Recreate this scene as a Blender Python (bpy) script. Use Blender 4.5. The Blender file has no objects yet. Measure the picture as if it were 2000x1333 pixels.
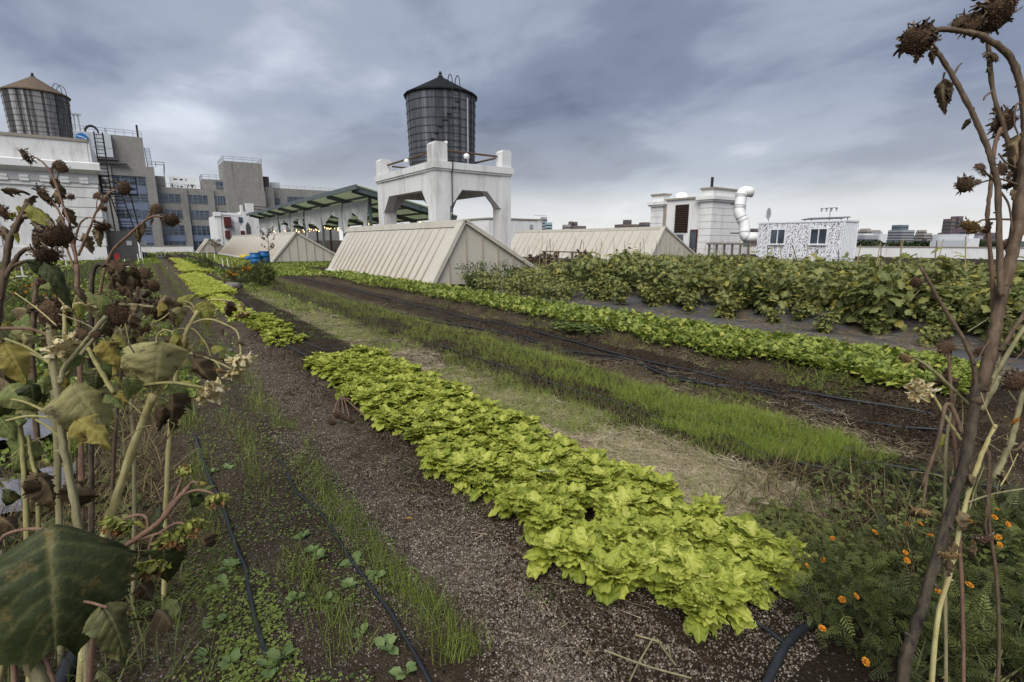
import bpy, math, random
import numpy as np
from mathutils import Vector
R = random.Random(7); NR = np.random.default_rng(7)
S = bpy.context.scene; COL = S.collection
PI = math.pi
# ---------------------------------------------------------------- camera maths (farm axes: Y along the rows, X to the right)
FOC, HC, YAW = 990.0, 1.65, math.radians(35.6)
PIT = math.atan((666.5-472)/FOC); CP, SP = math.cos(PIT), math.sin(PIT)
def ray(x, y):
    u = (x-1000)/FOC; v = (666.5-y)/FOC; fw = CP+v*SP; z = -SP+v*CP
    return np.array((fw*math.sin(YAW)+u*math.cos(YAW), fw*math.cos(YAW)-u*math.sin(YAW), z))
def at(x, y, d): return np.array((0, 0, HC))+ray(x, y)*d
def gnd(x, y, z=0.0):
    r = ray(x, y); return np.array((0, 0, HC))+r*((z-HC)/r[2])
def zof(y, X, Y):
    fw = X*math.sin(YAW)+Y*math.cos(YAW); v = (666.5-y)/FOC
    return HC+fw*(v*CP-SP)/(CP+v*SP)
def bear(x): return YAW+math.atan((x-1000)*CP/FOC)
def pxa(X, Y, Z):                                   # vectorised projection, only used to skip plants far outside the view
    fw = X*math.sin(YAW)+Y*math.cos(YAW); r = X*math.cos(YAW)-Y*math.sin(YAW); z = Z-HC
    D = fw*CP-z*SP; v = (fw*SP+z*CP)
    D = np.where(D < .05, .05, D)
    return 1000+FOC*r/D, 666.5-FOC*v/D, fw
cam = bpy.data.cameras.new('camera'); co = bpy.data.objects.new('camera', cam); COL.objects.link(co)
co.location = (0, 0, HC); co.rotation_euler = (PI/2-PIT, 0, -YAW)
cam.lens = FOC/2000*36; cam.sensor_width = 36; cam.clip_start = .05; cam.clip_end = 20000
S.camera = co

# ---------------------------------------------------------------- materials
def nt(name):
    m = bpy.data.materials.new(name); m.use_nodes = True
    n = m.node_tree; n.nodes.clear(); return m, n
def N(n, t, **k):
    o = n.nodes.new(t)
    for a, b in k.items():
        if a.startswith('i_'): o.inputs[a[2:].replace('_', ' ')].default_value = b
        else: setattr(o, a, b)
    return o
def ramp(n, stops, inp=None, interp='LINEAR'):
    r = n.nodes.new('ShaderNodeValToRGB'); e = r.color_ramp; e.interpolation = interp
    while len(e.elements) < len(stops): e.elements.new(.5)
    for q, (p, c) in zip(e.elements, stops):
        q.position = p; q.color = (*c, 1) if len(c) == 3 else c
    if inp is not None: n.links.new(inp, r.inputs[0])
    return r
def noise(n, scale, detail=4, rough=.55, vec=None, out='Fac', dist=0):
    t = N(n, 'ShaderNodeTexNoise'); t.inputs['Scale'].default_value = scale; t.inputs['Detail'].default_value = detail
    t.inputs['Roughness'].default_value = rough; t.inputs['Distortion'].default_value = dist
    if vec is not None: n.links.new(vec, t.inputs['Vector'])
    return t.outputs[out]
def math_(n, op, a, b=None, clamp=False):
    m = N(n, 'ShaderNodeMath', operation=op); m.use_clamp = clamp
    for i, v in enumerate((a, b)):
        if v is None: continue
        if isinstance(v, (int, float)): m.inputs[i].default_value = v
        else: n.links.new(v, m.inputs[i])
    return m.outputs[0]
def mixc(n, fac, a, b, bt='MIX'):
    m = N(n, 'ShaderNodeMix', data_type='RGBA', blend_type=bt)
    for k, v in ((0, fac), (6, a), (7, b)):
        if isinstance(v, (int, float)): m.inputs[k].default_value = v
        elif isinstance(v, tuple): m.inputs[k].default_value = (*v, 1)
        else: n.links.new(v, m.inputs[k])
    return m.outputs[2]
def finish(m, n, col, rough=.6, bump=None, bstr=.3, bdist=.02, spec=.3, metal=0., transl=0.):
    p = N(n, 'ShaderNodeBsdfPrincipled')
    if isinstance(col, tuple): p.inputs['Base Color'].default_value = (*col, 1)
    else: n.links.new(col, p.inputs['Base Color'])
    if isinstance(rough, (int, float)): p.inputs['Roughness'].default_value = rough
    else: n.links.new(rough, p.inputs['Roughness'])
    p.inputs['Specular IOR Level'].default_value = spec; p.inputs['Metallic'].default_value = metal
    if bump is not None:
        b = N(n, 'ShaderNodeBump'); b.inputs['Strength'].default_value = bstr; b.inputs['Distance'].default_value = bdist
        n.links.new(bump, b.inputs['Height']); n.links.new(b.outputs[0], p.inputs['Normal'])
    out = N(n, 'ShaderNodeOutputMaterial'); sh = p.outputs[0]
    if transl:
        t = N(n, 'ShaderNodeBsdfTranslucent')
        if isinstance(col, tuple): t.inputs[0].default_value = (*col, 1)
        else: n.links.new(col, t.inputs[0])
        mx = N(n, 'ShaderNodeMixShader'); mx.inputs[0].default_value = transl
        n.links.new(sh, mx.inputs[1]); n.links.new(t.outputs[0], mx.inputs[2]); sh = mx.outputs[0]
    n.links.new(sh, out.inputs[0]); return m
def ocoord(n): return N(n, 'ShaderNodeTexCoord').outputs['Object']
def plain(name, c, rough=.6, var=.25, scale=6., bstr=.15, spec=.3, metal=0., dirt=None, dscale=1.2):
    """painted / plain surface with mottling and optional stains"""
    m, n = nt(name); v = N(n, 'ShaderNodeNewGeometry').outputs['Position']
    f = noise(n, scale, 6, .65, v)
    a = tuple(x*(1-var) for x in c); b = tuple(min(1, x*(1+var*.6)) for x in c)
    cc = ramp(n, [(.3, a), (.7, b)], f).outputs[0]
    if dirt:
        mp = N(n, 'ShaderNodeMapping'); mp.inputs['Scale'].default_value = (1, 1, .25); n.links.new(v, mp.inputs[0])
        d = ramp(n, [(.52, (0, 0, 0)), (.72, (1, 1, 1))], noise(n, dscale, 7, .7, mp.outputs[0])).outputs[0]
        cc = mixc(n, math_(n, 'MULTIPLY', d, .75), cc, dirt)
    return finish(m, n, cc, rough, f, bstr, .01, spec, metal)
def leafmat(name, stops, transl=.3, rough=.5, spec=.3, spots=None, orand=.0, nscale=40., mott=.3):
    """leaves: colour from the per-leaf attribute 'var', with veiny mottling and optional dead spots"""
    m, n = nt(name); at_ = N(n, 'ShaderNodeAttribute', attribute_name='var'); f = at_.outputs['Fac']
    v = N(n, 'ShaderNodeNewGeometry').outputs['Position']
    ns = noise(n, nscale, 3, .6, v)
    f = math_(n, 'ADD', f, math_(n, 'MULTIPLY', math_(n, 'SUBTRACT', ns, .5), .35))
    if orand:
        oi = N(n, 'ShaderNodeObjectInfo').outputs['Random']
        f = math_(n, 'ADD', f, math_(n, 'MULTIPLY', math_(n, 'SUBTRACT', oi, .5), orand))
    f = math_(n, 'ADD', f, math_(n, 'MULTIPLY', math_(n, 'SUBTRACT', noise(n, nscale*.22, 4, .65, v), .5), mott))
    c = ramp(n, stops, f).outputs[0]
    if spots:
        k = ramp(n, [(.56, (0, 0, 0)), (.66, (1, 1, 1))], noise(n, spots[1], 5, .7, v)).outputs[0]
        c = mixc(n, k, c, spots[0])
    return finish(m, n, c, rough, ns, .45, .006, spec, 0, transl)

# ---------------------------------------------------------------- objects
OFF = {}
def put(o, parent=None, label=None, cat=None, group=None, kind=None):
    if parent is not None: o.parent = parent
    if label: o['label'] = label
    if cat: o['category'] = cat
    if group: o['group'] = group
    if kind: o['kind'] = kind
    return o
def thing(name, label, cat, loc=(0, 0, 0), group=None):
    o = bpy.data.objects.new(name, None); COL.objects.link(o); o.location = loc; o.empty_display_size = .1
    OFF[o.name] = np.array(loc, float)
    return put(o, None, label, cat, group)
class B:
    """collects geometry and links it as ONE mesh object"""
    def __init__(s): s.V = []; s.n = 0; s.P = []; s.var = []
    def add(s, V, F, var=.5, mi=0):
        V = np.asarray(V, float).reshape(-1, 3); by = {}
        for f in F: by.setdefault(len(f), []).append(f)
        for k, fs in by.items(): s.P.append((np.asarray(fs, np.int64)+s.n, mi))
        s.V.append(V); s.var.append(np.broadcast_to(np.asarray(var, float), (len(V),))); s.n += len(V); return s
    def inst(s, T, M, P, var, mi=0):
        """copies of template T=(verts,[faces arrays]) placed by matrices M (n,3,3) and points P (n,3)"""
        V, polys = T[0], T[1]; n = len(P); k = len(V)
        if n == 0: return s
        dv = T[2] if len(T) > 2 else np.zeros(k)
        VV = np.einsum('nij,kj->nki', M, V)+P[:, None, :]
        for pa in polys:
            s.P.append(((pa[None]+(np.arange(n)*k)[:, None, None]).reshape(-1, pa.shape[1])+s.n, mi))
        s.V.append(VV.reshape(-1, 3)); s.var.append((np.broadcast_to(var, (n,))[:, None]+dv[None]).ravel()); s.n += n*k; return s
    def box(s, x0, x1, y0, y1, z0, z1, var=.5, mi=0):
        V = [(x, y, z) for z in (z0, z1) for y in (y0, y1) for x in (x0, x1)]
        return s.add(V, [(0, 2, 3, 1), (4, 5, 7, 6), (0, 1, 5, 4), (2, 6, 7, 3), (0, 4, 6, 2), (1, 3, 7, 5)], var, mi)
    def obox(s, c, ax, ay, az, hx, hy, hz, var=.5, mi=0):
        c, ax, ay, az = (np.asarray(q, float) for q in (c, ax, ay, az))
        V = [c+ax*hx*i+ay*hy*j+az*hz*k for k in (-1, 1) for j in (-1, 1) for i in (-1, 1)]
        return s.add(V, [(0, 2, 3, 1), (4, 5, 7, 6), (0, 1, 5, 4), (2, 6, 7, 3), (0, 4, 6, 2), (1, 3, 7, 5)], var, mi)
    def bar(s, a, b, w, h=None, var=.5, mi=0):
        a = np.asarray(a, float); b = np.asarray(b, float); d = b-a; L = np.linalg.norm(d); d = d/L
        u = np.cross(d, (0, 0, 1)); u = np.array((1, 0, 0)) if np.linalg.norm(u) < 1e-4 else u/np.linalg.norm(u)
        return s.obox((a+b)/2, u, d, np.cross(u, d), w/2, L/2, (h or w)/2, var, mi)
    def tube(s, pts, r, n=8, var=.5, mi=0, cap=True, rib=0.):
        P = np.asarray(pts, float); k = len(P); r = np.broadcast_to(np.asarray(r, float), (k,))
        T = np.gradient(P, axis=0); T /= np.linalg.norm(T, axis=1)[:, None]+1e-9
        u = np.cross(T[0], (0.31, .2, .93)); u /= np.linalg.norm(u); V = []; a = np.arange(n)*2*PI/n
        for i in range(k):
            u = u-T[i]*np.dot(u, T[i]); u /= np.linalg.norm(u)+1e-9; w = np.cross(T[i], u)
            V.append(P[i]+r[i]*((1+rib*np.cos(a*5+i*.12))[:, None]*(np.cos(a)[:, None]*u+np.sin(a)[:, None]*w)))
        F = [(i*n+j, i*n+(j+1) % n, (i+1)*n+(j+1) % n, (i+1)*n+j) for i in range(k-1) for j in range(n)]
        if cap: F += [tuple(range(n-1, -1, -1)), tuple((k-1)*n+j for j in range(n))]
        return s.add(np.concatenate(V), F, var, mi)
    def lathe(s, prof, c, n=24, var=.5, mi=0, a0=0, cap=True):
        V = [(c[0]+r*math.cos(a0+2*PI*j/n), c[1]+r*math.sin(a0+2*PI*j/n), c[2]+z) for r, z in prof for j in range(n)]
        F = [(i*n+j, i*n+(j+1) % n, (i+1)*n+(j+1) % n, (i+1)*n+j) for i in range(len(prof)-1) for j in range(n)]
        if cap: F += [tuple(range(n-1, -1, -1)), tuple((len(prof)-1)*n+j for j in range(n))]
        return s.add(V, F, var, mi)
    def prism(s, poly, f0, f1, var=.5, mi=0):
        """poly: 2-D points; f0/f1 map a 2-D point to the 3-D front/back point"""
        n = len(poly); V = [f0(*p) for p in poly]+[f1(*p) for p in poly]
        F = [tuple(range(n)), tuple(range(2*n-1, n-1, -1))]+[(i, i+n, (i+1) % n+n, (i+1) % n) for i in range(n)]
        return s.add(V, F, var, mi)
    def build(s, name, mats, parent=None, label=None, cat=None, group=None, kind=None, smooth=False, origin=None):
        V = np.concatenate(s.V); var = np.concatenate(s.var)
        o_ = np.zeros(3)
        if parent is not None: o_ = OFF[parent.name]
        elif origin is not None: o_ = np.asarray(origin, float)
        elif kind is None: o_ = np.array((*(V[:, :2].min(0)+V[:, :2].max(0))/2, V[:, 2].min()))
        V = V-o_
        me = bpy.data.meshes.new(name); me.vertices.add(len(V)); me.vertices.foreach_set('co', V.astype(np.float32).ravel())
        lens = np.concatenate([np.full(len(p), p.shape[1]) for p, _ in s.P]); mi = np.concatenate([np.full(len(p), m) for p, m in s.P])
        loops = np.concatenate([p.ravel() for p, _ in s.P])
        me.loops.add(len(loops)); me.loops.foreach_set('vertex_index', loops.astype(np.int32))
        me.polygons.add(len(lens)); st = np.concatenate(([0], np.cumsum(lens)[:-1]))
        me.polygons.foreach_set('loop_start', st.astype(np.int32))
        me.polygons.foreach_set('material_index', mi.astype(np.int32))
        me.polygons.foreach_set('use_smooth', np.full(len(lens), bool(smooth)))
        a = me.attributes.new('var', 'FLOAT', 'POINT'); a.data.foreach_set('value', var.astype(np.float32))
        for m in (mats if isinstance(mats, (list, tuple)) else [mats]): me.materials.append(m)
        me.update(calc_edges=True)
        o = bpy.data.objects.new(name, me); COL.objects.link(o); OFF[o.name] = o_
        if parent is None: o.location = o_
        return put(o, parent, label, cat, group, kind)
def copy_tree(o, loc, rz=0, sc=1., label=None, parent=None):
    c = o.copy(); COL.objects.link(c)
    if parent is None:
        c.location = loc; c.rotation_euler = (0, 0, rz); c.scale = (sc, sc, sc)
        if label: c['label'] = label
    else: c.parent = parent
    for ch in o.children: copy_tree(ch, None, parent=c)
    return c
# ---------------------------------------------------------------- orientation and leaf templates
def rotm(az, el, rl):
    """local +Y is raised by el, rolled by rl about itself, then turned by az about Z"""
    az, el, rl = np.broadcast_arrays(*(np.asarray(q, float) for q in (az, el, rl)))
    az, el, rl = (np.atleast_1d(q) for q in (az, el, rl))
    def mat(r): return np.array(r).transpose(2, 0, 1)
    o, z = np.ones_like(az), np.zeros_like(az)
    Rz = mat([[np.cos(az), -np.sin(az), z], [np.sin(az), np.cos(az), z], [z, z, o]])
    Rx = mat([[o, z, z], [z, np.cos(el), -np.sin(el)], [z, np.sin(el), np.cos(el)]])
    Ry = mat([[np.cos(rl), z, np.sin(rl)], [z, o, z], [-np.sin(rl), z, np.cos(rl)]])
    return Rz@Rx@Ry
def leaf(L, W, prof, nu=4, nv=6, bend=.3, cup=.1, ruff=0., jag=0., petiole=0., seed=0, fold=0., lobes=0, vein=0., freq=13):
    """leaf blade along +Y with outline prof(v), drooping by bend, margins ruffled by ruff and toothed by jag;
    the third item tints the midrib and side veins (vein > 0)"""
    r = np.random.default_rng(seed); V = []; dv = []; ph = r.uniform(0, 6, 6)
    tipr = .06 if prof is obov else 0
    for j in range(nv+1):
        v = j/nv if prof is not obov else math.sin(PI/2*j/nv)**1.1; w = prof(v)*W/2*(1+(.095*math.sin(v*23+ph[5])*v if prof is obov else 0)); tj = 1+jag*.9*(1 if j % 2 else -1)*(0 < j < nv)
        if lobes: w *= 1+.22*math.cos(2*PI*lobes*v+ph[0]*.2)
        wl = w*(tj+jag*r.uniform(-.6, .6)); wr = w*(tj+jag*r.uniform(-.6, .6))
        for i in range(nu+1):
            s = 2*i/nu-1; a = abs(s); x = s*((wl if s < 0 else wr)*a+w*(1-a))
            q = (v*7-a*1.5+.25) % 1; fn_ = .5 if nu > 20 else 1; rib = math.exp(-((q-.5)/(.16*(.7 if nu > 20 else 1)))**2)*(a > .06)*(1-a*.5)+1.6*math.exp(-(a/(.1*fn_))**2)
            z = -bend*L*v*v+cup*W*(s*s)-fold*abs(x)
            z += ruff*L*(a**1.5)*math.sin(v*freq+ph[1]+(0 if s < 0 else ph[2]))+ruff*.35*L*math.sin(s*4+v*6+ph[3])+ruff*.5*L*a*a*math.sin(v*freq*2.3+ph[4]+s*2)-vein*.05*L*rib*.5
            V.append((x+(jag*.12*W*r.uniform(-1, 1) if 0 < v < 1 else 0), L*(v-tipr*v**5*s*s+(.035*v*v*math.sin(s*7+ph[4]) if tipr else 0))*math.cos(bend*v*.7)+petiole, z)); dv.append(vein*rib*.5)
    V = np.array(V); q = np.array([(j*(nu+1)+i, j*(nu+1)+i+1, (j+1)*(nu+1)+i+1, (j+1)*(nu+1)+i) for j in range(nv) for i in range(nu)])
    return V, [q], np.array(dv)
def addpet(T, w):
    """adds a narrow petiole from the origin to the blade base"""
    V, ps, dv = T; y = V[:, 1].min(); zz = V[np.argmin(V[:, 1]), 2]; k = len(V)
    V2 = np.array([(-w, 0, 0), (w, 0, 0), (w, y*1.05, zz), (-w, y*1.05, zz)])
    return np.concatenate((V, V2)), ps+[np.array([(k, k+1, k+2, k+3)])], np.concatenate((dv, np.full(4, dv.max())))
ov = lambda v: max(.02, math.sin(PI*min(1, v**.8))**.75)              # oval
def obov(v):                                        # spoon: narrow stalk end, broad rounded tip
    if v < .58: q = v/.58; return .13+.87*q*q*(3-2*q)
    return max(.10, math.sqrt(max(0, 1-((v-.58)/.424)**2)))
heart = lambda v: max(.02, (min(1, (v/.16)**.5) if v < .16 else (1-((v-.16)/.84)**1.5)))
def blade(L, w, bend): 
    V = np.array([(-w, 0, 0), (w, 0, 0), (w*.8, L*.5, bend*.25*L), (-w*.8, L*.5, bend*.25*L), (0, L, bend*L)])
    return V, [np.array([(0, 1, 2, 3)]), np.array([(3, 2, 4)])]
# smooth value noise for the soil
_tab = NR.random((64, 64))
def vnoise(x, y):
    xi = np.floor(x).astype(int); yi = np.floor(y).astype(int); fx = x-xi; fy = y-yi; fx = fx*fx*(3-2*fx); fy = fy*fy*(3-2*fy)
    g = lambda a, b: _tab[a % 64, b % 64]
    return (g(xi, yi)*(1-fx)+g(xi+1, yi)*fx)*(1-fy)+(g(xi, yi+1)*(1-fx)+g(xi+1, yi+1)*fx)*fy
def bumpf(x, a, b, s=.12): return 1/(1+np.exp(-(x-a)/(s*.35)))*1/(1+np.exp((x-b)/(s*.35)))
def hgt(X, Y):
    X = np.asarray(X, float); Y = np.asarray(Y, float)
    h = .05*bumpf(X, 1.55, 2.55)+.05*bumpf(X, 3.25, 4.5)+.03*bumpf(X, 4.7, 5.9, .2)+.15*bumpf(X, 6.15, 8.0, .2)*(Y < 24)+.03*bumpf(X, -.1, .9, .2)
    h = h+.16*bumpf(X, 10.45, 14, .2)*(Y < 20)
    near = np.clip(1.6-np.hypot(X-2, Y)/14, .15, 1)
    clod = np.where((X > 4.5) & (X < 6.3), 1.8, 1.)*np.where((X > 8.3) & (X < 11.2), .3, 1)
    h = h+clod*near*(.05*(vnoise(X*2.1, Y*2.1)-.5)+.03*(vnoise(X*6+9, Y*6)-.5)+.018*(vnoise(X*17, Y*17+4)-.5)+.014*(vnoise(X*37+2, Y*37)-.5))
    h = h+.022*np.sin(X*2*PI/.3+.5*np.sin(Y*.7))*bumpf(X, 4.75, 5.95, .2)*(Y < 26)
    return h-.02*bumpf(X, .95, 1.5, .3)
EXPO = 0.92; SUNE = 2.1; SUNANG = 48; SKYSTR = .83
HORIZON = (.60, .60, .585)
SKYRAMP = [(.30, (.078, .095, .143)), (.48, (.15, .178, .245)), (.63, (.245, .28, .352)), (.84, (.465, .505, .572))]
SKYBLOBS = [(640, 125, 60, .22), (620, 235, 120, -.17), (60, 60, 14, .03), (1080, 290, 60, -.10), (1850, 200, 30, -.04), (1300, 120, 40, -.05), (1500, 370, 50, .08), (1150, 380, 80, .08), (1500, 60, 40, .03)]
# ---------------------------------------------------------------- sky and light
w = bpy.data.worlds.new('World'); S.world = w; w.use_nodes = True; n = w.node_tree; n.nodes.clear()
SUN_EL, SUN_AZ = math.radians(50), math.radians(234)     # azimuth clockwise from +Y: behind the camera, slightly left
d = N(n, 'ShaderNodeTexCoord').outputs['Generated']
sx = N(n, 'ShaderNodeSeparateXYZ'); n.links.new(d, sx.inputs[0]); zc = sx.outputs['Z']
zz = math_(n, 'ADD', math_(n, 'MAXIMUM', zc, 0.0), .22)
cx = N(n, 'ShaderNodeCombineXYZ')
n.links.new(math_(n, 'DIVIDE', sx.outputs['X'], zz), cx.inputs[0]); n.links.new(math_(n, 'DIVIDE', sx.outputs['Y'], zz), cx.inputs[1])
def fb(sc, off, det=5, rg=.5, stretch=(1, 1, 1), rot=0, dist=.3):
    mp = N(n, 'ShaderNodeMapping'); mp.inputs['Location'].default_value = off; mp.inputs['Scale'].default_value = stretch; mp.inputs['Rotation'].default_value = (0, 0, rot)
    n.links.new(cx.outputs[0], mp.inputs[0]); return noise(n, sc, det, rg, mp.outputs[0], dist=dist)
n1 = fb(.85, (3.1, 1.7, 0), 6, .5, (1, .85, 1), YAW, .35); n2 = fb(2.0, (8.2, 4.4, 2), 5, .5, (1, .8, 1), YAW, .3)
n3 = fb(3.4, (1.2, 7.4, 5), 6, .52, (1, .8, 1), YAW, .5)
f = math_(n, 'ADD', math_(n, 'ADD', math_(n, 'MULTIPLY', n1, .72), math_(n, 'MULTIPLY', n2, .40)), math_(n, 'MULTIPLY', math_(n, 'SUBTRACT', n3, .5), .22))
def blob(x, y, wx, amp):
    r = ray(x, y); r = r/np.linalg.norm(r)
    vd = N(n, 'ShaderNodeVectorMath', operation='DOT_PRODUCT'); vd.inputs[1].default_value = tuple(r); n.links.new(d, vd.inputs[0])
    e = math_(n, 'POWER', math_(n, 'MAXIMUM', vd.outputs['Value'], .0), wx)
    return math_(n, 'MULTIPLY', e, amp)
for q in SKYBLOBS: f = math_(n, 'ADD', f, blob(*q))
cl = ramp(n, SKYRAMP, f, 'EASE')
hz = ramp(n, [(0, (1, 1, 1)), (.045, (.8, .8, .8)), (.13, (.22, .22, .22)), (.24, (0, 0, 0))], zc, 'EASE')
cc = mixc(n, math_(n, 'MULTIPLY', hz.outputs[0], .92), cl.outputs[0], HORIZON)
b1 = N(n, 'ShaderNodeBackground'); n.links.new(cc, b1.inputs[0]); b1.inputs[1].default_value = SKYSTR
ns = N(n, 'ShaderNodeTexSky', sky_type='NISHITA'); ns.sun_disc = False; ns.sun_elevation = SUN_EL; ns.sun_rotation = SUN_AZ
b2 = N(n, 'ShaderNodeBackground'); n.links.new(ns.outputs[0], b2.inputs[0]); b2.inputs[1].default_value = .05
mx = N(n, 'ShaderNodeMixShader'); mx.inputs[0].default_value = .94
n.links.new(b2.outputs[0], mx.inputs[1]); n.links.new(b1.outputs[0], mx.inputs[2])
wo = N(n, 'ShaderNodeOutputWorld'); n.links.new(mx.outputs[0], wo.inputs[0])
sl = bpy.data.lights.new('sun', 'SUN'); so = bpy.data.objects.new('sun', sl); COL.objects.link(so)
sl.energy = SUNE; sl.angle = math.radians(SUNANG); sl.color = (1, .965, .91)
dv = Vector((math.sin(SUN_AZ)*math.cos(SUN_EL), math.cos(SUN_AZ)*math.cos(SUN_EL), math.sin(SUN_EL)))
so.rotation_euler = dv.to_track_quat('Z', 'Y').to_euler(); so.location = (0, -10, 40)
S.view_settings.view_transform = 'Standard'; S.view_settings.look = 'None'; S.view_settings.gamma = 1; S.view_settings.exposure = EXPO
S.cycles.max_bounces = 6; S.cycles.diffuse_bounces = 3; S.cycles.transparent_max_bounces = 8
try: S.cycles.use_denoising = True
except Exception: pass

# ---------------------------------------------------------------- soil, path, city floor
m, n = nt('soil'); v = N(n, 'ShaderNodeNewGeometry').outputs['Position']
sp = N(n, 'ShaderNodeSeparateXYZ'); n.links.new(v, sp.inputs[0]); gx, gy = sp.outputs['X'], sp.outputs['Y']
wob = math_(n, 'MULTIPLY', math_(n, 'SUBTRACT', noise(n, 1.3, 5, .65, v), .5), .9)
gxw = math_(n, 'ADD', gx, wob)
def band(a, b, s=.15):
    u = N(n, 'ShaderNodeMapRange', interpolation_type='SMOOTHSTEP'); u.inputs[1].default_value = a-s; u.inputs[2].default_value = a+s; n.links.new(gxw, u.inputs[0])
    k = N(n, 'ShaderNodeMapRange', interpolation_type='SMOOTHSTEP'); k.inputs[1].default_value = b-s; k.inputs[2].default_value = b+s; n.links.new(gxw, k.inputs[0])
    return math_(n, 'SUBTRACT', u.outputs[0], k.outputs[0], True)
fine = noise(n, 60, 6, .75, v); big = noise(n, 2.2, 6, .65, v)
base = ramp(n, [(.25, (.016, .0104, .0064)), (.5, (.038, .0255, .0148)), (.75, (.098, .068, .040))], math_(n, 'ADD', math_(n, 'MULTIPLY', fine, .65), math_(n, 'MULTIPLY', big, .35))).outputs[0]
grav = ramp(n, [(.25, (.042, .031, .021)), (.5, (.13, .10, .068)), (.75, (.31, .25, .175))], math_(n, 'ADD', math_(n, 'MULTIPLY', fine, .7), math_(n, 'MULTIPLY', big, .3))).outputs[0]
straw = ramp(n, [(.25, (.05, .036, .02)), (.5, (.15, .115, .065)), (.75, (.3, .24, .14))], fine).outputs[0]
moss = ramp(n, [(.3, (.02, .024, .008)), (.7, (.07, .085, .025))], fine).outputs[0]
gm = ramp(n, [(.36, (.35, .35, .35)), (.6, (1, 1, 1))], noise(n, 3.6, 5, .7, v)).outputs[0]
c = mixc(n, math_(n, 'MULTIPLY', math_(n, 'MULTIPLY', band(.8, 1.5, .22), .95), gm), base, grav)
c = mixc(n, math_(n, 'MULTIPLY', band(-.3, .7), .5), c, grav)
c = mixc(n, math_(n, 'MULTIPLY', band(3.2, 6.2, .3), .08), c, grav)
c = mixc(n, math_(n, 'MULTIPLY', band(2.62, 3.2), .62), c, straw)
c = mixc(n, math_(n, 'MULTIPLY', band(4.5, 4.95, .2), .45), c, straw)
c = mixc(n, math_(n, 'MULTIPLY', band(5.95, 6.25, .1), .35), c, straw)
c = mixc(n, math_(n, 'MULTIPLY', band(7.5, 8.4, .2), .5), c, moss)
c = mixc(n, math_(n, 'MULTIPLY', band(-3, -.5, .3), .4), c, moss)
vo = N(n, 'ShaderNodeTexVoronoi'); vo.inputs['Scale'].default_value = 95; n.links.new(v, vo.inputs['Vector'])
vs = N(n, 'ShaderNodeSeparateColor'); n.links.new(vo.outputs['Color'], vs.inputs[0])
spk = math_(n, 'MULTIPLY', math_(n, 'GREATER_THAN', vs.outputs[0], .88), math_(n, 'LESS_THAN', vo.outputs['Distance'], .42))
spk = math_(n, 'MULTIPLY', spk, math_(n, 'GREATER_THAN', noise(n, 3.1, 4, .6, v), .44))
c = mixc(n, math_(n, 'MULTIPLY', spk, .8), c, ramp(n, [(0, (.12, .1, .075)), (1, (.5, .47, .42))], vs.outputs[1]).outputs[0])
hb = math_(n, 'ADD', math_(n, 'MULTIPLY', fine, 1.), math_(n, 'MULTIPLY', vo.outputs['Distance'], -.5))
M_SOIL = finish(m, n, c, .95, hb, 1., .035, .15)
xs = np.concatenate((np.arange(-30, -3, .9), np.arange(-3, -.4, .12), np.arange(-.4, 3.4, .028), np.arange(3.4, 7.8, .05), np.arange(7.8, 14.5, .15), np.arange(14.5, 66.6, 1.1)))
ys = np.concatenate((np.arange(-6, -1, .4), np.arange(-1, .4, .12), np.arange(.4, 5, .028), np.arange(5, 9, .055), np.arange(9, 16, .1), np.arange(16, 30, .3), np.arange(30, 94, 1.)))
GX, GY = np.meshgrid(xs, ys); V = np.stack((GX, GY, hgt(GX, GY)), -1).reshape(-1, 3); nx, ny = len(xs), len(ys)
i = (np.arange(ny-1)[:, None]*nx+np.arange(nx-1)[None]).ravel()
b = B(); b.V.append(V); b.n = len(V); b.var.append(np.full(len(V), .5)); b.P.append((np.stack((i, i+1, i+nx+1, i+nx), 1), 0))
b.build('ground', M_SOIL, kind='structure', smooth=True)
M_CITY = plain('city_floor', (.09, .095, .085), .9, .4, .01)
b = B(); b.add([(-9000, -9000, -31), (9000, -9000, -31), (9000, 9000, -31), (-9000, 9000, -31)], [(0, 1, 2, 3)]); b.build('city_ground', M_CITY, kind='structure')
M_CONC = plain('concrete_weathered', (.265, .255, .235), .85, .18, 1.3, .1, dirt=(.13, .125, .115), dscale=.25)
b = B(); b.box(-29.5, 66.2, -5.5, 93, -30.5, -.5); b.build('roof_slab', M_CONC, kind='structure')
# woven black weed barrier between the salad row and the aubergines
m, n = nt('weed_barrier'); v = N(n, 'ShaderNodeNewGeometry').outputs['Position']
wv = N(n, 'ShaderNodeTexWave', wave_type='BANDS', bands_direction='X'); wv.inputs['Scale'].default_value = 14; n.links.new(v, wv.inputs['Vector'])
dd = ramp(n, [(.47, (0, 0, 0)), (.60, (1, 1, 1))], noise(n, 2.3, 7, .72, v)).outputs[0]
c = mixc(n, dd, mixc(n, noise(n, 3, 4, .6, v), (.05, .053, .06), (.095, .1, .11)), mixc(n, noise(n, 60, 4, .7, v), (.05, .036, .025), (.17, .13, .085)))
M_FAB = finish(m, n, c, .62, math_(n, 'ADD', wv.outputs['Fac'], noise(n, 5, 4, .6, v)), .25, .02, .4)
xs = np.arange(8.35, 12.3, .12); ys = np.arange(-.5, 17.5, .15); GX, GY = np.meshgrid(xs, ys)
V = np.stack((GX, GY, hgt(GX, GY)+.012+.02*vnoise(GX*3, GY*1.2+3)), -1).reshape(-1, 3); nx, ny = len(xs), len(ys)
i = (np.arange(ny-1)[:, None]*nx+np.arange(nx-1)[None]).ravel()
b = B(); b.V.append(V); b.n = len(V); b.var.append(np.full(len(V), .5)); b.P.append((np.stack((i, i+1, i+nx+1, i+nx), 1), 0))
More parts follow.
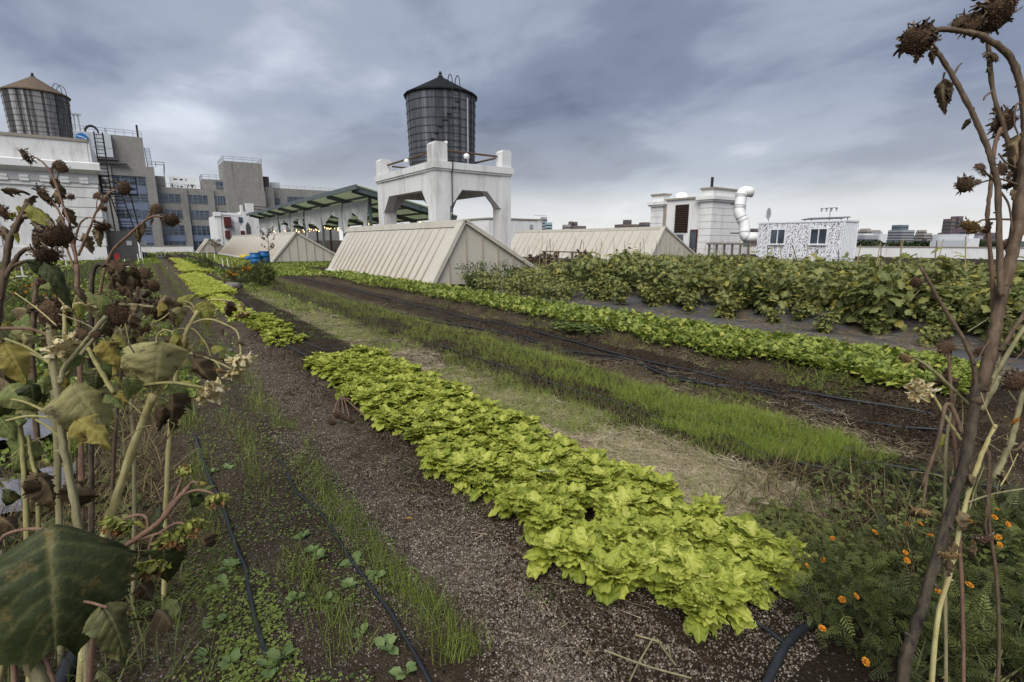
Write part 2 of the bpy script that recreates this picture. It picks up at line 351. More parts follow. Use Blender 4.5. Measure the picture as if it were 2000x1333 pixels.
b.build('path', M_FAB, kind='structure', smooth=True)

# ---------------------------------------------------------------- shared building materials
def brickpaint(name, c, dirt, dstr):
    m, n = nt(name); v = N(n, 'ShaderNodeNewGeometry').outputs['Position']
    mp = N(n, 'ShaderNodeMapping'); mp.inputs['Scale'].default_value = (1, 1, .22); n.links.new(v, mp.inputs[0])
    f = noise(n, 1.1, 8, .72, mp.outputs[0]); g = noise(n, 9, 5, .6, v)
    cc = mixc(n, math_(n, 'MULTIPLY', ramp(n, [(.5, (0, 0, 0)), (.72, (1, 1, 1))], f).outputs[0], dstr), ramp(n, [(.3, tuple(x*.93 for x in c)), (.7, c)], g).outputs[0], dirt)
    sz = N(n, 'ShaderNodeSeparateXYZ'); n.links.new(v, sz.inputs[0])
    row = math_(n, 'LESS_THAN', math_(n, 'FRACT', math_(n, 'MULTIPLY', sz.outputs['Z'], 13.3)), .14)
    cc = mixc(n, math_(n, 'MULTIPLY', row, .09), cc, (.25, .25, .25))
    return finish(m, n, cc, .7, math_(n, 'ADD', g, math_(n, 'MULTIPLY', row, -.5)), .25, .01)
M_WHITE = brickpaint('white_painted_brick', (.76, .76, .75), (.38, .36, .32), .6)
M_WHITE2 = brickpaint('white_painted_brick_stained', (.69, .69, .685), (.30, .28, .25), .8)
M_GREYTRIM = plain('grey_trim_paint', (.45, .45, .455), .7, .1)
M_CAP = plain('tan_metal_coping', (.30, .265, .22), .5, .12, 3)
M_BEIGE = plain('beige_metal_panel', (.51, .475, .405), .42, .06, 1.5, .06, .4, dirt=(.36, .32, .25), dscale=1.3)
M_BEIGED = plain('tan_flashing', (.40, .355, .29), .45, .06, 2)
M_IRON = plain('black_iron', (.02, .02, .022), .5, .2, 8)
M_RUST = plain('rusty_pipe', (.10, .062, .04), .8, .4, 9)
M_GALV = plain('galvanised_steel', (.42, .43, .44), .45, .12, 4, metal=.3)
M_WPAINT = plain('white_gloss_paint', (.8, .8, .79), .4, .06, 3)
M_DGREY = plain('dark_grey_metal', (.075, .072, .07), .6, .15, 3)
m, n = nt('window_glass'); v = N(n, 'ShaderNodeNewGeometry').outputs['Position']
M_GLASS = finish(m, n, ramp(n, [(.35, (.02, .026, .036)), (.65, (.08, .105, .14))], noise(n, .35, 3, .6, v)).outputs[0], .12, None, spec=.6)
M_MULL = plain('slate_window_metal', (.15, .18, .24), .5, .1, 2)
M_PANEL = plain('slate_blue_panel', (.155, .185, .265), .55, .1, .5)

def railing(name, pts, h, parent, mat, posts=1.8, rails=(1., .55), r=.03):
    """posts and rails along a polyline of (x, y, z)"""
    b = B()
    for a, c in zip(pts[:-1], pts[1:]):
        a = np.array(a, float); c = np.array(c, float); L = np.linalg.norm(c-a); k = max(1, int(L/posts))
        for q in rails: b.tube([a+(0, 0, h*q), c+(0, 0, h*q)], r, 5)
        for j in range(k+1): p = a+(c-a)*j/k; b.tube([p, p+(0, 0, h)], r, 5)
    return b.build(name, mat, parent)
def ladder(name, a, b_, wid, side, parent, mat, loops=0, r=.025):
    b = B(); a = np.array(a, float); c = np.array(b_, float); s = np.array(side, float); L = np.linalg.norm(c-a)
    for k in (-1, 1): b.tube([a+s*wid/2*k, c+s*wid/2*k], r, 6)
    for j in range(int(L/.32)): p = a+(c-a)*(j+.5)*.32/L; b.tube([p-s*wid/2, p+s*wid/2], r*.7, 5)
    return b.build(name, mat, parent)

# ---------------------------------------------------------------- wooden water tanks
def wood(name, ramp_):
    m, n = nt(name); f = N(n, 'ShaderNodeAttribute', attribute_name='var').outputs['Fac']
    v = N(n, 'ShaderNodeNewGeometry').outputs['Position']
    mp = N(n, 'ShaderNodeMapping'); mp.inputs['Scale'].default_value = (5, 5, .35); n.links.new(v, mp.inputs[0])
    g = noise(n, 2.2, 7, .72, mp.outputs[0])
    k = math_(n, 'ADD', math_(n, 'MULTIPLY', f, .4), math_(n, 'MULTIPLY', g, .6))
    return finish(m, n, ramp(n, ramp_, k).outputs[0], .85, g, .4, .02, .2)
M_STAVE = wood('dark_weathered_staves', [(.28, (.032, .034, .040)), (.5, (.078, .083, .096)), (.7, (.165, .174, .195))])
M_STAVE2 = wood('grey_weathered_staves', [(.3, (.035, .033, .033)), (.48, (.12, .118, .118)), (.66, (.31, .305, .305))])
M_ROOFD = plain('black_tar_roof', (.012, .012, .013), .7, .3, 2, .15, .15)
M_ROOFB = plain('brown_felt_roof', (.125, .09, .062), .8, .15, 1.5)
def water_tank(label, cx, cy, z0, z1, r0, r1, zt, rmat, smat, hoops, lad, lad2=None):
    t = thing('water_tank', label, 'water tank', (cx, cy, z0))
    b = B(); ns_ = 76; rr = random.Random(int(cx*10))
    for j in range(ns_):
        a, c = 2*PI*j/ns_, 2*PI*(j+1)/ns_; e = .010*rr.random(); V = []
        for z, r in ((z0, r0), (z1, r1)):
            for q in (a+.0015, c-.0015): V.append((cx+(r+e)*math.cos(q), cy+(r+e)*math.sin(q), z))
            for q in (c, a): V.append((cx+(r-.018)*math.cos(q), cy+(r-.018)*math.sin(q), z))
        b.add(V, [(0, 1, 5, 4), (1, 2, 6, 5), (3, 0, 4, 7), (3, 2, 1, 0), (4, 5, 6, 7)], rr.random())
    b.lathe([(0, .15), (r0-.03, .15), (r1-.03, z1-z0-.05), (0, z1-z0-.05)], (cx, cy, z0), 40, .4)
    b.build('stave_wall', smat, t)
    for q in hoops:
        r = r0+(r1-r0)*q+.03; b = B(); a = np.linspace(0, 2*PI, 61)
        z = z0+(z1-z0)*q; b.tube(np.stack((cx+r*np.cos(a), cy+r*np.sin(a), z+0*a), 1), .013, 5, cap=False); b.build('hoop', M_IRON, t)
    b = B(); h = zt-z1; prof = [(r1+.02, -.12), (r1+.14, -.1), (r1+.14, -.02), (r1*.6, h*.38), (.16, h*.84), (.0, h*.86)]
    b.lathe(prof, (cx, cy, z1), 18); rf = b.build('roof', rmat, t)
    b = B(); b.lathe([(.16, -.05), (.17, .12), (.1, .16), (.09, .26), (.12, .28), (.05, .4), (0, .42)], (cx, cy, z1+h*.8), 10); b.build('finial', M_IRON, rf)
    for az, over in lad:
        u = np.array((math.cos(az), math.sin(az), 0)); s = np.array((-u[1], u[0], 0)); r = max(r0, r1)+.16; b = B()
        for k in (-1, 1):
            p = [np.array((cx, cy, z0))+u*r+s*.24*k, np.array((cx, cy, z1+.1))+u*r+s*.24*k]
            for g in np.linspace(0, PI*.9, 9): p.append(np.array((cx, cy, z1+.1))+u*(r-over*(1-math.cos(g))/2)+s*.24*k+np.array((0, 0, over*.9*math.sin(g))))
            b.tube(p, .026, 6)
        for j in range(int((z1-z0)/.33)): p = np.array((cx, cy, z0+.2+j*.33))+u*r; b.tube([p-s*.24, p+s*.24], .016, 5)
        b.build('ladder', M_IRON, t)
    return t
tx, ty = 16.43, 30.7
tk = water_tank('dark weathered wooden water tank with black conical roof on the white four legged tower', tx, ty, 6.05, 10.65, 2.06, 2.19, 12.0, M_ROOFD, M_STAVE,
           (.02, .06, .1, .15, .21, .28, .36, .45, .54, .64, .76, .88, .97), [(math.radians(-95), .75)])
b = B(); u = np.array((math.cos(-1.3), math.sin(-1.3), 0)); c0 = np.array((tx, ty, 0)); b.tube([c0+u*2.28+(0, 0, 6.1), c0+u*2.32+(0, 0, 10.2)], .045, 7); b.build('conduit', M_GALV, tk)
for j in range(7):                                                    # zig-zag of hoop lugs
    a = math.radians(-134+j*7); b = B(); p = np.array((tx+2.17*math.cos(a), ty+2.17*math.sin(a), 7.75+j*.36)); s = np.array((-math.sin(a), math.cos(a), 0)); b.bar(p-s*.14, p+s*.14, .07, .06); b.build('hoop_lug', M_IRON, tk)
a = math.radians(-112); b = B(); b.obox((tx+2.15*math.cos(a), ty+2.15*math.sin(a), 7.55), (-math.sin(a), math.cos(a), 0), (math.cos(a), math.sin(a), 0), (0, 0, 1), .09, .015, .07); b.build('notice_plate', M_WPAINT, tk)

# ---------------------------------------------------------------- white concrete tank tower
X0, X1, Y0, Y1 = 13.62, 18.82, 26.4, 35.0
tw = thing('tank_tower', 'white concrete four legged tower with chamfered arches carrying the dark water tank', 'water tower', (16.2, 30, 0))
lw = .92
for (xa, ya) in ((X0, Y0), (X1-.72, Y0), (X0, Y1-lw), (X1-.72, Y1-lw)):
    b = B(); b.box(xa, xa+(lw if xa == X0 else .72), ya, ya+lw, 0, 5.66); b.build('leg', M_WHITE2, tw)
xl, xr = X0+lw, X1-.72; zb, zs, zt = 4.58, 3.65, 5.66
arch = lambda a, c: [(a, zs), (a+.12, zs), (a+.85, zb), (c-1., zb), (c-.1, zs), (c, zs), (c, zt), (a, zt)]
for y in (Y0+.03, Y1-.63):
    b = B(); b.prism(arch(xl, xr), lambda p, z: (p, y, z), lambda p, z: (p, y+.6, z)); b.build('arched_beam', M_WHITE2, tw)
yl, yr = Y0+lw, Y1-lw
for x in (X0+.03, X1-.63):
    b = B(); b.prism(arch(yl, yr), lambda p, z: (x, p, z), lambda p, z: (x+.6, p, z)); b.build('arched_beam', M_WHITE2, tw)
b = B(); b.box(X0-.12, X1+.12, Y0-.12, Y1+.12, 5.67, 6.04); b.box(X0-.06, X1+.06, Y0-.06, Y1+.06, 5.56, 5.67); b.build('cornice_slab', M_WHITE2, tw)
for (xa, ya, z, s) in ((X0-.02, Y0-.02, 7.08, .84), (X1-.66, Y0-.02, 7.05, .68), (X0-.02, Y1-.8, 7.1, .8), (X1-.66, Y1-.66, 7.0, .66)):
    b = B(); b.prism([(0, 6.04), (s, 6.04), (s, z-.12), (s-.12, z), (.12, z), (0, z-.12)], lambda p, q: (xa+p, ya, q), lambda p, q: (xa+p, ya+s, q)); b.build('corner_post', M_WHITE2, tw)
b = B()
for (a, c) in (((X0+1, Y0+.5), (X1-.7, Y0+.5)), ((X0+.5, Y0+1), (X0+.5, Y1-.8)), ((X0+.8, Y1-.4), (X1-.7, Y1-.4)), ((X1-.4, Y0+.7), (X1-.4, Y1-.7))):
    b.tube([(*a, 6.72), (*c, 6.72)], .06, 8)
b.build('pipe_rail', M_RUST, tw)
b = B(); b.lathe([(.42, 0), (.42, 5.6)], (16.8, 31.2, 0), 20); b.build('riser_pipe', M_GALV, tw)
b = B(); b.tube([(X0+lw+.12, Y0-.07, 0), (X0+lw+.12, Y0-.07, 5.5), (X0+lw+.12, Y0-.2, 5.7), (X0+lw+.12, Y0-.2, 6.3)], .035, 6); b.build('cable', M_IRON, tw)
for p in ((15.9, Y0+.35, 6.55), (X0+.4, 30.9, 6.6)):
    b = B(); b.lathe([(.03, -.16), (.15, -.15), (.18, -.05), (.16, .05), (.05, .12)], p, 12); b.build('flood_light', M_WPAINT, tw, smooth=True)

# ---------------------------------------------------------------- saw-tooth skylights
def skylight(label, xb, xp, zp, xr, y0, y1, seam, curb=.08):
    t = thing('skylight', label, 'skylight', ((xb+xr)/2, (y0+y1)/2, 0))
    b = B(); b.prism([(xb, curb), (xr, .02), (xp, zp)], lambda p, q: (p, y0, q), lambda p, q: (p, y1, q)); b.build('body', M_BEIGE, t)
    b = B(); nrm = np.array((-(zp-curb), 0, xp-xb)); nrm /= np.linalg.norm(nrm); k = int((y1-y0)/seam)
    for j in range(1, k):
        y = y0+.35+j*(y1-y0-.7)/k; b.bar(np.array((xb, y, curb+.03))+nrm*.025, np.array((xp, y, zp-.1))+nrm*.025, max(.05, seam*.085), .07)
    b.build('standing_seam', M_BEIGED, t)
    kk = max(4, int((xr-xb)/.62))
    for j in range(1, kk):
        x = xb+(xr-xb)*j/kk; zt_ = (curb+(zp-curb)*(x-xb)/(xp-xb)) if x < xp else zp*(xr-x)/(xr-xp)
        if zt_ > .2: b = B(); b.box(x-.02, x+.02, y0-.045, y0-.002, .05, zt_-.05); b.build('gable_seam', M_BEIGED, t)
    for a, c in (((xb, curb), (xp, zp)), ((xr, .02), (xp, zp))):
        b = B(); d_ = np.array((c[0]-a[0], c[1]-a[1])); d_ /= np.linalg.norm(d_)
        b.bar((a[0], y0+.1, a[1]+.02), (c[0]+d_[0]*.0, y0+.1, c[1]+.02), .42, .14); b.build('rake_flashing', M_BEIGE, t)
    b = B(); b.prism([(xp-.16, zp-.2), (xp-.1, zp+.05), (xp+.12, zp+.07), (xp+.25, zp-.05), (xp+.23, zp-.1), (xp, zp+.02)], lambda p, q: (p, y0-.13, q), lambda p, q: (p, y1+.1, q)); b.build('ridge_cap', M_BEIGE, t)
    b = B(); b.box(xb-.1, xb+.06, y0-.12, y1, -.1, curb+.03); b.build('curb', M_WPAINT, t)
    return t
skylight('large beige metal skylight with standing seams in front of the white tank tower', 8.14, 9.47, 2.37, 13.7, 16.2, 28.9, .62, .14)
skylight('beige metal skylight beside the two blue barrels in front of the pavilion', 8.14, 10.1, 2.36, 14.0, 43.8, 79, .75)
skylight('beige metal skylight behind the bamboo stakes and the aubergine field', 34.4, 36.2, 2.84, 41.6, 28.3, 49.6, 1.0)
sk = skylight('small tan skylight gable with a withered vine near the far white parapet', 6.3, 7.8, 2.0, 11., 85, 91, .8)

# ---------------------------------------------------------------- pavilion with green roof
m, n = nt('green_corrugated_plastic'); v = N(n, 'ShaderNodeNewGeometry').outputs['Position']
wv = N(n, 'ShaderNodeTexWave', bands_direction='Y'); wv.inputs['Scale'].default_value = 3; n.links.new(v, wv.inputs[0])
M_GREENROOF = finish(m, n, mixc(n, noise(n, .6, 4, .6, v), (.50, .55, .41), (.60, .64, .50)), .4, wv.outputs['Fac'], .4, .03, .3, 0, .62)
M_STEEL = plain('grey_green_steel', (.10, .125, .13), .5, .15, 3)
M_CANVAS = plain('grey_canvas', (.42, .43, .42), .85, .15, 2.5, .3)
pv = thing('pavilion', 'open steel pavilion with translucent green shed roof and tied up canvas curtains', 'pavilion', (18, 64, 0))
py = [39.4+.9+i*6.72 for i in range(8)]; xa, xb_, za, zb_ = 13.6, 22.2, 5.55, 3.55
rz = lambda x: za+(zb_-za)*(x-xa)/(xb_-xa)
b = B(); 
b.add([(xa, 39.0, za+.22), (xb_, 39.0, rz(xb_)+.22), (xb_, 89, rz(xb_)+.22), (xa, 89, za+.22), (xa, 39.0, za+.27), (xb_, 39.0, rz(xb_)+.27), (xb_, 89, rz(xb_)+.27), (xa, 89, za+.27)],
      [(0, 1, 2, 3), (4, 7, 6, 5), (0, 4, 5, 1), (1, 5, 6, 2), (2, 6, 7, 3), (3, 7, 4, 0)]); b.build('roof_panel', M_GREENROOF, pv)
for y in [39.2]+py:
    b = B(); b.bar((xa+.05, y, rz(xa)-.02), (xb_-.05, y, rz(xb_)-.02), .2, .36); b.build('rafter', M_STEEL, pv)
for x in np.linspace(xa+.1, xb_-.1, 6):
    b = B(); b.box(x-.06, x+.06, 39.0, 89, rz(x)+.03, rz(x)+.2); b.build('purlin', M_STEEL, pv)
b = B(); b.box(xa-.14, xa-.02, 38.95, 89, za-.05, za+.3); b.build('fascia', M_STEEL, pv)
for y in py:
    for x in (15.0, 21.6):
        b = B(); b.box(x-.11, x+.11, y-.11, y+.11, 0, rz(x)-.1); b.build('post', M_STEEL, pv)
for q, (ya, yb) in enumerate(zip(py[:-1], py[1:])):
    b = B(); nu, nv = 34, 12; V = []; rr = random.Random(q); rr_a, rr_b, rr_p = rr.uniform(.8, 1.4), rr.uniform(.9, 1.5), rr.choice((2, 3, 4))
    for j in range(nv+1):
        for i in range(nu+1):
            u = i/nu; k = j/nv; e = abs(2*u-1); low = rr_a+rr_b*e**rr_p+.22*math.sin(u*9+q*2.1)+.12*math.sin(u*23+q); top = rz(15)-.28
            z = top-low*k+.05*math.sin(u*3.1)*k; x = 15.-.02-(.10+.16*k)*(.5+.5*math.sin(u*34+3*math.sin(u*5+q)+k*2))-.1*k*math.sin(k*5+u*7)
            V.append((x, ya+.15+(yb-ya-.3)*(u if k < .5 else u+(k-.5)*.08*(1-2*u)*(e > .5)), z))
    b.add(V, [(j*(nu+1)+i, j*(nu+1)+i+1, (j+1)*(nu+1)+i+1, (j+1)*(nu+1)+i) for j in range(nv) for i in range(nu)])
    b.build('curtain', M_CANVAS, pv, smooth=True)
lw_ = B(); lw_.box(22.5, 22.8, 38, 89, 0, 1.8); lw_.build('low_wall', M_BEIGED, None, 'low beige wall along the far side of the pavilion floor', 'wall')
m, n = nt('warm_bulb'); em = N(n, 'ShaderNodeEmission'); em.inputs[0].default_value = (1, .55, .2, 1); em.inputs[1].default_value = 4; o = N(n, 'ShaderNodeOutputMaterial'); n.links.new(em.outputs[0], o.inputs[0]); M_BULB = m
for row, x in enumerate((16.0, 18.4, 20.8)):
    t = thing('string_light', ('string of warm bulbs hung nearest the curtained side of the pavilion', 'string of warm bulbs hung down the middle of the pavilion', 'string of warm bulbs hung along the far side of the pavilion')[row], 'string lights', (x, 60, 2.8), 'strings of bulbs under the pavilion roof')
    P = [(x+.25*math.sin(y), y, 2.85+.35*abs(math.sin((y-py[0])/6.72*PI))+(.12*row)) for y in np.arange(39.8, 86, .8)]
    b = B(); b.tube(P, .015, 4); b.build('wire', M_IRON, t)
    bb = None
    for k, p in enumerate(P[1::3]):
        b = B(); b.lathe([(.015, .0), (.035, -.03), (.05, -.08), (.035, -.13), (0, -.145)], p, 8); b.build('bulb', M_BULB, t, smooth=True)
for i, (x, y) in enumerate(((17.5, 47), (19.2, 52), (18., 58))):
    t = thing('picnic_table', ('wooden table nearest the open end of the pavilion', 'wooden table in the middle of the pavilion floor', 'wooden table deepest inside the pavilion')[i], 'table', (x, y, 0), 'tables under the pavilion')
    b = B(); b.box(x-.45, x+.45, y-1, y+1, .72, .77); b.build('tabletop', M_RUST, t)
    for (p, q) in ((-1, -1), (1, -1), (-1, 1), (1, 1)): b = B(); b.box(x+p*.38-.04, x+p*.38+.04, y+q*.9-.04, y+q*.9+.04, 0, .72); b.build('leg', M_RUST, t)

# ---------------------------------------------------------------- white bulkhead with the second tank
bk = thing('bulkhead_building', 'large white painted brick rooftop building with grey dentil cornice at the left', 'building', (-10, 66, 0))
xr, yf, yb = -2.65, 59.4, 72
b = B(); b.box(-22, xr-.15, yf+.12, yb, 0, 10.1); b.build('wall', M_WHITE, bk)
b = B(); b.box(-22, xr-.05, yf+.02, yb+.1, 0, 1.2); b.build('plinth', M_WHITE, bk)
for (x0, x1) in ((xr-3., xr), (xr-9.2, xr-6.8), (xr-15., xr-12.8)):
    b = B()
    for k in range(6): b.box(x0, x1, yf, yf+.5, 1.26+k*.84, 1.26+k*.84+.78)
    b.build('pilaster', M_WHITE, bk)
b = B(); b.box(-22, xr+.03, yf-.03, yb+.12, 6.32, 6.66); b.build('frieze', M_WHITE, bk)
b = B(); b.box(-22, xr+.1, yf-.12, yb+.2, 6.67, 7.42); b.build('dentil_band', M_GREYTRIM, bk)
for k in range(12): b = B(); b.box(xr-.9-k*1.28-.3, xr-.9-k*1.28+.3, yf-.16, yf-.125, 6.62, 7.12); b.box(xr-.9-k*1.28-.26, xr-.9-k*1.28+.26, yf-.2, yf-.16, 6.9, 7.0); b.build('dentil_gap', M_WHITE, bk)
b = B(); b.prism([(yf-.15, 7.43), (yf-.62, 7.75), (yf-.62, 8.3), (yf, 8.45), (yf, 7.43)], lambda p, z: (-22, p, z), lambda p, z: (xr+.35, p, z)); b.box(xr-.02, xr+.35, yf+.005, yb, 7.5, 8.3); b.build('cornice', M_WHITE, bk)
b = B(); b.box(-22, xr-.35, yf+.06, yf+.5, 8.4, 10.12); b.box(xr-.9, xr-.35, yf+.5, yb, 8.4, 10.12); b.build('parapet', M_WHITE2, bk)
b = B(); b.box(-22, xr-.28, yf-.02, yf+.6, 10.13, 10.36); b.box(xr-1, xr-.28, yf+.6, yb, 10.13, 10.36); b.build('coping', M_CAP, bk)
b = B(); b.box(-15.6, -14., yf-.03, yf+.05, 0, 2.3); b.build('door', M_WPAINT, bk)
b = B(); b.lathe([(.22, 0), (.5, .02), (.5, .25), (.22, .5)], (-11.2, yf-.6, 1.4), 12); b.build('fan_unit', M_GALV, bk)
# iron stair with platform on its right end
st = thing('iron_stair', 'black iron ladder with railed platform on the right end of the white bulkhead', 'ladder', (-1.8, 60.6, 0))
ladder('ladder', (-2.1, 60.2, 6.0), (-2.1, 60.2, 11.2), .6, (1, 0, 0), st, M_IRON, r=.05)
b = B(); p = [(-2.1, 60.2, 11.2)]+[(-2.1-.45*(1-math.cos(g)), 60.3, 11.2+.5*math.sin(g)) for g in np.linspace(0, PI, 8)]; b.tube(p, .07, 6); b.tube([(q[0], q[1]+.5, q[2]) for q in p], .07, 6); b.build('ladder_hoop', M_IRON, st)
b = B(); b.box(-2.6, .2, 59.9, 61.5, 5.88, 6.0); b.build('platform', M_IRON, st)
railing('platform_rail', [(-2.5, 60, 6), (.15, 60, 6), (.15, 61.4, 6), (-2.5, 61.4, 6)], 1.5, st, M_IRON, .9, (1, .66, .33), .04)
ladder('lower_ladder', (-.9, 60.2, 2.7), (-1.5, 60.2, 6), .9, (1, 0, 0), st, M_IRON, r=.05)
b = B()
for k in range(5): b.box(-1.7, .1, 60.05, 60.1, 2.75+k*.6, 2.8+k*.6)
b.tube([(-1.9, 60.05, 2.6), (-2.0, 60.05, 5.9)], .06, 6); b.tube([(-.1, 60.05, 2.6), (-.4, 60.05, 5.9)], .06, 6); b.build('cage', M_IRON, st)
sh = thing('metal_shed', 'dark grey metal shed box against the right end of the white bulkhead', 'shed', (-1.6, 60.5, 0))
b = B(); b.box(-2.6, -.35, 60.0, 61.8, 0, 2.62); b.build('wall', M_DGREY, sh)
b = B(); b.box(-.36, -.24, 59.9, 60.02, 0, 2.7); b.build('corner_trim', M_WPAINT, sh)
b = B(); b.box(-1.2, -.8, 59.96, 59.995, 1.3, 1.7); b.build('sign_plate', M_GALV, sh)
water_tank('pale weathered wooden water tank with brown conical roof above the white bulkhead', -6.1, 62.6, 10.1, 14.2, 2.06, 2.22, 15.85, M_ROOFB, M_STAVE2,
           (.03, .1, .18, .27, .37, .48, .6, .73, .86, .96), [(math.radians(-32), .8)])

# ---------------------------------------------------------------- concrete loft buildings beyond
YB = 150
def bay(parent, x0, x1, zb_, zt_, y, cols, rows):
    b = B(); b.box(x0, x1, y+.12, y+.16, zb_, zt_); wn = b.build('window', M_GLASS, parent)
    b = B()
    for i in range(cols+1): x = x0+(x1-x0)*i/cols; b.box(x-.09, x+.09, y+.02, y+.115, zb_, zt_)
    for j in range(rows+1): z = zb_+(zt_-zb_)*j/rows; b.box(x0+.1, x1-.1, y+.05, y+.11, z-.045, z+.045)
    b.build('window_frame', M_MULL, wn)
def shift(root, dx):
    for c in root.children_recursive: c.location.x = 0
    root.location.x += dx
c1 = thing('concrete_loft_building', 'tall concrete loft building with slate blue window bays behind the white bulkhead', 'building', (-8, 165, -30))
b = B(); b.box(-24, -7.2, YB+.3, 180, -30, 18.6); b.box(-7.1, 2.4, YB+.3, 180, -30, 18.6); b.box(-5.8, 1.0, YB+3, 176, 18.6, 25.6); b.box(2.4, 4.6, YB+6, 176, 9.5, 17.4); b.build('wall', M_CONC, c1)
b = B(); b.box(-7.3, -5.7, YB-.6, YB+.3, -30, 18.7); b.box(.6, 2.4, YB-.6, YB+.3, -30, 18.7); b.box(-5.7, .6, YB-.2, YB+.3, 16.4, 18.65); b.build('pilaster', M_CONC, c1)
for k in range(6):
    zt_ = 16.3-k*3.75; bay(c1, -5.65, .55, zt_-2.0, zt_, YB-.1, 4, 3); bay(c1, -11.4, -7.35, zt_-2.0, zt_, YB-.1, 3, 3)
    b = B(); b.box(-5.65, .55, YB-.05, YB+.28, zt_-3.7, zt_-2.05); b.box(-11.4, -7.35, YB-.05, YB+.28, zt_-3.7, zt_-2.05); b.build('spandrel_panel', M_PANEL, c1)
M_ALU = plain('pale_metal_cladding', (.5, .53, .56), .5, .08, .4)
b = B()
for i in range(8): b.box(-15+i*1.27, -15+i*1.27+1.22, YB+1.6, YB+1.8, 18.9, 22.3); b.box(-15+i*1.27, -15+i*1.27+1.22, YB+1.6, YB+1.8, 22.4, 25.4)
b.box(-15, -4.9, YB+1.81, YB+6, 18.8, 25.5); b.build('metal_cladding', M_ALU, c1)
m, n = nt('blue_enamel'); M_BLUE = finish(m, n, (.02, .16, .45), .4)
b = B(); a = np.linspace(0, 2*PI, 25)[:-1]; b.prism([(1.05*math.cos(q), .85*math.sin(q)) for q in a], lambda p, q: (-10.0+p, YB+1.3, 24.2+q), lambda p, q: (-10.0+p, YB+1.5, 24.2+q)); lg = b.build('round_emblem', M_BLUE, c1)
b = B(); b.prism([(-.8, .28), (-.2, .22), (.35, .02), (.85, -.32), (.8, -.45), (.3, -.12), (-.3, .08), (-.8, .12)], lambda p, q: (-10.0+p, YB+1.24, 24.2+q), lambda p, q: (-10.0+p, YB+1.29, 24.2+q)); b.build('white_swoosh', M_WPAINT, lg)
railing('roof_rail', [(-15, YB+2, 25.5), (-5.8, YB+2, 25.5), (-5.6, YB+3.1, 25.7), (.9, YB+3.1, 25.7)], 1.2, c1, M_GALV, 1.6, r=.06)
for x in (-14.3, -10.6):
    b = B(); b.tube([(x-.5, YB+4, 25.5), (x-.4, YB+4, 29.2)], .16, 6); b.tube([(x+.4, YB+4, 25.5), (x+.3, YB+4, 29.2)], .16, 6); b.box(x-.85, x+.85, YB+3.6, YB+4.4, 29.2, 29.45); b.build('vent_stack', M_GALV, c1)
b = B(); b.tube([(.2, YB+3.2, 25.6), (.2, YB+3.2, 28.3)], .2, 6); b.build('mast', M_IRON, c1)
ladder('fire_escape', (2.0, YB+4, 14.5), (1.6, YB+4, 23.5), .9, (1, 0, 0), c1, M_GALV, r=.08)
railing('balcony_rail', [(1.2, YB-.2, 18.7), (4.5, YB-.2, 18.7), (4.5, YB+6, 17.4)], 1.2, c1, M_DGREY, 1.2, r=.06)
b = B(); b.box(-8.5, -2.5, YB-1.2, YB+.1, 18.75, 19.0); b.box(-9, -4, YB-.5, YB+1.5, 19.6, 20.2); b.build('roof_duct', M_DGREY, c1)
shift(c1, 1.75)
c2 = thing('concrete_loft_building', 'long low concrete loft building with window bands and a square stair tower', 'building', (22, 165, -30))
b = B(); b.box(2.45, 17.2, YB+1.3, 180, -30, 14.45); b.build('wall', M_CONC, c2)
b = B(); b.box(28.3, 45.4, YB+1.3, 180, -30, 15.7); b.build('wall', M_CONC, c2)
b = B(); b.box(17.2, 25.8, YB-2.0, YB+9, -30, 21.2); b.box(18.6, 25.9, YB-2.4, YB-2.0, -30, 14.3); b.box(25.8, 28.3, YB-1, YB+9, -30, 15.6)
for x in (18.9, 24.9): b.box(x-.06, x+.06, YB-2.06, YB-2.0, 14.3, 21.2)
b.build('stair_tower', M_CONC, c2)
for x in (8.3, 14.0):
    for (z0, z1) in ((-30, 7.0), (7.0, 10.6), (10.6, 14.4)): b = B(); b.box(x-.7, x+.7, YB+(.6 if z0 < 0 else .85 if z0 < 8 else 1.05), YB+1.3, z0, z1); b.build('pilaster', M_CONC, c2)
for k, (zt_, zb_) in enumerate(((12.9, 10.95), (9.2, 7.15), (5.5, 3.2), (1.6, -.4))):
    for (x0, x1) in ((2.6, 7.55), (9.05, 13.25), (14.75, 17.15)): bay(c2, x0, x1, zb_, zt_, YB+1.15, 4, 3)
    if k > 1:
        b = B()
        for (x0, x1) in ((2.6, 7.55), (9.05, 13.25), (14.75, 17.15)): b.box(x0, x1, YB+1.1, YB+1.28, zb_-1.5, zb_-.08)
        b.build('spandrel_panel', M_PANEL, c2)
for (x0, x1) in ((32, 38), (39.3, 45)): bay(c2, x0, x1, 11.2, 13.6, YB+1.15, 4, 3); bay(c2, x0, x1, 7.6, 10, YB+1.15, 4, 3)
bay(c2, 28.8, 30, 10.2, 13, YB+1.15, 2, 3); bay(c2, 15.5, 17.1, 15.0, 16.5, YB+2.3, 2, 1)
b = B(); b.box(12.6, 17.3, YB+2.5, YB+9, 14.45, 17.0); b.build('penthouse', M_CONC, c2)
railing('roof_rail', [(17.2, YB+9, 21.2), (17.2, YB-2, 21.2), (25.8, YB-2, 21.2), (25.8, YB+9, 21.2)], 1.1, c2, M_GALV, 2, r=.06)
railing('roof_rail', [(12.6, YB+9, 17.), (12.6, YB+2.5, 17.), (17.3, YB+2.5, 17.)], 1.1, c2, M_GALV, 1.4, r=.05)
railing('roof_rail', [(2.5, YB+1.5, 14.45), (17.2, YB+1.5, 14.45)], .9, c2, M_GALV, 2, r=.05); railing('roof_rail', [(28.3, YB+1.5, 15.7), (45.3, YB+1.5, 15.7)], .8, c2, M_GALV, 2, r=.04)
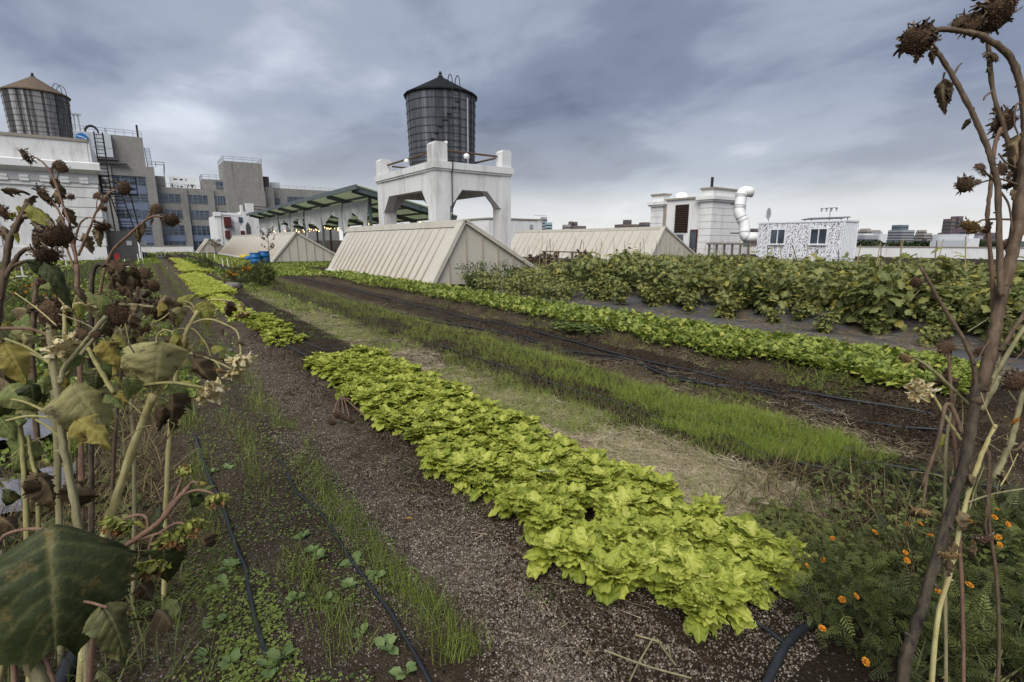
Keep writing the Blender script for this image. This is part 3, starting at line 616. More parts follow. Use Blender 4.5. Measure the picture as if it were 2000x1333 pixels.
b = B(); b.box(26.2, 27.6, YB, YB+5, 15.6, 18.3); b.build('roof_hatch', M_DGREY, c2)
b = B(); b.box(28.6, 30.8, YB+3, YB+5, 15.7, 17.3); b.build('roof_unit', M_ALU, c2)
b = B(); b.box(5.9, 11.2, YB+3, YB+6, 14.4, 17.2); ch = b.build('chiller', M_WPAINT, c2)
b = B(); rr = random.Random(3)
for k in range(26): x = rr.uniform(6, 11); z = rr.choice((14.9, 15.3, 16.6)); b.box(x-.12, x+.12, YB+2.95, YB+2.99, z-.13, z+.13)
b.build('grille_hole', M_IRON, ch)

shift(c2, 1.3)
# ---------------------------------------------------------------- small white building with maroon shutters
M_MAROON = plain('maroon_paint', (.10, .024, .024), .6, .2, 4)
sb = thing('white_brick_building', 'small white brick rooftop building with maroon shutters and a post parapet', 'building', (14, 104, 0))
ys_ = 98
Xb = lambda x: ys_*math.tan(bear(x)); Zb = lambda y, x=450: zof(y, Xb(x), ys_)
b = B(); b.box(Xb(428), Xb(475), ys_, 110, 0, Zb(421)); b.build('wall', M_WHITE, sb)
b = B(); b.box(Xb(426)-.15, Xb(437), ys_-.3, ys_+2, Zb(423), Zb(415)); b.box(Xb(428)-.05, Xb(436), ys_-.1, ys_+2, 0, Zb(423)); b.build('corner_pier', M_WHITE, sb)
b = B(); b.box(Xb(437), Xb(475), ys_-.12, ys_+.5, Zb(420), Zb(416)); b.build('coping', M_WPAINT, sb)
b = B(); b.box(Xb(475), Xb(560), ys_-.4, 110, 0, Zb(413)); b.build('tower_block', M_WHITE2, sb)
for (x0, x1, y0, y1) in ((487, 501, 396, 413), (476, 480, 400, 413), (570, 581, 398, 413)): b = B(); b.box(Xb(x0), Xb(x1), ys_-.4, ys_+.8, Zb(y1), Zb(y0)); b.build('roof_post', M_WHITE2, sb)
b = B(); b.tube([(Xb(500), ys_, Zb(402)), (Xb(640), ys_, Zb(404))], .09, 6); b.tube([(Xb(500), ys_, Zb(407)), (Xb(640), ys_, Zb(409))], .09, 6); b.build('pipe_rail', M_RUST, sb)
for (x0, x1, y0, y1) in ((441, 455, 424, 443), (441, 450, 451, 466), (471, 479, 451, 463)): b = B(); b.box(Xb(x0), Xb(x1), ys_-.5, ys_-.41 if x0 > 470 else ys_-.02, Zb(y1), Zb(y0)); b.build('shutter', M_MAROON, sb)
b = B(); b.box(Xb(470), Xb(477), ys_-.5, ys_-.05, Zb(434), Zb(424)); b.build('window', M_GLASS, sb)
b = B(); a = Xb(482); c = Xb(491); z0, z1 = Zb(461), Zb(433); b.prism([(a, 0), (c, 0), (c, z0), (c, z1-.7), ((a+c)/2, z1), (a, z1-.7)], lambda p, q: (p, ys_-.46, q), lambda p, q: (p, ys_-.42, q)); b.build('arched_opening', M_DGREY, sb)
ladder('ladder', (Xb(463), ys_-.2, Zb(462)), (Xb(463), ys_-.2, Zb(431)), .7, (1, 0, 0), sb, M_GALV, r=.035)
b = B(); b.box(Xb(441), Xb(458), ys_-.8, ys_-.05, Zb(444.5), Zb(443.5)); b.build('balcony', M_IRON, sb)

# ---------------------------------------------------------------- right-hand penthouse, duct, office container, parapets
pt = thing('rooftop_penthouse', 'white rooftop penthouse with stone piers, louvre and dark door beside a big duct', 'building', (57, 40, 0))
xf, yn = 53.7, 35.4
b = B(); b.box(xf+.25, 61, yn+.25, 44.3, 0, 6.75); b.build('wall', M_WHITE, pt)
def pier(x0, x1, y0, y1, zt_):
    b = B()
    for k in range(8): b.box(x0+.03, x1-.03, y0+.03, y1-.03, .02+k*.78, .72+k*.78)
    b.box(x0+.08, x1-.08, y0+.08, y1-.08, 0, zt_-.2); b.box(x0-.35, x1+.3, y0-.35, y1+.35, zt_-1.35, zt_-.95); b.box(x0-.2, x1+.15, y0-.2, y1+.2, zt_-1.55, zt_-1.35); b.build('pier', M_WHITE, pt)
    b = B(); b.box(x0-.05, x1+.05, y0-.05, y1+.05, zt_-.2, zt_); b.build('pier_cap', M_CAP, pt)
pier(xf-.1, xf+1.4, 42.3, 44.3, 7.55); pier(xf-.1, 59.8, yn, 37.1, 7.75)
b = B(); b.box(xf+.05, xf+.5, 37.15, 42.25, 6.65, 6.85); b.build('roof_edge', M_CAP, pt)
b = B(); b.box(xf+.0, xf+.22, 42.0, 42.3, 0, 6.65); b.build('downpipe', M_CAP, pt)
lv = B()
for k in range(15): lv.obox((xf+.14, 39.7, 2.35+.5+k*.215), (0, 1, 0), (.7, 0, -.7), (.7, 0, .7), .93, .12, .02)
lv = lv.build('louvre', M_RUST, pt); b = B(); b.box(xf+.2, xf+.24, 38.75, 40.65, 2.7, 6.05); b.build('louvre_back', M_IRON, lv)
b = B(); b.box(xf+.1, xf+.23, 37.3, 38.3, .2, 3.05); dr = b.build('door', M_MAROON, pt); b = B(); b.box(xf+.06, xf+.095, 37.45, 38.15, .3, 2.9); b.build('door_pane', M_GLASS, dr)
b = B(); b.box(xf+.1, xf+.23, 39.3, 40.4, 1.6, 2.5); b.build('window', M_GLASS, pt)
b = B(); b.lathe([(.9, 0), (.95, .5), (.6, 1.0), (0, 1.1)], (57, 42.2, 6.75), 14); b.build('roof_vent', M_WPAINT, pt, smooth=True)
b = B(); b.tube([(55.6, 37.0, 7.6), (55.6, 37.0, 9.1)], .16, 8); b.build('chimney_pipe', M_IRON, pt)
# duct: rises in front of the right end and hooks over
def arc(pts, k=6):
    P = [np.array(q, float) for q in pts]; out = [P[0]]
    for a, c, e in zip(P[:-2], P[1:-1], P[2:]):
        r = min(.9, .42*np.linalg.norm(a-c), .42*np.linalg.norm(e-c)); p = c+(a-c)/np.linalg.norm(a-c)*r; q = c+(e-c)/np.linalg.norm(e-c)*r
        for t_ in np.linspace(0, 1, k): out.append(p*(1-t_)**2+2*c*t_*(1-t_)+q*t_*t_)
    out.append(P[-1]); return out
du = thing('exhaust_duct', 'big white round exhaust duct with hooked top against the penthouse', 'duct', (58, 33, 0))
dk = lambda x, y, d: at(x, y, d)
PD = arc([dk(1478, 464, 52), dk(1453, 464, 52), dk(1455, 440, 52), dk(1443, 416, 52), dk(1446, 394, 52), dk(1449, 373, 52), dk(1470, 376, 52)])
b = B(); b.tube(PD, .52, 18); b.build('duct_pipe', M_WPAINT, du, smooth=True)
for k in (3, 6, 12, 13, 18, 19, 24, 25):
    if k < len(PD)-1:
        b = B(); dq = PD[k+1]-PD[k-1]; dq = dq/np.linalg.norm(dq); b.tube([PD[k]-dq*.06, PD[k]+dq*.06], .55, 18); b.build('duct_ring', M_GREYTRIM, du)
b = B(); p = dk(1440, 402, 53); b.bar(p+(-1.2, 0, .1), p+(.6, 0, .1), .12); p = dk(1440, 456, 53); b.bar(p+(-1.2, 0, 0), p+(.6, 0, 0), .12); b.build('bracket', M_RUST, du)
# container office with squiggle mural
m, n = nt('squiggle_mural'); v = N(n, 'ShaderNodeNewGeometry').outputs['Position']
s_ = N(n, 'ShaderNodeSeparateXYZ'); n.links.new(v, s_.inputs[0])
cy_ = math_(n, 'MULTIPLY', s_.outputs['Y'], 2.35); ci = math_(n, 'FLOOR', cy_); cu = math_(n, 'SUBTRACT', math_(n, 'FRACT', cy_), .5)
wig = noise(n, 3.4, 4, .65, v); hs = math_(n, 'FRACT', math_(n, 'MULTIPLY', math_(n, 'SINE', math_(n, 'MULTIPLY', ci, 12.9)), 43.7))
ph_ = math_(n, 'ADD', math_(n, 'MULTIPLY', s_.outputs['Z'], 3.3), math_(n, 'ADD', math_(n, 'MULTIPLY', math_(n, 'ABSOLUTE', math_(n, 'ADD', cu, math_(n, 'SUBTRACT', hs, .5))), 1.9), math_(n, 'MULTIPLY', wig, 4.2)))
ln = math_(n, 'LESS_THAN', math_(n, 'ABSOLUTE', math_(n, 'SUBTRACT', math_(n, 'FRACT', ph_), .5)), .14)
ins = math_(n, 'MULTIPLY', math_(n, 'LESS_THAN', math_(n, 'ABSOLUTE', cu), .43), math_(n, 'GREATER_THAN', hs, .12))
M_MURAL = finish(m, n, mixc(n, math_(n, 'MULTIPLY', ln, ins), (.78, .79, .82), (.09, .09, .1)), .5)
M_CORR = plain('white_corrugated_steel', (.76, .77, .8), .45, .05, 2)
ct = thing('container_office', 'white office container with black squiggle mural and two sliding windows', 'container', (40.3, 18.6, .4))
cx0, cx1, cy0, cy1, cz0, cz1 = 39., 41.3, 15.6, 21.7, .35, 3.0
b = B(); b.box(cx0+.04, cx1-.04, cy0+.06, cy1-.04, cz0, cz1-.02); b.build('mural_wall', M_MURAL, ct)
b = B(); 
for k in range(9): x = cx0+.12+k*.25; b.box(x, x+.13, cy0+.0, cy0+.058, cz0+.1, cz1-.1)
b.build('corrugated_end', M_CORR, ct)
b = B(); b.box(cx0, cx1, cy0-.02, cy1, cz1-.015, cz1+.1); b.box(cx0, cx0+.12, cy0-.02, cy0+.055, cz0, cz1-.02); b.box(cx1-.12, cx1, cy0-.02, cy0+.055, cz0, cz1-.02); b.box(cx0, cx1, cy0-.02, cy1, cz0-.12, cz0-.003); b.build('frame', M_CORR, ct)
for ya in (16.65, 19.55):
    b = B(); b.box(cx0-.0, cx0+.03, ya, ya+1.05, 1.5, 2.5); wn = b.build('window', M_GLASS, ct)
    b = B(); b.box(cx0-.05, cx0-.005, ya-.09, ya+1.14, 2.5, 2.6); b.box(cx0-.08, cx0-.005, ya-.09, ya+1.14, 1.38, 1.5); b.box(cx0-.05, cx0-.005, ya-.09, ya, 1.5, 2.5); b.box(cx0-.05, cx0-.005, ya+1.05, ya+1.14, 1.5, 2.5); b.box(cx0-.04, cx0-.005, ya+.5, ya+.56, 1.5, 2.5); b.build('window_frame', M_CORR, wn)
m, n = nt('solar_cells'); M_SOLAR = finish(m, n, (.03, .018, .02), .2, spec=.6)
so_ = thing('solar_panel', 'tilted dark solar panel on the roof of the container office', 'solar panel', (40, 17, 3.1))
for k in range(5):
    b = B(); b.obox((39.9, 16.15+k*.55, 3.28), (1, 0, .12), (0, 1, 0), (-.12, 0, 1), .6, .25, .02); b.build('cell_module', M_SOLAR, so_)
b = B(); b.bar((39.4, 15.8, 3.2), (39.4, 18.7, 3.2), .05); b.bar((40.4, 15.8, 3.3), (40.4, 18.7, 3.3), .05)
for y in (16, 18.4): b.bar((39.4, y, 3.1), (39.4, y, 3.25), .05); b.bar((40.4, y, 3.1), (40.4, y, 3.35), .05)
b.build('rack', M_GALV, so_)
an = thing('roof_antenna', 'small pole with four lamp heads on the container roof', 'antenna', (40.2, 17.1, 3.1))
b = B(); b.tube([(40.2, 17.1, 3.1), (40.2, 17.1, 4.05)], .03, 6); b.tube([(40.2, 16.65, 4.0), (40.2, 17.75, 4.0)], .025, 6); b.build('pole', M_GALV, an)
for k in range(4): b = B(); b.lathe([(.05, -.2), (.06, -.02), (.1, .02), (0, .04)], (40.2, 16.7+k*.33, 3.95), 8); b.build('sensor_head', M_GALV, an)
ds = thing('satellite_dish', 'small grey satellite dish on the far corner of the container roof', 'satellite dish', (39.6, 21.2, 3.1))
b = B(); a = np.linspace(0, 2*PI, 17)[:-1]; b.prism([(.2*math.cos(q), .45*math.sin(q)) for q in a], lambda p, q: (39.5+.2*p, 21.2+p, 3.75+q), lambda p, q: (39.57+.2*p, 21.2+p*.9, 3.75+q*.9)); b.build('dish', M_GALV, ds); b = B(); b.tube([(39.6, 21.2, 3.1), (39.6, 21.2, 3.7)], .03, 6); b.tube([(39.6, 21.2, 3.4), (39.2, 21.35, 3.6)], .015, 5); b.build('mount', M_GALV, ds)
# parapets
def parapet(label, x0, x1, y0, y1, z):
    t = thing('parapet_wall', label, 'parapet', ((x0+x1)/2, (y0+y1)/2, 0)); b = B(); b.box(x0, x1, y0, y1, -.4, z); b.build('wall', M_WHITE, t)
    b = B(); b.box(x0-.06, x1+.06, y0-.06, y1+.06, z+.003, z+.09); b.build('coping', M_CAP, t)
parapet('long white parapet at the right edge of the roof in front of the skyline', 65, 65.5, -4, 60, 1.05)
parapet('white parapet at the far end of the rows below the concrete lofts', -12, 6.2, 92, 92.4, .95)
atx = lambda x: 62*math.tan(bear(x))
lo = thing('low_rooftop_building', 'low white rooftop building with tan coping right of the tank tower', 'building', (42, 60, 0))
b = B(); b.box(atx(955), atx(1058), 62, 70, 0, zof(431, atx(1010), 62)); b.build('wall', M_WHITE, lo); b = B(); zq = zof(430, atx(1010), 62); b.box(atx(955)-.1, atx(1059), 61.9, 70.1, zq+.003, zq+.22); b.build('coping', M_CAP, lo)
b = B(); b.box(atx(1034), atx(1040), 61.9, 61.98, zq-1.2, zq-.6); b.build('vent_plate', M_GALV, lo)
an = thing('tv_antenna', 'thin rooftop television antenna on the low white building', 'antenna', (45.5, 62.5, 3.5)); xx = atx(1062)
b = B(); b.tube([(xx, 62.5, 3.0), (xx, 62.5, 5.6)], .035, 5); b.build('mast', M_GALV, an); b = B(); b.tube([(xx-1.4, 62.5, 5.55), (xx+.9, 62.5, 5.5)], .03, 5)
for k in range(7): b.tube([(xx-1.3+k*.33, 62.2, 5.53), (xx-1.3+k*.33, 62.8, 5.53)], .02, 4)
b.build('boom', M_GALV, an)
# ---------------------------------------------------------------- skyline
RT = np.array((math.cos(YAW), -math.sin(YAW), 0)); FW = np.array((math.sin(YAW), math.cos(YAW), 0)); UP = np.array((0, 0, 1.))
def skycol(c, name): return plain(name, c, .85, .14, .02, .05)
M_FARWIN = plain('far_window_band', (.06, .07, .085), .3, .2, .05)
def far(name, label, cat, boxes, D, mat, bands=None, turn=.25, group=None):
    """boxes: (x0, x1, ytop) in bearing units of the photograph; every one is a full-depth block standing on the city floor"""
    x0 = min(q[0] for q in boxes); x1 = max(q[1] for q in boxes); xm = (x0+x1)/2
    c0 = FW*D+RT*(xm-1000)*CP/FOC*D; t = thing(name, label, cat, (c0[0], c0[1], -31), group)
    a = RT*math.cos(turn)+FW*math.sin(turn); e = FW*math.cos(turn)-RT*math.sin(turn); k = CP/FOC*D
    for i, (p, q, yt, *rest) in enumerate(boxes):
        m_ = rest[0] if rest else mat; hw = (q-p)/2*k; dp = max(hw*.8, 8); c = c0+RT*((p+q)/2-xm)*k+e*(i*3)
        zt = zof(yt, c[0], c[1]); b = B(); b.obox(c+UP*(zt-31)/2, a, e, UP, hw*.9, dp, (zt+31)/2); bl = b.build('block', m_, t)
        if bands:
            b = B(); nz = bands
            for j in range(1, int((zt+8)/nz)+1):
                z = zt-j*nz
                if z < -12: break
                b.obox(c+UP*z, a, e, UP, hw*.9+.15, dp+.15, nz*.22)
            if b.n: b.build('window_band', M_FARWIN, bl)
    return t
TAN = skycol((.34, .31, .28), 'far_tan'); BRN = skycol((.16, .125, .11), 'far_brown'); WHT = skycol((.62, .63, .64), 'far_white'); TEAL = skycol((.12, .17, .19), 'far_teal_glass')
GRY = skycol((.30, .31, .33), 'far_grey'); PUR = skycol((.15, .11, .13), 'far_plum'); GLS = skycol((.28, .42, .44), 'far_pale_glass')
far('civic_hall', 'grey columned hall with shallow white dome just right of the container', 'building', [(1670, 1706, 460), (1676, 1700, 457, WHT)], 620, GRY, 6)
far('apartment_block', 'long tan apartment block behind the domed hall', 'building', [(1673, 1709, 450), (1686, 1694, 447)], 950, TAN, 4)
far('white_hall', 'low white building between the domed hall and the office block', 'building', [(1706, 1724, 457), (1711, 1716, 453, GRY)], 800, WHT)
far('office_building', 'broad office building with gridded facade and dark teal glass top', 'building', [(1740, 1775, 450), (1746, 1768, 440, TEAL)], 1000, GRY, 5)
far('grey_block', 'small grey stepped block between the office building and the dark tower', 'building', [(1791, 1813, 456), (1797, 1803, 450)], 1000, TAN, 5)
far('dark_tower', 'tall dark stepped tower rising highest on the right skyline', 'tower', [(1857, 1866, 423, PUR), (1846, 1857, 428), (1859, 1871, 439, GRY)], 900, BRN, 6, .1)
far('plum_block', 'plum coloured block beside the foot of the dark tower', 'building', [(1866, 1888, 447), (1842, 1868, 455)], 700, PUR, 6)
far('blue_plum_building', 'plum and blue building glimpsed right of the white stepped building', 'building', [(1911, 1932, 455), (1898, 1912, 461, GRY)], 600, PUR, 5)
far('stepped_white_building', 'pale stepped building right behind the white parapet near the sunflower', 'building', [(1850, 1868, 471), (1868, 1892, 466), (1880, 1893, 458)], 220, WHT, 5, .15)
far('glass_tower', 'pale glass tower behind the television antenna', 'tower', [(1056, 1067, 425, GRY), (1062, 1078, 435)], 1400, GLS, 8)
far('brown_housing_block', 'brown housing slab with chimney left above the right skylight ridge', 'building', [(1100, 1112, 439.5, TAN), (1112, 1143, 442), (1120, 1127, 434), (1116, 1118, 433)], 900, BRN, 5)
far('brown_housing_block', 'brown housing slab with central stair tower left of the penthouse', 'building', [(1203, 1246, 439), (1220, 1228, 430), (1229, 1231, 430)], 900, BRN, 5)
far('brown_housing_block', 'brown housing slab half hidden by the penthouse pier', 'building', [(1249, 1275, 435)], 850, BRN, 5)
far('distant_block', 'small brown block between the exhaust duct and the container', 'building', [(1464, 1477, 447)], 900, BRN, 5)
rr = random.Random(11); k = 0
for i in range(46):
    x = rr.uniform(1690, 1990); D = rr.uniform(420, 900); w_ = rr.uniform(5, 13); y = 472+31*1009/D-rr.uniform(9, 13)*1009/D
    if D < 520 and x < 1740: continue
    y = max(y, 463+rr.uniform(0, 5)); m_ = rr.choice((WHT, GRY, TAN, BRN, PUR))
    far('town_house', 'small low house far beyond the white parapet among trees', 'house', [(x, x+w_, y)], D, m_, None, rr.uniform(-.3, .3), 'low houses on the far skyline')
M_FARTREE = leafmat('far_foliage', [(.2, (.02, .032, .016)), (.5, (.045, .06, .025)), (.9, (.10, .085, .035))], 0, .9, .1, nscale=.2)
T = leaf(1, 1, ov, 2, 2, .2, .1); b = B()
for i in range(58):
    x = NR.uniform(1680, 1960); D = NR.uniform(330, 620); c = FW*D+RT*(x-1000)*CP/FOC*D; h = NR.uniform(9, 15); z0 = zof(479.5, c[0], c[1])-h*.8
    q = NR.normal(size=(130, 3)); q /= np.linalg.norm(q, axis=1)[:, None]; q *= NR.uniform(.5, 1, (130, 1))**.4*np.array((h*.6, h*.6, h*.5))
    P = c+(0, 0, z0+h*.55)+q; M = rotm(NR.uniform(0, 6, 130), NR.uniform(-1, 1, 130), NR.uniform(-1, 1, 130))*NR.uniform(1.5, 3, (130, 1, 1)); b.inst(T, M, P, np.clip(NR.normal(NR.uniform(.2, .6), .1, 130), 0, 1))
b.build('far_trees', M_FARTREE, None, 'belt of dark trees along the far side of the white parapet', 'trees', kind='stuff')
M_HILL = plain('wooded_hill', (.05, .065, .06), .95, .4, .01)
b = B(); V = []; F = []
for i, x in enumerate(np.linspace(1400, 2300, 91)):
    D = 1900; c = FW*D+RT*(x-1000)*CP/FOC*D; hh = 6+22*math.exp(-((x-1815)/50)**2)+4*math.sin(x*.21)+3*math.sin(x*.53+1); V += [(*(c-FW*90)[:2], -31), (*(c)[:2], hh), (*(c+FW*200)[:2], -31)]
    if i: p = 3*i; F += [(p-3, p, p+1, p-2), (p-2, p+1, p+2, p-1)]
b.add(V, F); b.build('hills', M_HILL, kind='structure', smooth=True)
# ---------------------------------------------------------------- crops
def vis(X, Y, Z=0, m=260):
    px, py, fw = pxa(X, Y, Z); return (fw > .35) & (px > -m) & (px < 2000+m) & (py < 1333+m)
def on(X, Y, dz=0): return np.stack((X, Y, hgt(X, Y)+dz), -1)
def scat(n, x0, x1, y0, y1, pw=1.6):
    """random points, denser near the camera (Y drawn from y^-pw)"""
    u = NR.random(n); a = 1-pw if abs(1-pw) > 1e-3 else -1e-3; y = (y0**a+u*(y1**a-y0**a))**(1/a); return NR.uniform(x0, x1, n), y
def field(b, T, n, x0, x1, y0, y1, L0, L1, el0, el1, var, vs=.15, pw=1.6, grow=.05, mask=None, dz=0, rl=.5):
    X, Y = scat(n, x0, x1, y0, y1, pw); ok = vis(X, Y)
    if mask is not None: ok &= mask(X, Y)
    X, Y = X[ok], Y[ok]; k = len(X); s = NR.uniform(L0, L1, k)*(1+grow*np.maximum(0, Y-3))
    M = rotm(NR.uniform(0, 2*PI, k), NR.uniform(el0, el1, k), NR.uniform(-rl, rl, k))*s[:, None, None]
    Ts = T if isinstance(T, list) else [T]; w_ = NR.integers(0, len(Ts), k); va = np.clip(NR.normal(var, vs, k), 0, 1); P = on(X, Y, dz)
    for i, t in enumerate(Ts):
        q = w_ == i; b.inst(t, M[q], P[q], va[q])
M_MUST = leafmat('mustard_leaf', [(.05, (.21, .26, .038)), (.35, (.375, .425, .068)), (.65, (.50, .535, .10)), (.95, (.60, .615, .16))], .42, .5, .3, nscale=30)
M_GRASS = leafmat('onion_grass', [(.1, (.08, .12, .018)), (.5, (.185, .24, .042)), (.85, (.32, .36, .08)), (1, (.45, .42, .14))], .25, .5, .3)
M_DILL = leafmat('dill_fronds', [(.1, (.10, .14, .02)), (.5, (.22, .285, .045)), (.9, (.34, .39, .08))], .25, .55, .2)
M_SALAD = leafmat('salad_leaf', [(.05, (.07, .11, .016)), (.4, (.19, .24, .04)), (.75, (.32, .37, .07)), (.99, (.46, .42, .10))], .3, .4, .4)
M_WEED = leafmat('weed_leaf', [(.1, (.055, .085, .02)), (.5, (.125, .175, .04)), (.9, (.23, .28, .065))], .25, .55, .3)
M_DARKW = leafmat('dark_weed_leaf', [(.1, (.026, .036, .010)), (.5, (.062, .076, .02)), (.9, (.15, .165, .045))], .2, .55, .25)
M_STRAW = leafmat('dry_straw', [(.1, (.12, .085, .045)), (.5, (.42, .34, .21)), (.9, (.66, .57, .40))], .1, .7, .2)
M_DRYG = leafmat('dry_grass', [(.1, (.05, .035, .02)), (.5, (.15, .11, .05)), (.9, (.30, .25, .12))], .15, .7, .2)
M_PEB = leafmat('pebble', [(.0, (.03, .025, .02)), (.5, (.13, .105, .078)), (.8, (.24, .2, .155)), (1, (.42, .38, .32))], 0, .85, .3)
M_HOSE = plain('black_hose', (.02, .022, .026), .45, .3, 20, .2, .4)
# --- frilly mustard greens
def must_plant(seed, dense=1.):
    r = np.random.default_rng(seed); b = B()
    Ts = [addpet(leaf(1, r.uniform(.68, .85), obov, 14, 24, r.uniform(.3, .95), .14, r.uniform(.06, .10), .03, .12, seed*9+i, 0, 0, .42, r.uniform(24, 32)), .04) for i in range(9)]
    k = int(44*dense); i = np.arange(k); f = i/k
    el = np.radians(20+66*f**.6)+r.normal(0, .22, k); L = .122*(1-.28*f)*r.uniform(.65, 1.25, k)
    M = rotm(i*2.39996+r.normal(0, .25, k), el, r.normal(0, .5, k))*L[:, None, None]
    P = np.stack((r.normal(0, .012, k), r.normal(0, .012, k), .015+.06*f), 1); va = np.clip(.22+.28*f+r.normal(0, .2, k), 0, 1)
    w_ = r.integers(0, 9, k)
    for j in range(9): q = w_ == j; b.inst(Ts[j], M[q], P[q], va[q])
    return b
MP = []
for s in range(7):
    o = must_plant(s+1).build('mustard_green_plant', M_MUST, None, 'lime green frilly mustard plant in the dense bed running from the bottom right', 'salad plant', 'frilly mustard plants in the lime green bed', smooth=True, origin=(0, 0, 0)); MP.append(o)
spots = []
for Y in np.arange(1.04, 7.0, .155): spots += [(x+R.gauss(0, .022), Y+R.gauss(0, .035), R.uniform(.85, 1.2)) for x in ((1.62, 1.80, 1.97, 2.14, 2.30, 2.45) if Y > 1.5 else (1.74, 1.90, 2.06, 2.22, 2.36)) if R.random() > .015 and not (x < 1.7 and R.random() < .12)]
for Y in np.arange(8.6, 12.2, .2): spots += [(x+R.gauss(0, .04), Y+R.gauss(0, .04), R.uniform(.7, 1.0)) for x in (1.58, 1.76, 1.93) if R.random() > .1]
spots = spots[:300]
for i, (x, y, s) in enumerate(spots):
    p = on(np.array([x]), np.array([y]))[0]; s *= 1.0 if y < 2.2 else .9
    if i < 7: MP[i].location = p; MP[i].rotation_euler = (0, 0, R.uniform(0, 6)); MP[i].scale = (s, s, s*.95)
    else: copy_tree(R.choice(MP), p, R.uniform(0, 6), s).scale.z = s*.95
fl = leaf(.11, .10, heart, 5, 5, .2, .1, .03, .1, 0, 5); b = B(); p = gnd(1085, 925, .24); b.inst(fl, rotm(1.0, .35, .5), p[None], np.array([.5]))
M_PALE = leafmat('pale_leaf_back', [(0, (.42, .5, .26)), (1, (.5, .56, .32))], .2, .6); b.build('fallen_leaf', M_PALE, None, 'pale grey green heart shaped leaf lying on the lime green mustard bed', 'leaf')
b = B(); p = gnd(805, 1014, .01); b.inst(leaf(.05, .02, ov, 3, 4, .3, .2), rotm(.7, .2, .2), p[None], np.array([.5]))
M_ORL = leafmat('orange_leaf', [(0, (.4, .2, .02)), (1, (.5, .28, .03))], .2, .6); b.build('fallen_leaf', M_ORL, None, 'small orange yellow leaf lying on the gravel path', 'leaf')
b = B(); T = [addpet(leaf(1, .8, obov, 4, 6, .5, .1, .12, .12, .1, i, 0, 0, .2), .03) for i in range(4)]
field(b, T, 1100, 1.4, 1.85, 12.2, 17.5, .08, .13, .1, 1.1, .6, .15, 1, 0)
field(b, T, 4200, 1.3, 2.1, 17.5, 29, .12, .19, .2, 1.2, .62, .12, 1, 0, dz=.05)
field(b, T, 1700, 1.6, 2.9, 31.5, 40, .14, .2, .2, 1.1, .62, .12, 1, 0, dz=.05)
field(b, T, 900, 1.9, 2.5, 40, 56, .14, .2, .2, 1.1, .62, .12, 1, 0, dz=.05)
b.build('mustard_greens', M_MUST, None, 'lime green mustard patches continuing far up the same row', 'salad greens', kind='stuff')
# --- onion grass and dill bed
BL = [blade(1, .012, .12), blade(1, .010, -.12), blade(1, .014, .3)]
patch = lambda s, lo: (lambda X, Y: vnoise(X*s+3, Y*s+8) > lo)
b = B()
for x, sd in ((3.40, .04), (3.62, .05), (4.0, .12), (4.3, .06)):
    X, Y = scat(3000, 0, 1, 1.25, 24, 1.5); X = NR.normal(x, sd*1.3, len(X)); ok = vis(X, Y) & (vnoise(X*5, Y*2.6)+.35*NR.random(len(X)) > np.where(Y < 2.6, .62, .42)) & ~((x < 3.7) & (Y < 2.1) & (vnoise(X*3+5, Y*2) < .55)); X, Y = X[ok], Y[ok]; k = len(X)
    s = NR.uniform(.04, .115, k)*(1+.04*np.maximum(0, Y-3)); M = rotm(NR.uniform(0, 6.3, k), NR.uniform(.6, 1.6, k), NR.uniform(-1, 1, k))*s[:, None, None]; va = np.clip(NR.normal(.5, .17, k)+(x-3.8)*.2, 0, 1); w_ = NR.integers(0, 3, k); P = on(X, Y)
    for i in range(3): q = w_ == i; b.inst(BL[i], M[q], P[q], va[q])
b.build('onion_seedlings', M_GRASS, None, 'thick bright green strip of grassy seedlings between two drip hoses', 'seedlings', kind='stuff')
r = np.random.default_rng(3); fb_ = B()                                     # one feathery frond
for j in range(9):
    y = .25+.08*j
    for s in (-1, 1):
        a = .9*s; d_ = np.array((math.sin(a), math.cos(a), .15)); p = np.array((0, y, .05*y)); L_ = .26*(1.05-y)
        fb_.add([p, p+(.012, 0, 0), p+d_*L_], [(0, 1, 2)])
        for e in (.45, .8): p2 = p+d_*L_*e; d2 = np.array((math.sin(a+.7*s), math.cos(a+.7*s), .3)); fb_.add([p2, p2+(.009, 0, 0), p2+d2*.09], [(0, 1, 2)])
fb_.add([(-.008, 0, 0), (.008, 0, 0), (0, 1, .06)], [(0, 1, 2)])
FR = (np.concatenate(fb_.V), [np.array([(3*i, 3*i+1, 3*i+2) for i in range(fb_.n//3)])])
mg_ = B()                                                                   # pinnate marigold leaf with toothed leaflets
for j in range(6):
    y = .22+.13*j
    for sd_ in (-1, 1):
        d_ = np.array((math.sin(.95*sd_), math.cos(.95*sd_), .12)); p_ = np.array((0, y, .04*y)); L_ = .34*(1.15-.9*y); q_ = np.cross(d_, (0, 0, 1))
        mg_.add([p_, p_+d_*L_*.5+q_*.035, p_+d_*L_, p_+d_*L_*.5-q_*.035], [(0, 1, 2, 3)])
mg_.add([(-.012, 0, 0), (.012, 0, 0), (.006, 1, .05), (-.006, 1, .05)], [(0, 1, 2, 3)])
MG = (np.concatenate(mg_.V), [np.array([(4*i, 4*i+1, 4*i+2, 4*i+3) for i in range(mg_.n//4)])])
b = B(); 
field(b, FR, 17000, 3.5, 4.58, 1.5, 24, .07, .14, .2, 1.4, .58, .15, 1.5, .02, lambda X, Y: vnoise(X*3, Y*1.6+5)+.5*np.exp(-((X-4.15)/.26)**2)-.25*(X < 3.75) > .42)
field(b, FR, 700, 3.35, 4.55, 1.3, 3.2, .08, .15, .5, 1.4, .45, .15, 1.3, .02, lambda X, Y: vnoise(X*3, Y*2+5) > .55)
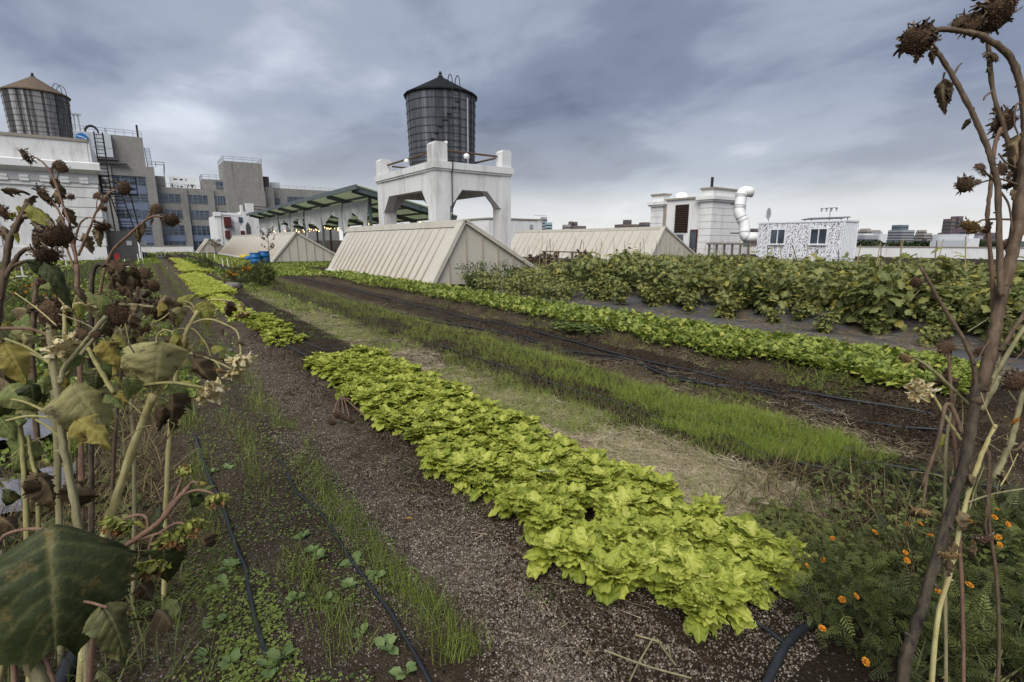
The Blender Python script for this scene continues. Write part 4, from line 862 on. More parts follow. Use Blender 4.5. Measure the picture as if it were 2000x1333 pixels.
field(b, FR, 420, -.12, .22, 1.5, 2.9, .08, .14, .5, 1.4, .2, .12, 1., .02, lambda X, Y: vnoise(X*4, Y*3) > .4)
field(b, FR, 260, 4.0, 4.5, 1.2, 1.8, .08, .14, .5, 1.4, .5, .12, 1., .02)
b.build('dill_plants', M_DILL, None, 'feathery bright green dill growing among the grassy seedlings', 'herbs', kind='stuff')
# --- salad row
T = [addpet(leaf(1, .62, ov, 3, 5, .5, .12, .05, .12, .5, i), .03) for i in range(5)]
b = B(); field(b, T, 23000, 6.15, 8.1, 1.4, 27, .05, .12, .3, 1.45, .50, .22, 1.35, .02, lambda X, Y: (X < 7.7+.35*vnoise(X, Y*2)) & (X > 6.15+.3*vnoise(X+3, Y*1.6)), .02)
field(b, T, 2200, 7.2, 8.3, 14, 38, .07, .1, .2, 1.1, .45, .18, 1.2, .02, lambda X, Y: X < 8.0)
b.build('salad_greens', M_SALAD, None, 'dense row of mid green rocket leaves on a raised dark mound', 'salad greens', kind='stuff')
# --- weeds, clover, grass tufts
CL = []
for i in range(3):
    q = B()
    for a in (0, 2.1, 4.2): V, ps, _ = leaf(.5, .5, lambda v: max(.1, math.sin(PI*min(1, v**.7))**.6), 2, 3, .2, .1, 0, .05, .0, i); m_ = rotm(a, .1, 0)[0]; q.add(V@m_.T+(0, 0, .5), [tuple(f) for f in ps[0]])
    q.add([(-.02, 0, 0), (.02, 0, 0), (0, 0, .5)], [(0, 1, 2)]); CL.append((np.concatenate(q.V), [np.concatenate([p for p, _ in q.P if p.shape[1] == 4]), np.concatenate([p for p, _ in q.P if p.shape[1] == 3])]))
b = B(); field(b, CL, 15000, -.45, .95, 1.3, 12, .008, .019, -.2, .2, .6, .18, 1.4, .06, lambda X, Y: vnoise(X*3.2, Y*2.6)+.2*vnoise(X*11, Y*10) > .58)
field(b, CL, 1400, .05, .32, 1.6, 2.6, .010, .020, -.2, .2, .8, .12, 1.2, .06)
field(b, CL, 1800, 1.3, 1.7, 1.6, 9, .007, .015, -.2, .2, .3, .15, 1.5, .05, lambda X, Y: vnoise(X*3.2, Y*2.+7) > .58)
field(b, CL, 2200, 1.95, 2.75, 6.8, 22, .014, .03, -.2, .2, .5, .2, 1.3, .05, lambda X, Y: vnoise(X*2.5, Y*1.6+7) > .42); field(b, CL, 1300, 2.6, 3.4, 2.6, 20, .012, .026, -.2, .2, .45, .2, 1.4, .05, lambda X, Y: vnoise(X*2.5, Y*1.6+2) > .5)
field(b, CL, 1800, 5.8, 6.4, 2, 20, .02, .035, -.2, .2, .5, .2, 1.4, .04, lambda X, Y: vnoise(X*2, Y*1.3) > .55)
field(b, CL, 2600, 7.6, 8.5, 3, 24, .02, .04, -.2, .3, .4, .2, 1.3, .04, lambda X, Y: vnoise(X*2, Y*1.3+4) > .4)
b.build('ground_weeds', M_WEED, None, 'low clover and chickweed scattered over the soil between the rows', 'weeds', kind='stuff')
b = B()
for x, y0, n_, th in ((.82, 1.5, 5200, .30), (.47, 1.75, 2600, .52), (.12, 3.0, 2400, .4)):
    X, Y = scat(n_, 0, 1, y0, 60, 1.45); X = NR.normal(x, .055, n_)+.14*(vnoise(Y*0, Y*1.1)-.5); ok = vis(X, Y) & (vnoise(X*1.5, Y*1.9+x*9) > th); X, Y = X[ok], Y[ok]; k = len(X); s = NR.uniform(.05, .13, k)*(1+.04*np.maximum(0, Y-3))
    M = rotm(NR.uniform(0, 6.3, k), NR.uniform(.6, 1.6, k), NR.uniform(-1, 1, k))*s[:, None, None]; va = np.clip(NR.normal(.42, .17, k), 0, 1); b.inst(BL[0], M, on(X, Y), va)
TF = [blade(1, .011, -.35), blade(1, .013, -.6), blade(1, .010, -.15)]
def tufts(n, x0, x1, y0, y1, per, L0, L1, var, th=None, pw=1.5):
    X, Y = scat(n, x0, x1, y0, y1, pw); ok = vis(X, Y)
    if th: ok &= vnoise(X*2, Y*1.5+1) > th
    X, Y = np.repeat(X[ok], per), np.repeat(Y[ok], per); k = len(X); X = X+NR.normal(0, .03, k); Y = Y+NR.normal(0, .03, k); s = NR.uniform(L0, L1, k)*(1+.03*np.maximum(0, Y-3))
    M = rotm(NR.uniform(0, 6.3, k), NR.uniform(.4, 1.4, k), NR.uniform(-.5, .5, k))*s[:, None, None]; w_ = NR.integers(0, 3, k); va = np.clip(NR.normal(var, .15, k), 0, 1); P = on(X, Y)
    for i in range(3): q = w_ == i; b.inst(TF[i], M[q], P[q], va[q])
tufts(1500, 2.55, 3.35, 3.0, 24, 20, .05, .13, .58, .45); tufts(230, 2.55, 3.35, 1.5, 3.4, 20, .04, .12, .6, .5, 1.2); tufts(420, 4.5, 4.95, 2.5, 16, 14, .05, .12, .5, .5); tufts(160, 2.6, 3.2, 7, 20, 14, .07, .14, .55)
tufts(300, 5.85, 6.35, 2, 16, 16, .06, .14, .55, .45); tufts(120, 8.1, 8.6, 2, 14, 14, .1, .2, .5, .45); tufts(40, 9.4, 10.4, 4, 9, 12, .1, .2, .45, .6)
b.build('grass', M_GRASS, None, 'green grass tufts and onion seedling rows along the paths', 'grass', kind='stuff')
# straw litter
b = B(); ST = [blade(1, .006, .08), blade(1, .009, -.05)]
field(b, ST, 40000, 2.55, 3.32, 1.1, 18, .06, .19, -.05, .2, .60, .26, 1.55, .05, lambda X, Y: vnoise(X*2.4, Y*1.7+9)+.3*NR.random(len(X)) > .5, .014)
field(b, ST, 3600, 4.5, 5.2, 1.2, 14, .06, .18, -.02, .2, .5, .22, 1.5, .05, lambda X, Y: vnoise(X*2, Y*1.4+9) > .48, .012)
field(b, ST, 2200, 5.8, 6.3, 1.8, 14, .06, .18, -.02, .3, .5, .22, 1.5, .05, lambda X, Y: vnoise(X*2, Y*1.4+3) > .5, .012)
field(b, ST, 26000, 8.3, 10.9, 1.2, 15, .05, .2, -.02, .25, .3, .25, 1.2, .04, lambda X, Y: vnoise(X*1.5+.5, Y*.8+3)+.3*np.exp(-((X-10.2)/.3)**2)+.2*np.exp(-((X-8.6)/.3)**2) > .5, .055)
field(b, ST, 700, 1., 1.7, 1.2, 6, .03, .14, -.02, .15, .4, .2, 1.5, .05, None, .006)
b.build('straw_litter', M_STRAW, None, 'dry straw and dead stems strewn along the paths', 'straw', kind='stuff')
b = B(); field(b, TF+ST, 4200, -.95, -.05, 2.7, 6.5, .10, .34, .0, 1.2, .40, .22, 1.2, .02, lambda X, Y: vnoise(X*3, Y*2) > .25)
field(b, TF+ST, 1600, 2.7, 3.6, .55, 1.7, .1, .3, .1, 1.3, .5, .25, 1., .0, None)
b.build('dry_grass', M_DRYG, None, 'tangled dry brown grass around the sunflower stems', 'dry grass', kind='stuff')
# pebbles
pv_ = np.array([(1, 0, 0), (-.9, .1, 0), (0, 1, .1), (.1, -.9, 0), (0, 0, .8), (0, .1, -.7), (.6, .6, .3), (-.6, -.5, .3)]); PB = (pv_, [np.array([(0, 6, 4), (6, 2, 4), (2, 1, 4), (1, 7, 4), (7, 3, 4), (3, 0, 4), (0, 2, 6), (1, 3, 7), (0, 5, 2), (2, 5, 1), (1, 5, 3), (3, 5, 0)])])
b = B(); field(b, PB, 90000, .7, 1.62, .9, 10, .0016, .0065, -.6, .6, .5, .24, 1.9, .1, lambda X, Y: vnoise(X*2.2+1, Y*1.3+2)+.5*NR.random(len(X))-.5*(np.abs(X-1.15)/.5)**2 > .35, .001)
field(b, PB, 30000, -.4, .9, 1.1, 7, .0015, .005, -.6, .6, .48, .25, 1.9, .1, lambda X, Y: vnoise(X*2.6+1, Y*1.9+2) > .4, .001)
field(b, PB, 14000, 1.2, 2.9, .7, 1.6, .0016, .006, -.6, .6, .45, .27, 1.2, .0, lambda X, Y: vnoise(X*3, Y*3)+.4*NR.random(len(X)) > .55, .001); field(b, PB, 15000, 2.6, 6.2, 1.1, 9, .0018, .005, -.6, .6, .6, .27, 1.7, .1, lambda X, Y: vnoise(X*1.6+1, Y*1.1+2) > .45, .001)
M_CLOD = leafmat('soil_clod', [(.1, (.013, .009, .006)), (.5, (.032, .022, .014)), (.9, (.075, .053, .034))], 0, .95, .1, nscale=90)
q_ = B(); field(q_, PB, 20000, .85, 1.68, .9, 10, .003, .012, -.6, .6, .4, .2, 1.6, .08, lambda X, Y: X+.5*(vnoise(X*3, Y*1.7)-.5)+.25*(vnoise(X*9, Y*8)-.5)+.3*NR.random(len(X)) > 1.45, .0); field(q_, PB, 3000, -.5, 1., 1.1, 7, .003, .010, -.6, .6, .4, .2, 1.7, .08, None, .0); field(q_, PB, 22000, 3.2, 6.3, 1.1, 13, .004, .02, -.6, .6, .45, .22, 1.5, .05, lambda X, Y: vnoise(X*2, Y*2) > .3, .0)
q_.build('soil_crumbs', M_CLOD, None, 'dark crumbs of loose soil on the beds and paths', 'soil', kind='stuff')
b.build('gravel', M_PEB, None, 'pale grit and small stones scattered over the dark soil', 'gravel', kind='stuff')
# broad-leaved seedlings by the front hoses
def seedling(seed):
    r = np.random.default_rng(seed); b = B(); k = int(r.integers(5, 9)); T = [addpet(leaf(1, .8, lambda v: max(.05, math.sin(PI*min(1, v**.75))**.6), 4, 5, .25, .1, .02, .06, .35, seed*3+i), .03) for i in range(3)]
    for i in range(k): b.inst(T[i % 3], rotm(i*2.4+r.normal(0, .3), r.uniform(.1, .9), r.normal(0, .3))*r.uniform(.026, .048), np.zeros((1, 3)), np.array([r.uniform(.4, 1)]))
    return b
M_SEED = leafmat('seedling_leaf', [(.1, (.06, .10, .028)), (.5, (.12, .185, .06)), (.9, (.20, .27, .10))], .25, .5)
SL = [seedling(s).build('broadleaf_seedling', M_SEED, None, 'small pale green broadleaf seedling in the soil between the two front drip hoses', 'seedling', 'broadleaf seedlings around the front hoses', smooth=True, origin=(0, 0, 0)) for s in range(4)]
for i, (x, y) in enumerate(((622, 1100), (732, 1135), (682, 1155), (582, 1178), (645, 1185), (703, 1255), (757, 1282), (794, 1322), (557, 1300), (528, 1322), (454, 1310), (425, 1235), (450, 1118), (433, 1160), (420, 930), (446, 925), (590, 1060), (690, 1105), (400, 1300), (610, 1090))):
    p = gnd(x, y); p[2] = hgt(p[0], p[1])
    if i < 4: SL[i].location = p; SL[i].rotation_euler = (0, 0, i)
    else: copy_tree(SL[i % 4], p, R.uniform(0, 6), R.uniform(.8, 1.25))
for o in S.objects:
    if o.name.startswith('broadleaf_seedling') and o.location.x < .45: o['label'] = 'small pale green broadleaf seedling beside the leftmost front drip hose near the dill'; o['group'] = 'broadleaf seedlings by the left hose'
# --- aubergine bushes
M_AUB = leafmat('aubergine_leaf', [(.0, (.06, .08, .026)), (.35, (.145, .17, .05)), (.65, (.235, .255, .085)), (.84, (.27, .27, .07)), (.93, (.32, .29, .06)), (1, (.38, .33, .07))], .3, .5, .35, orand=.12)
M_STEM = plain('green_brown_stem', (.13, .13, .06), .7, .3, 12)
AL = [addpet(leaf(1, .78, ov, 6, 10, .5, -.05, .05, .08, .3, 40+i, .1, 3, .2), .03) for i in range(5)]
def bush(seed, H, nl, L, yell=.035):
    r = np.random.default_rng(seed); f = B(); st = B(); ns = 5
    for s in range(ns):
        a = r.uniform(0, 6.3); lean = r.uniform(.15, .72); top = np.array((math.cos(a)*lean, math.sin(a)*lean, H*r.uniform(.75, .98)))
        st.tube([(0, 0, 0), top*(.4, .4, .45), top], [.012, .009, .004], 5)
        k = nl//ns; t = r.uniform(.12, 1, k)**.8; P = np.array((0, 0, 0))+t[:, None]*top*np.stack((t**.4, t**.4, np.ones(k)), 1)+r.normal(0, .10, (k, 3))*(1, 1, .6); P[:, 2] = np.clip(P[:, 2], .08, None)
        az = r.uniform(0, 6.3, k); M = rotm(az, r.uniform(-.8, .5, k), r.normal(0, .35, k))*(L*r.uniform(.6, 1.25, k)*(1.15-.35*t))[:, None, None]
        va = np.clip(r.normal(.36, .17, k)+.22*t, 0, .86); va = np.where(r.random(k) < yell*(1.6-t), r.uniform(.88, 1, k), va); w_ = r.integers(0, 5, k)
        for j in range(5): q = w_ == j; f.inst(AL[j], M[q], P[q], va[q])
    return f, st
def bushproto(seed, H, nl, L, label, group, yell=.06):
    t = thing('aubergine_bush', label, 'vegetable plant', (0, 0, 0), group); f, st = bush(seed, H, nl, L, yell)
    f.build('foliage', M_AUB, t, smooth=True); st.build('stem', M_STEM, t); return t
LA = 'bushy aubergine plant with lobed green and yellowing leaves on black weed barrier'; GA = 'aubergine bushes in the front rows'
LB = 'aubergine plant in the mass of foliage between front rows and container'; GB = 'aubergine bushes deep in the field'
LC = 'low sprawling pale green plant between the big skylight and the weed barrier'; GC = 'sprawling plants beside the big skylight'
PA = [bushproto(s, R.uniform(.9, 1.2), 250, R.uniform(.15, .19), LA, GA) for s in range(6)]
PBs = [bushproto(20+s, R.uniform(.85, 1.1), 90, .19, LB, GB, .04) for s in range(3)]
PC = [bushproto(30+s, .62, 150, .11, LC, GC, .05) for s in range(3)]
used = {}
def plantit(protos, x, y, sc, key):
    p = on(np.array([x]), np.array([y]))[0]; j = R.randrange(len(protos)); o = protos[j]
    if (key, j) not in used: used[(key, j)] = 1; o.location = p; o.scale = (sc,)*3; o.rotation_euler = (0, 0, R.uniform(0, 6))
    else: copy_tree(o, p, R.uniform(0, 6), sc)
for X in (10.75, 11.8, 13.0):
    for Y in np.arange(-.4, 12.2, .62):
        if vis(X, Y, .8, 500): plantit(PA, X+R.gauss(0, .2), Y+R.gauss(0, .16), R.uniform(.7, 1.16)*(1.14 if Y < 5.5 else 1), 'A')
for Y in np.arange(-.3, 10.4, .55): plantit(PA, 10.15+R.gauss(0, .25), Y+R.gauss(0, .2), R.uniform(.34, .66), 'A')
for X in (9.35, 10.2, 11.2):
    for Y in np.arange(10.6, 15.8, .55): plantit(PC, X+R.gauss(0, .15), Y+R.gauss(0, .12), R.uniform(.8, 1.15), 'C')
for X in (12.2, 13.5, 14.8, 16):
    for Y in np.arange(12.6, 21, 1.0): plantit(PBs, X+R.gauss(0, .2), Y+R.gauss(0, .2), R.uniform(.62, .85), 'B')
k = 0
for X in np.arange(15.4, 37, 1.55):
    for Y in np.arange(1.5, 27, 1.25):
        if Y > X*.92 or not vis(X, Y, .8, 200): continue
        if k > 195: break
        k += 1; plantit(PBs, X+R.gauss(0, .25), Y+R.gauss(0, .25), R.uniform(.85, 1.12)*(1 if X < 24 else .9), 'B')
# darker pepper bush at the skylight corner
M_PEP = leafmat('pepper_leaf', [(.0, (.025, .045, .012)), (.5, (.06, .10, .025)), (.9, (.13, .18, .04))], .25, .4, .4)
AL_ = AL; AL = [addpet(leaf(1, .55, ov, 3, 5, .5, .05, .03, .06, .3, 60+i), .03) for i in range(5)]
for i, (x, y, h) in enumerate(((9.3, 15.3, 1.05), (10.0, 15.5, .95), (10.8, 15.2, .85))):
    p = on(np.array([x]), np.array([y]))[0]; t = thing('pepper_bush', ('dark green pepper bush leaning against the near corner of the big skylight', 'dark green pepper bush second from the big skylight corner', 'dark green pepper bush third from the big skylight corner')[i], 'vegetable plant', p, 'pepper bushes at the big skylight')
    f, st = bush(70+i, h, 330, .10, .02); OFFS = np.array(p)
    for q in (f, st): q.V = [v_+OFFS for v_ in q.V]
    f.build('foliage', M_PEP, t, smooth=True); st.build('stem', M_STEM, t)
# ---------------------------------------------------------------- far beds on the left and behind
b = B(); g_ = B()
for x0, x1, y0, y1, n_, va, th in ((-.95, -.35, 4.5, 45, 3000, .35, .35), (-.2, .35, 6, 45, 2200, .45, .4), (-3.2, -.6, 5, 30, 4200, .35, .3), (1.0, 1.5, 9, 40, 500, .4, .6), (2.7, 3.4, 12, 40, 1500, .4, .4)): field(b, [addpet(leaf(1, .6, ov, 2, 3, .4, .1), .03)], n_, x0, x1, y0, y1, .035, .07, .2, 1.3, va, .18, 1.5, .03, (lambda t_: (lambda X, Y: vnoise(X*2.2, Y*1.2) > t_))(th))
for x0, x1, n_ in ((-.8, -.5, 2600), (.0, .25, 1800), (-2.4, -1.2, 3000)):
    X, Y = scat(n_, x0, x1, 5, 45, 1.4); ok = vis(X, Y) & (vnoise(X*2, Y) > .35); X, Y = X[ok], Y[ok]; k = len(X); s = NR.uniform(.08, .18, k)*(1+.025*Y); g_.inst(BL[2], rotm(NR.uniform(0, 6.3, k), NR.uniform(.6, 1.6, k), NR.uniform(-1, 1, k))*s[:, None, None], on(X, Y), np.clip(NR.normal(.45, .18, k), 0, 1))
for i, x in enumerate(np.arange(-11.6, -.4, 1.25)):
    if i % 3 != 1: field(b, [addpet(leaf(1, .6, ov, 2, 3, .4, .1), .03)], 1700, x-.45, x+.45, 7 if x > -3 else 11, 58, .07, .12, .2, 1.3, (.35, .6, .45, .25)[i % 4], .15, 1.2, .018)
    else: 
        X, Y = scat(2400, x-.42, x+.42, 7 if x > -3 else 11, 58, 1.2); ok = vis(X, Y); X, Y = X[ok], Y[ok]; k = len(X); s = NR.uniform(.1, .22, k)*(1+.025*Y); g_.inst(BL[2], rotm(NR.uniform(0, 6.3, k), NR.uniform(.8, 1.6, k), NR.uniform(-1, 1, k))*s[:, None, None], on(X, Y), np.clip(NR.normal(.4, .15, k), 0, 1))
for x0, x1, y0, y1, n_, va in ((2.9, 3.6, 30, 60, 900, .3), (4.4, 7.4, 33, 76, 5200, .6), (-.6, 1., 46, 76, 1500, .35), (3.3, 4.4, 24, 32, 700, .35), (4.6, 7.9, 26, 32, 1500, .5), (-12, 6, 77, 91, 2600, .45), (8, 13, 34, 43, 1600, .4), (6.4, 7.9, 27, 43, 1500, .5)):
    field(b, [addpet(leaf(1, .6, ov, 2, 3, .4, .1), .03)], n_, x0, x1, y0, y1, .10, .17, .2, 1.3, va, .16, 1.01, .006)
b.build('salad_greens', M_SALAD, None, 'far beds of low green salad beyond the sunflowers and around the white stakes', 'salad greens', kind='stuff')
g_.build('grass', M_GRASS, None, 'far grassy beds in front of the white bulkhead', 'grass', kind='stuff')
# ---------------------------------------------------------------- hoses
def hose(label, pts, r, dz=.0, name='drip_hose', group=None, mat=None):
    P = np.array([(*(gnd(x, y, .03)[:2]), 0) for x, y in pts]); P = smooth(P, 8); P[:, 2] = hgt(P[:, 0], P[:, 1])+r*.8+dz; P[:, 2] = np.convolve(np.pad(P[:, 2], 3, mode='edge'), np.ones(7)/7, 'valid')+(.012 if P[:, 0].mean() > 4.6 else .003)
    b = B(); b.tube(P, r, 8); return b.build(name, mat or M_HOSE, None, label, 'hose', group, smooth=True)
def smooth(P, k=6):
    P = np.asarray(P, float); Q = np.concatenate(([2*P[0]-P[1]], P, [2*P[-1]-P[-2]])); out = []
    for i in range(1, len(Q)-2):
        a, c, e, g = Q[i-1:i+3]
        for t in np.arange(k)/k: out.append(.5*((2*c)+(e-a)*t+(2*a-5*c+4*e-g)*t*t+(3*c-a-3*e+g)*t**3))
    return np.array(out+[Q[-2]])
hose('black drip hose between the grassy row and the front seedlings', [(545, 900), (570, 945), (600, 980), (640, 1025), (680, 1085), (725, 1150), (765, 1205), (800, 1265), (840, 1333), (870, 1390)], .0085)
hose('black drip hose furthest left beside the sunflower buds', [(380, 850), (405, 930), (432, 985), (447, 1030), (463, 1075), (478, 1110), (487, 1160), (500, 1220), (520, 1290)], .011)
hose('black drip line along the left edge of the bright seedling bed', [(860, 680), (1000, 727), (1090, 757), (1178, 783), (1238, 806), (1319, 832), (1425, 863), (1510, 893), (1586, 917), (1671, 938), (1778, 963)], .0095)
hose('black drip line on the right side of the bright seedling bed', [(1330, 815), (1440, 845), (1540, 872), (1659, 906), (1744, 923), (1841, 944), (1960, 968)], .0115)
hose('upper black irrigation line on the bare dark soil strip', [(560, 538), (640, 556), (740, 582), (840, 603), (930, 628), (1000, 641), (1090, 665), (1180, 688), (1300, 718), (1420, 738), (1500, 757), (1650, 785), (1760, 803), (1880, 822)], .0125)
hose('lower black irrigation line on the bare dark soil strip', [(600, 552), (700, 590), (790, 612), (870, 632), (960, 650), (1080, 680), (1200, 702), (1320, 740), (1430, 752), (1540, 785), (1640, 805), (1730, 828), (1860, 852)], .0115)
hose('faint third irrigation line sagging across the bare dark soil strip', [(640, 548), (720, 574), (830, 607), (915, 640), (1010, 655), (1100, 690), (1230, 712), (1380, 752), (1500, 768), (1620, 800)], .008)
hose('thin black line beside the far mustard patches', [(450, 578), (480, 590), (500, 612), (540, 640), (575, 662), (610, 680), (640, 690)], .011)
hose('short black drip line emerging from the near end of the mustard row', [(550, 672), (585, 692), (600, 700)], .011)
hose('thick black supply hose curving under the weeds at the bottom right', [(1470, 1400), (1500, 1345), (1530, 1290), (1560, 1255), (1600, 1230), (1660, 1212)], .017, .01, 'supply_hose')
hose('thin black connector hose leaving the front end of the mustard bed', [(1420, 1205), (1480, 1235), (1515, 1262), (1535, 1275)], .009)
hose('thin bright blue tube beside the thick supply hose', [(1490, 1375), (1512, 1318), (1527, 1285)], .0025, .03, 'blue_tube', None, M_BLUE)
hose('wide flat black hose under the big dark leaf at the bottom left', [(90, 1400), (120, 1330), (150, 1270), (180, 1225), (205, 1195)], .028, .0, 'supply_hose')
# ---------------------------------------------------------------- stakes
M_BAM = plain('bamboo_cane', (.36, .28, .15), .7, .25, 9)
M_BAMD = plain('weathered_cane', (.12, .10, .075), .7, .25, 9)
rr = random.Random(5)
for i in range(34):
    px = 1000+i*11.5+rr.uniform(-5, 5); Y = rr.uniform(13.5, 20); X = Y*math.tan(bear(px)); h = zof(rr.uniform(462, 492), X, Y); tip = np.array((X+rr.uniform(-.25, .25), Y+rr.uniform(-.25, .25), h))
    b = B(); b.tube([(X, Y, 0), tip], .011, 5); b.build('bamboo_stake', M_BAM if rr.random() < .6 else M_BAMD, None, 'thin bamboo cane standing in the field in front of the right skylight', 'stake', 'bamboo canes in front of the right skylight')
for i, (px, yt, tl) in enumerate(((1500, 480, 6), (1510, 478, -5), (1523, 476, 14), (1548, 480, 26), (1556, 482, -10), (1578, 478, 3), (1640, 488, 4), (1682, 478, -4), (1720, 474, -3), (1722, 476, 6), (1760, 470, 5), (1764, 466, -2), (1830, 470, 3), (1842, 468, -6), (1885, 462, 10), (1600, 486, -8), (1445, 470, 4), (1412, 468, -4), (1395, 474, 3), (1465, 476, 2))):
    X = rr.uniform(17, 23); Y = X/math.tan(bear(px)); h = zof(yt, X, Y); b = B(); b.tube([(X+tl*.02, Y-tl*.015, 0), (X, Y, h)], .014, 5); b.build('bamboo_stake', M_BAM if i % 3 else M_BAMD, None, 'tall bamboo cane rising from the foliage in front of the container or parapet', 'stake', 'bamboo canes by the container')
b = B(); p = gnd(1320, 588); b.tube([p+(0, 0, -.1), p+(.05, .05, .75)], .013, 6); b.build('bamboo_stake', M_BAM, None, 'single pale cane standing at the front edge of the aubergines', 'stake')
for i, (x, y, h) in enumerate(((246, 522, 14), (272, 514, 16), (279, 512, 18), (284, 506, 12), (307, 502, 10), (316, 503, 12), (322, 502, 13), (362, 499, 9), (376, 500, 9), (394, 501, 10), (405, 505, 11), (420, 511, 15), (436, 522, 16), (447, 526, 18), (45, 541, 18), (130, 521, 15))):
    p = gnd(x, y); D = p[0]*math.sin(YAW)+p[1]*math.cos(YAW); H_ = h*D/1009; p[2] = 0
    side = 'left of the lime green row' if x < 330 else 'right of the lime green row'
    if x in (45, 130): side = 'in the green beds seen between the left sunflowers'
    t = thing('marker_stake', 'white plastic T shaped row marker '+side, 'marker', p, 'white row markers '+side); b = B(); b.tube([p, p+(rr.uniform(-.05, .05), 0, H_*1.1)], .027, 6); b.build('post', M_WPAINT, t); b = B(); b.box(p[0]-.25, p[0]+.25, p[1]-.04, p[1]+.03, p[2]+.0, p[2]+.05); b.build('foot', M_WPAINT, t)
# ---------------------------------------------------------------- barrels, bags, shrubs, stones
M_BAR = plain('blue_plastic', (.012, .11, .30), .4, .12, 3)
for lab, x, y, h in (('left blue plastic barrel of the pair beside the skylight', 500, 518, 23), ('right blue plastic barrel of the pair, behind the dead sapling', 517, 517, 25)):
    p = gnd(x, y); D = p[0]*math.sin(YAW)+p[1]*math.cos(YAW); H_ = h*D/1009; r = 9.5*D/1009; t = thing('barrel', lab, 'barrel', p, 'blue barrels')
    b = B(); b.lathe([(r*.9, 0), (r, .05), (r, H_*.3), (r*1.04, H_*.32), (r*1.04, H_*.36), (r, H_*.38), (r, H_*.64), (r*1.04, H_*.66), (r*1.04, H_*.7), (r, H_*.72), (r, H_*.97), (r*.93, H_)], p, 20); b.build('drum', M_BAR, t, smooth=True)
    b = B(); b.lathe([(r*1.05, H_-.05), (r*1.05, H_+.03), (r*.9, H_+.03), (r*.9, H_-.05)], p, 20); b.build('rim', M_BAR, t)
def branchy(b, p, H, n, seed, spread=.5):
    r = random.Random(seed); p = np.array(p, float); b.tube([p, p+(0, 0, H*.5), p+(.03, .02, H*.9)], [.03, .02, .008], 6); tips = []
    for i in range(n):
        z = H*r.uniform(.35, .9); a = r.uniform(0, 6.3); L = H*r.uniform(.2, .42); q = p+(0, 0, z); e = q+np.array((math.cos(a)*L*spread*1.4, math.sin(a)*L*spread*1.4, L*.7)); b.tube([q, (q+e)/2+(0, 0, .03), e], [.012, .008, .004], 4); tips += [q+(e-q)*u for u in (.6, .8, 1)]
    return np.array(tips)
M_DEAD = leafmat('dead_brown_leaf', [(.1, (.035, .022, .014)), (.5, (.085, .055, .035)), (.9, (.18, .13, .08))], .1, .8, .2)
p = gnd(528, 521); t = thing('dead_sapling', 'leafless brown sapling with shrivelled leaves in front of the blue barrels', 'sapling', p)
b = B(); tips = branchy(b, p, 2.3, 16, 4); b.build('trunk', M_DEAD, t); b = B(); k = len(tips); b.inst(leaf(.16, .10, ov, 2, 3, .7, .3), rotm(NR.uniform(0, 6, k), NR.uniform(-1.4, .2, k), NR.uniform(-1, 1, k)), tips, NR.uniform(.2, .8, k)); b.build('leaves', M_DEAD, t)
def shrub(name, label, p, rx, rz_, n, mat, tmpl, s, extra=None):
    t = thing(name, label, 'shrub', p); q = NR.normal(size=(n, 3)); q /= np.linalg.norm(q, axis=1)[:, None]; q *= (NR.uniform(.3, 1, (n, 1))**.5)*(1+.25*np.sin(q[:, :1]*5+q[:, 1:2]*4)); P = p+q*(rx, rx, rz_)+(0, 0, rz_*1.02)
    b = B(); Mx = rotm(np.arctan2(-q[:, 0], q[:, 1])+NR.normal(0, .7, n), np.arcsin(np.clip(q[:, 2], -1, 1))*.6+NR.normal(0, .6, n), NR.normal(0, .7, n))*NR.uniform(.5, 1.3, (n, 1, 1))*s; vx = np.clip(NR.normal(.45, .28, n), 0, 1); h_ = n*2//3; b.inst(tmpl, Mx[:h_], P[:h_], vx[:h_]); b.inst(FR, Mx[h_:], P[h_:], vx[h_:]); b.build('foliage', mat, t)
    b = B()
    for i in range(5): a = i*1.3; b.tube([p, p+(rx*.4*math.cos(a), rx*.4*math.sin(a), rz_)], [.03*rx, .012*rx], 5)
    b.build('stem', M_STEM, t)
    if extra: return t
    return t
p = gnd(518, 561); p[2] = 0; shrub('basil_shrub', 'dark green rounded bush standing alone at the head of the bright seedling bed', p, .36, .42, 1500, M_DARKW, MG, .17)
p = gnd(404, 528); p[2] = 0; shrub('small_shrub', 'small dark shrub beside the far lime green row', p, .4, .38, 900, M_DARKW, MG, .2)
M_PETAL = leafmat('marigold_petal', [(.1, (.30, .08, .01)), (.45, (.52, .20, .016)), (.9, (.66, .31, .03))], .15, .6, .2)
def flower(p, up, r, seed):
    b = B(); rr_ = np.random.default_rng(seed); up = np.array(up, float); up /= np.linalg.norm(up); u = np.cross(up, (.3, .9, .1)); u /= np.linalg.norm(u); v = np.cross(up, u); k = 9
    for ring, (rad, lift) in enumerate(((1, .15), (.6, .45))):
        for i in range(k-ring*3):
            a = 2*PI*i/(k-ring*3)+ring+rr_.normal(0, .1); d_ = u*math.cos(a)+v*math.sin(a); s = np.cross(up, d_); q = p+up*r*.1
            b.add([q, q+d_*r*rad*.55+s*r*.30+up*r*lift, q+d_*r*rad+s*r*.22+up*r*lift*rr_.uniform(.4, 1.2), q+d_*r*rad-s*r*.22+up*r*lift*rr_.uniform(.4, 1.2), q+d_*r*rad*.55-s*r*.3+up*r*lift], [(0, 1, 2), (0, 2, 3), (0, 3, 4)], rr_.uniform(.2, .9))
    return b
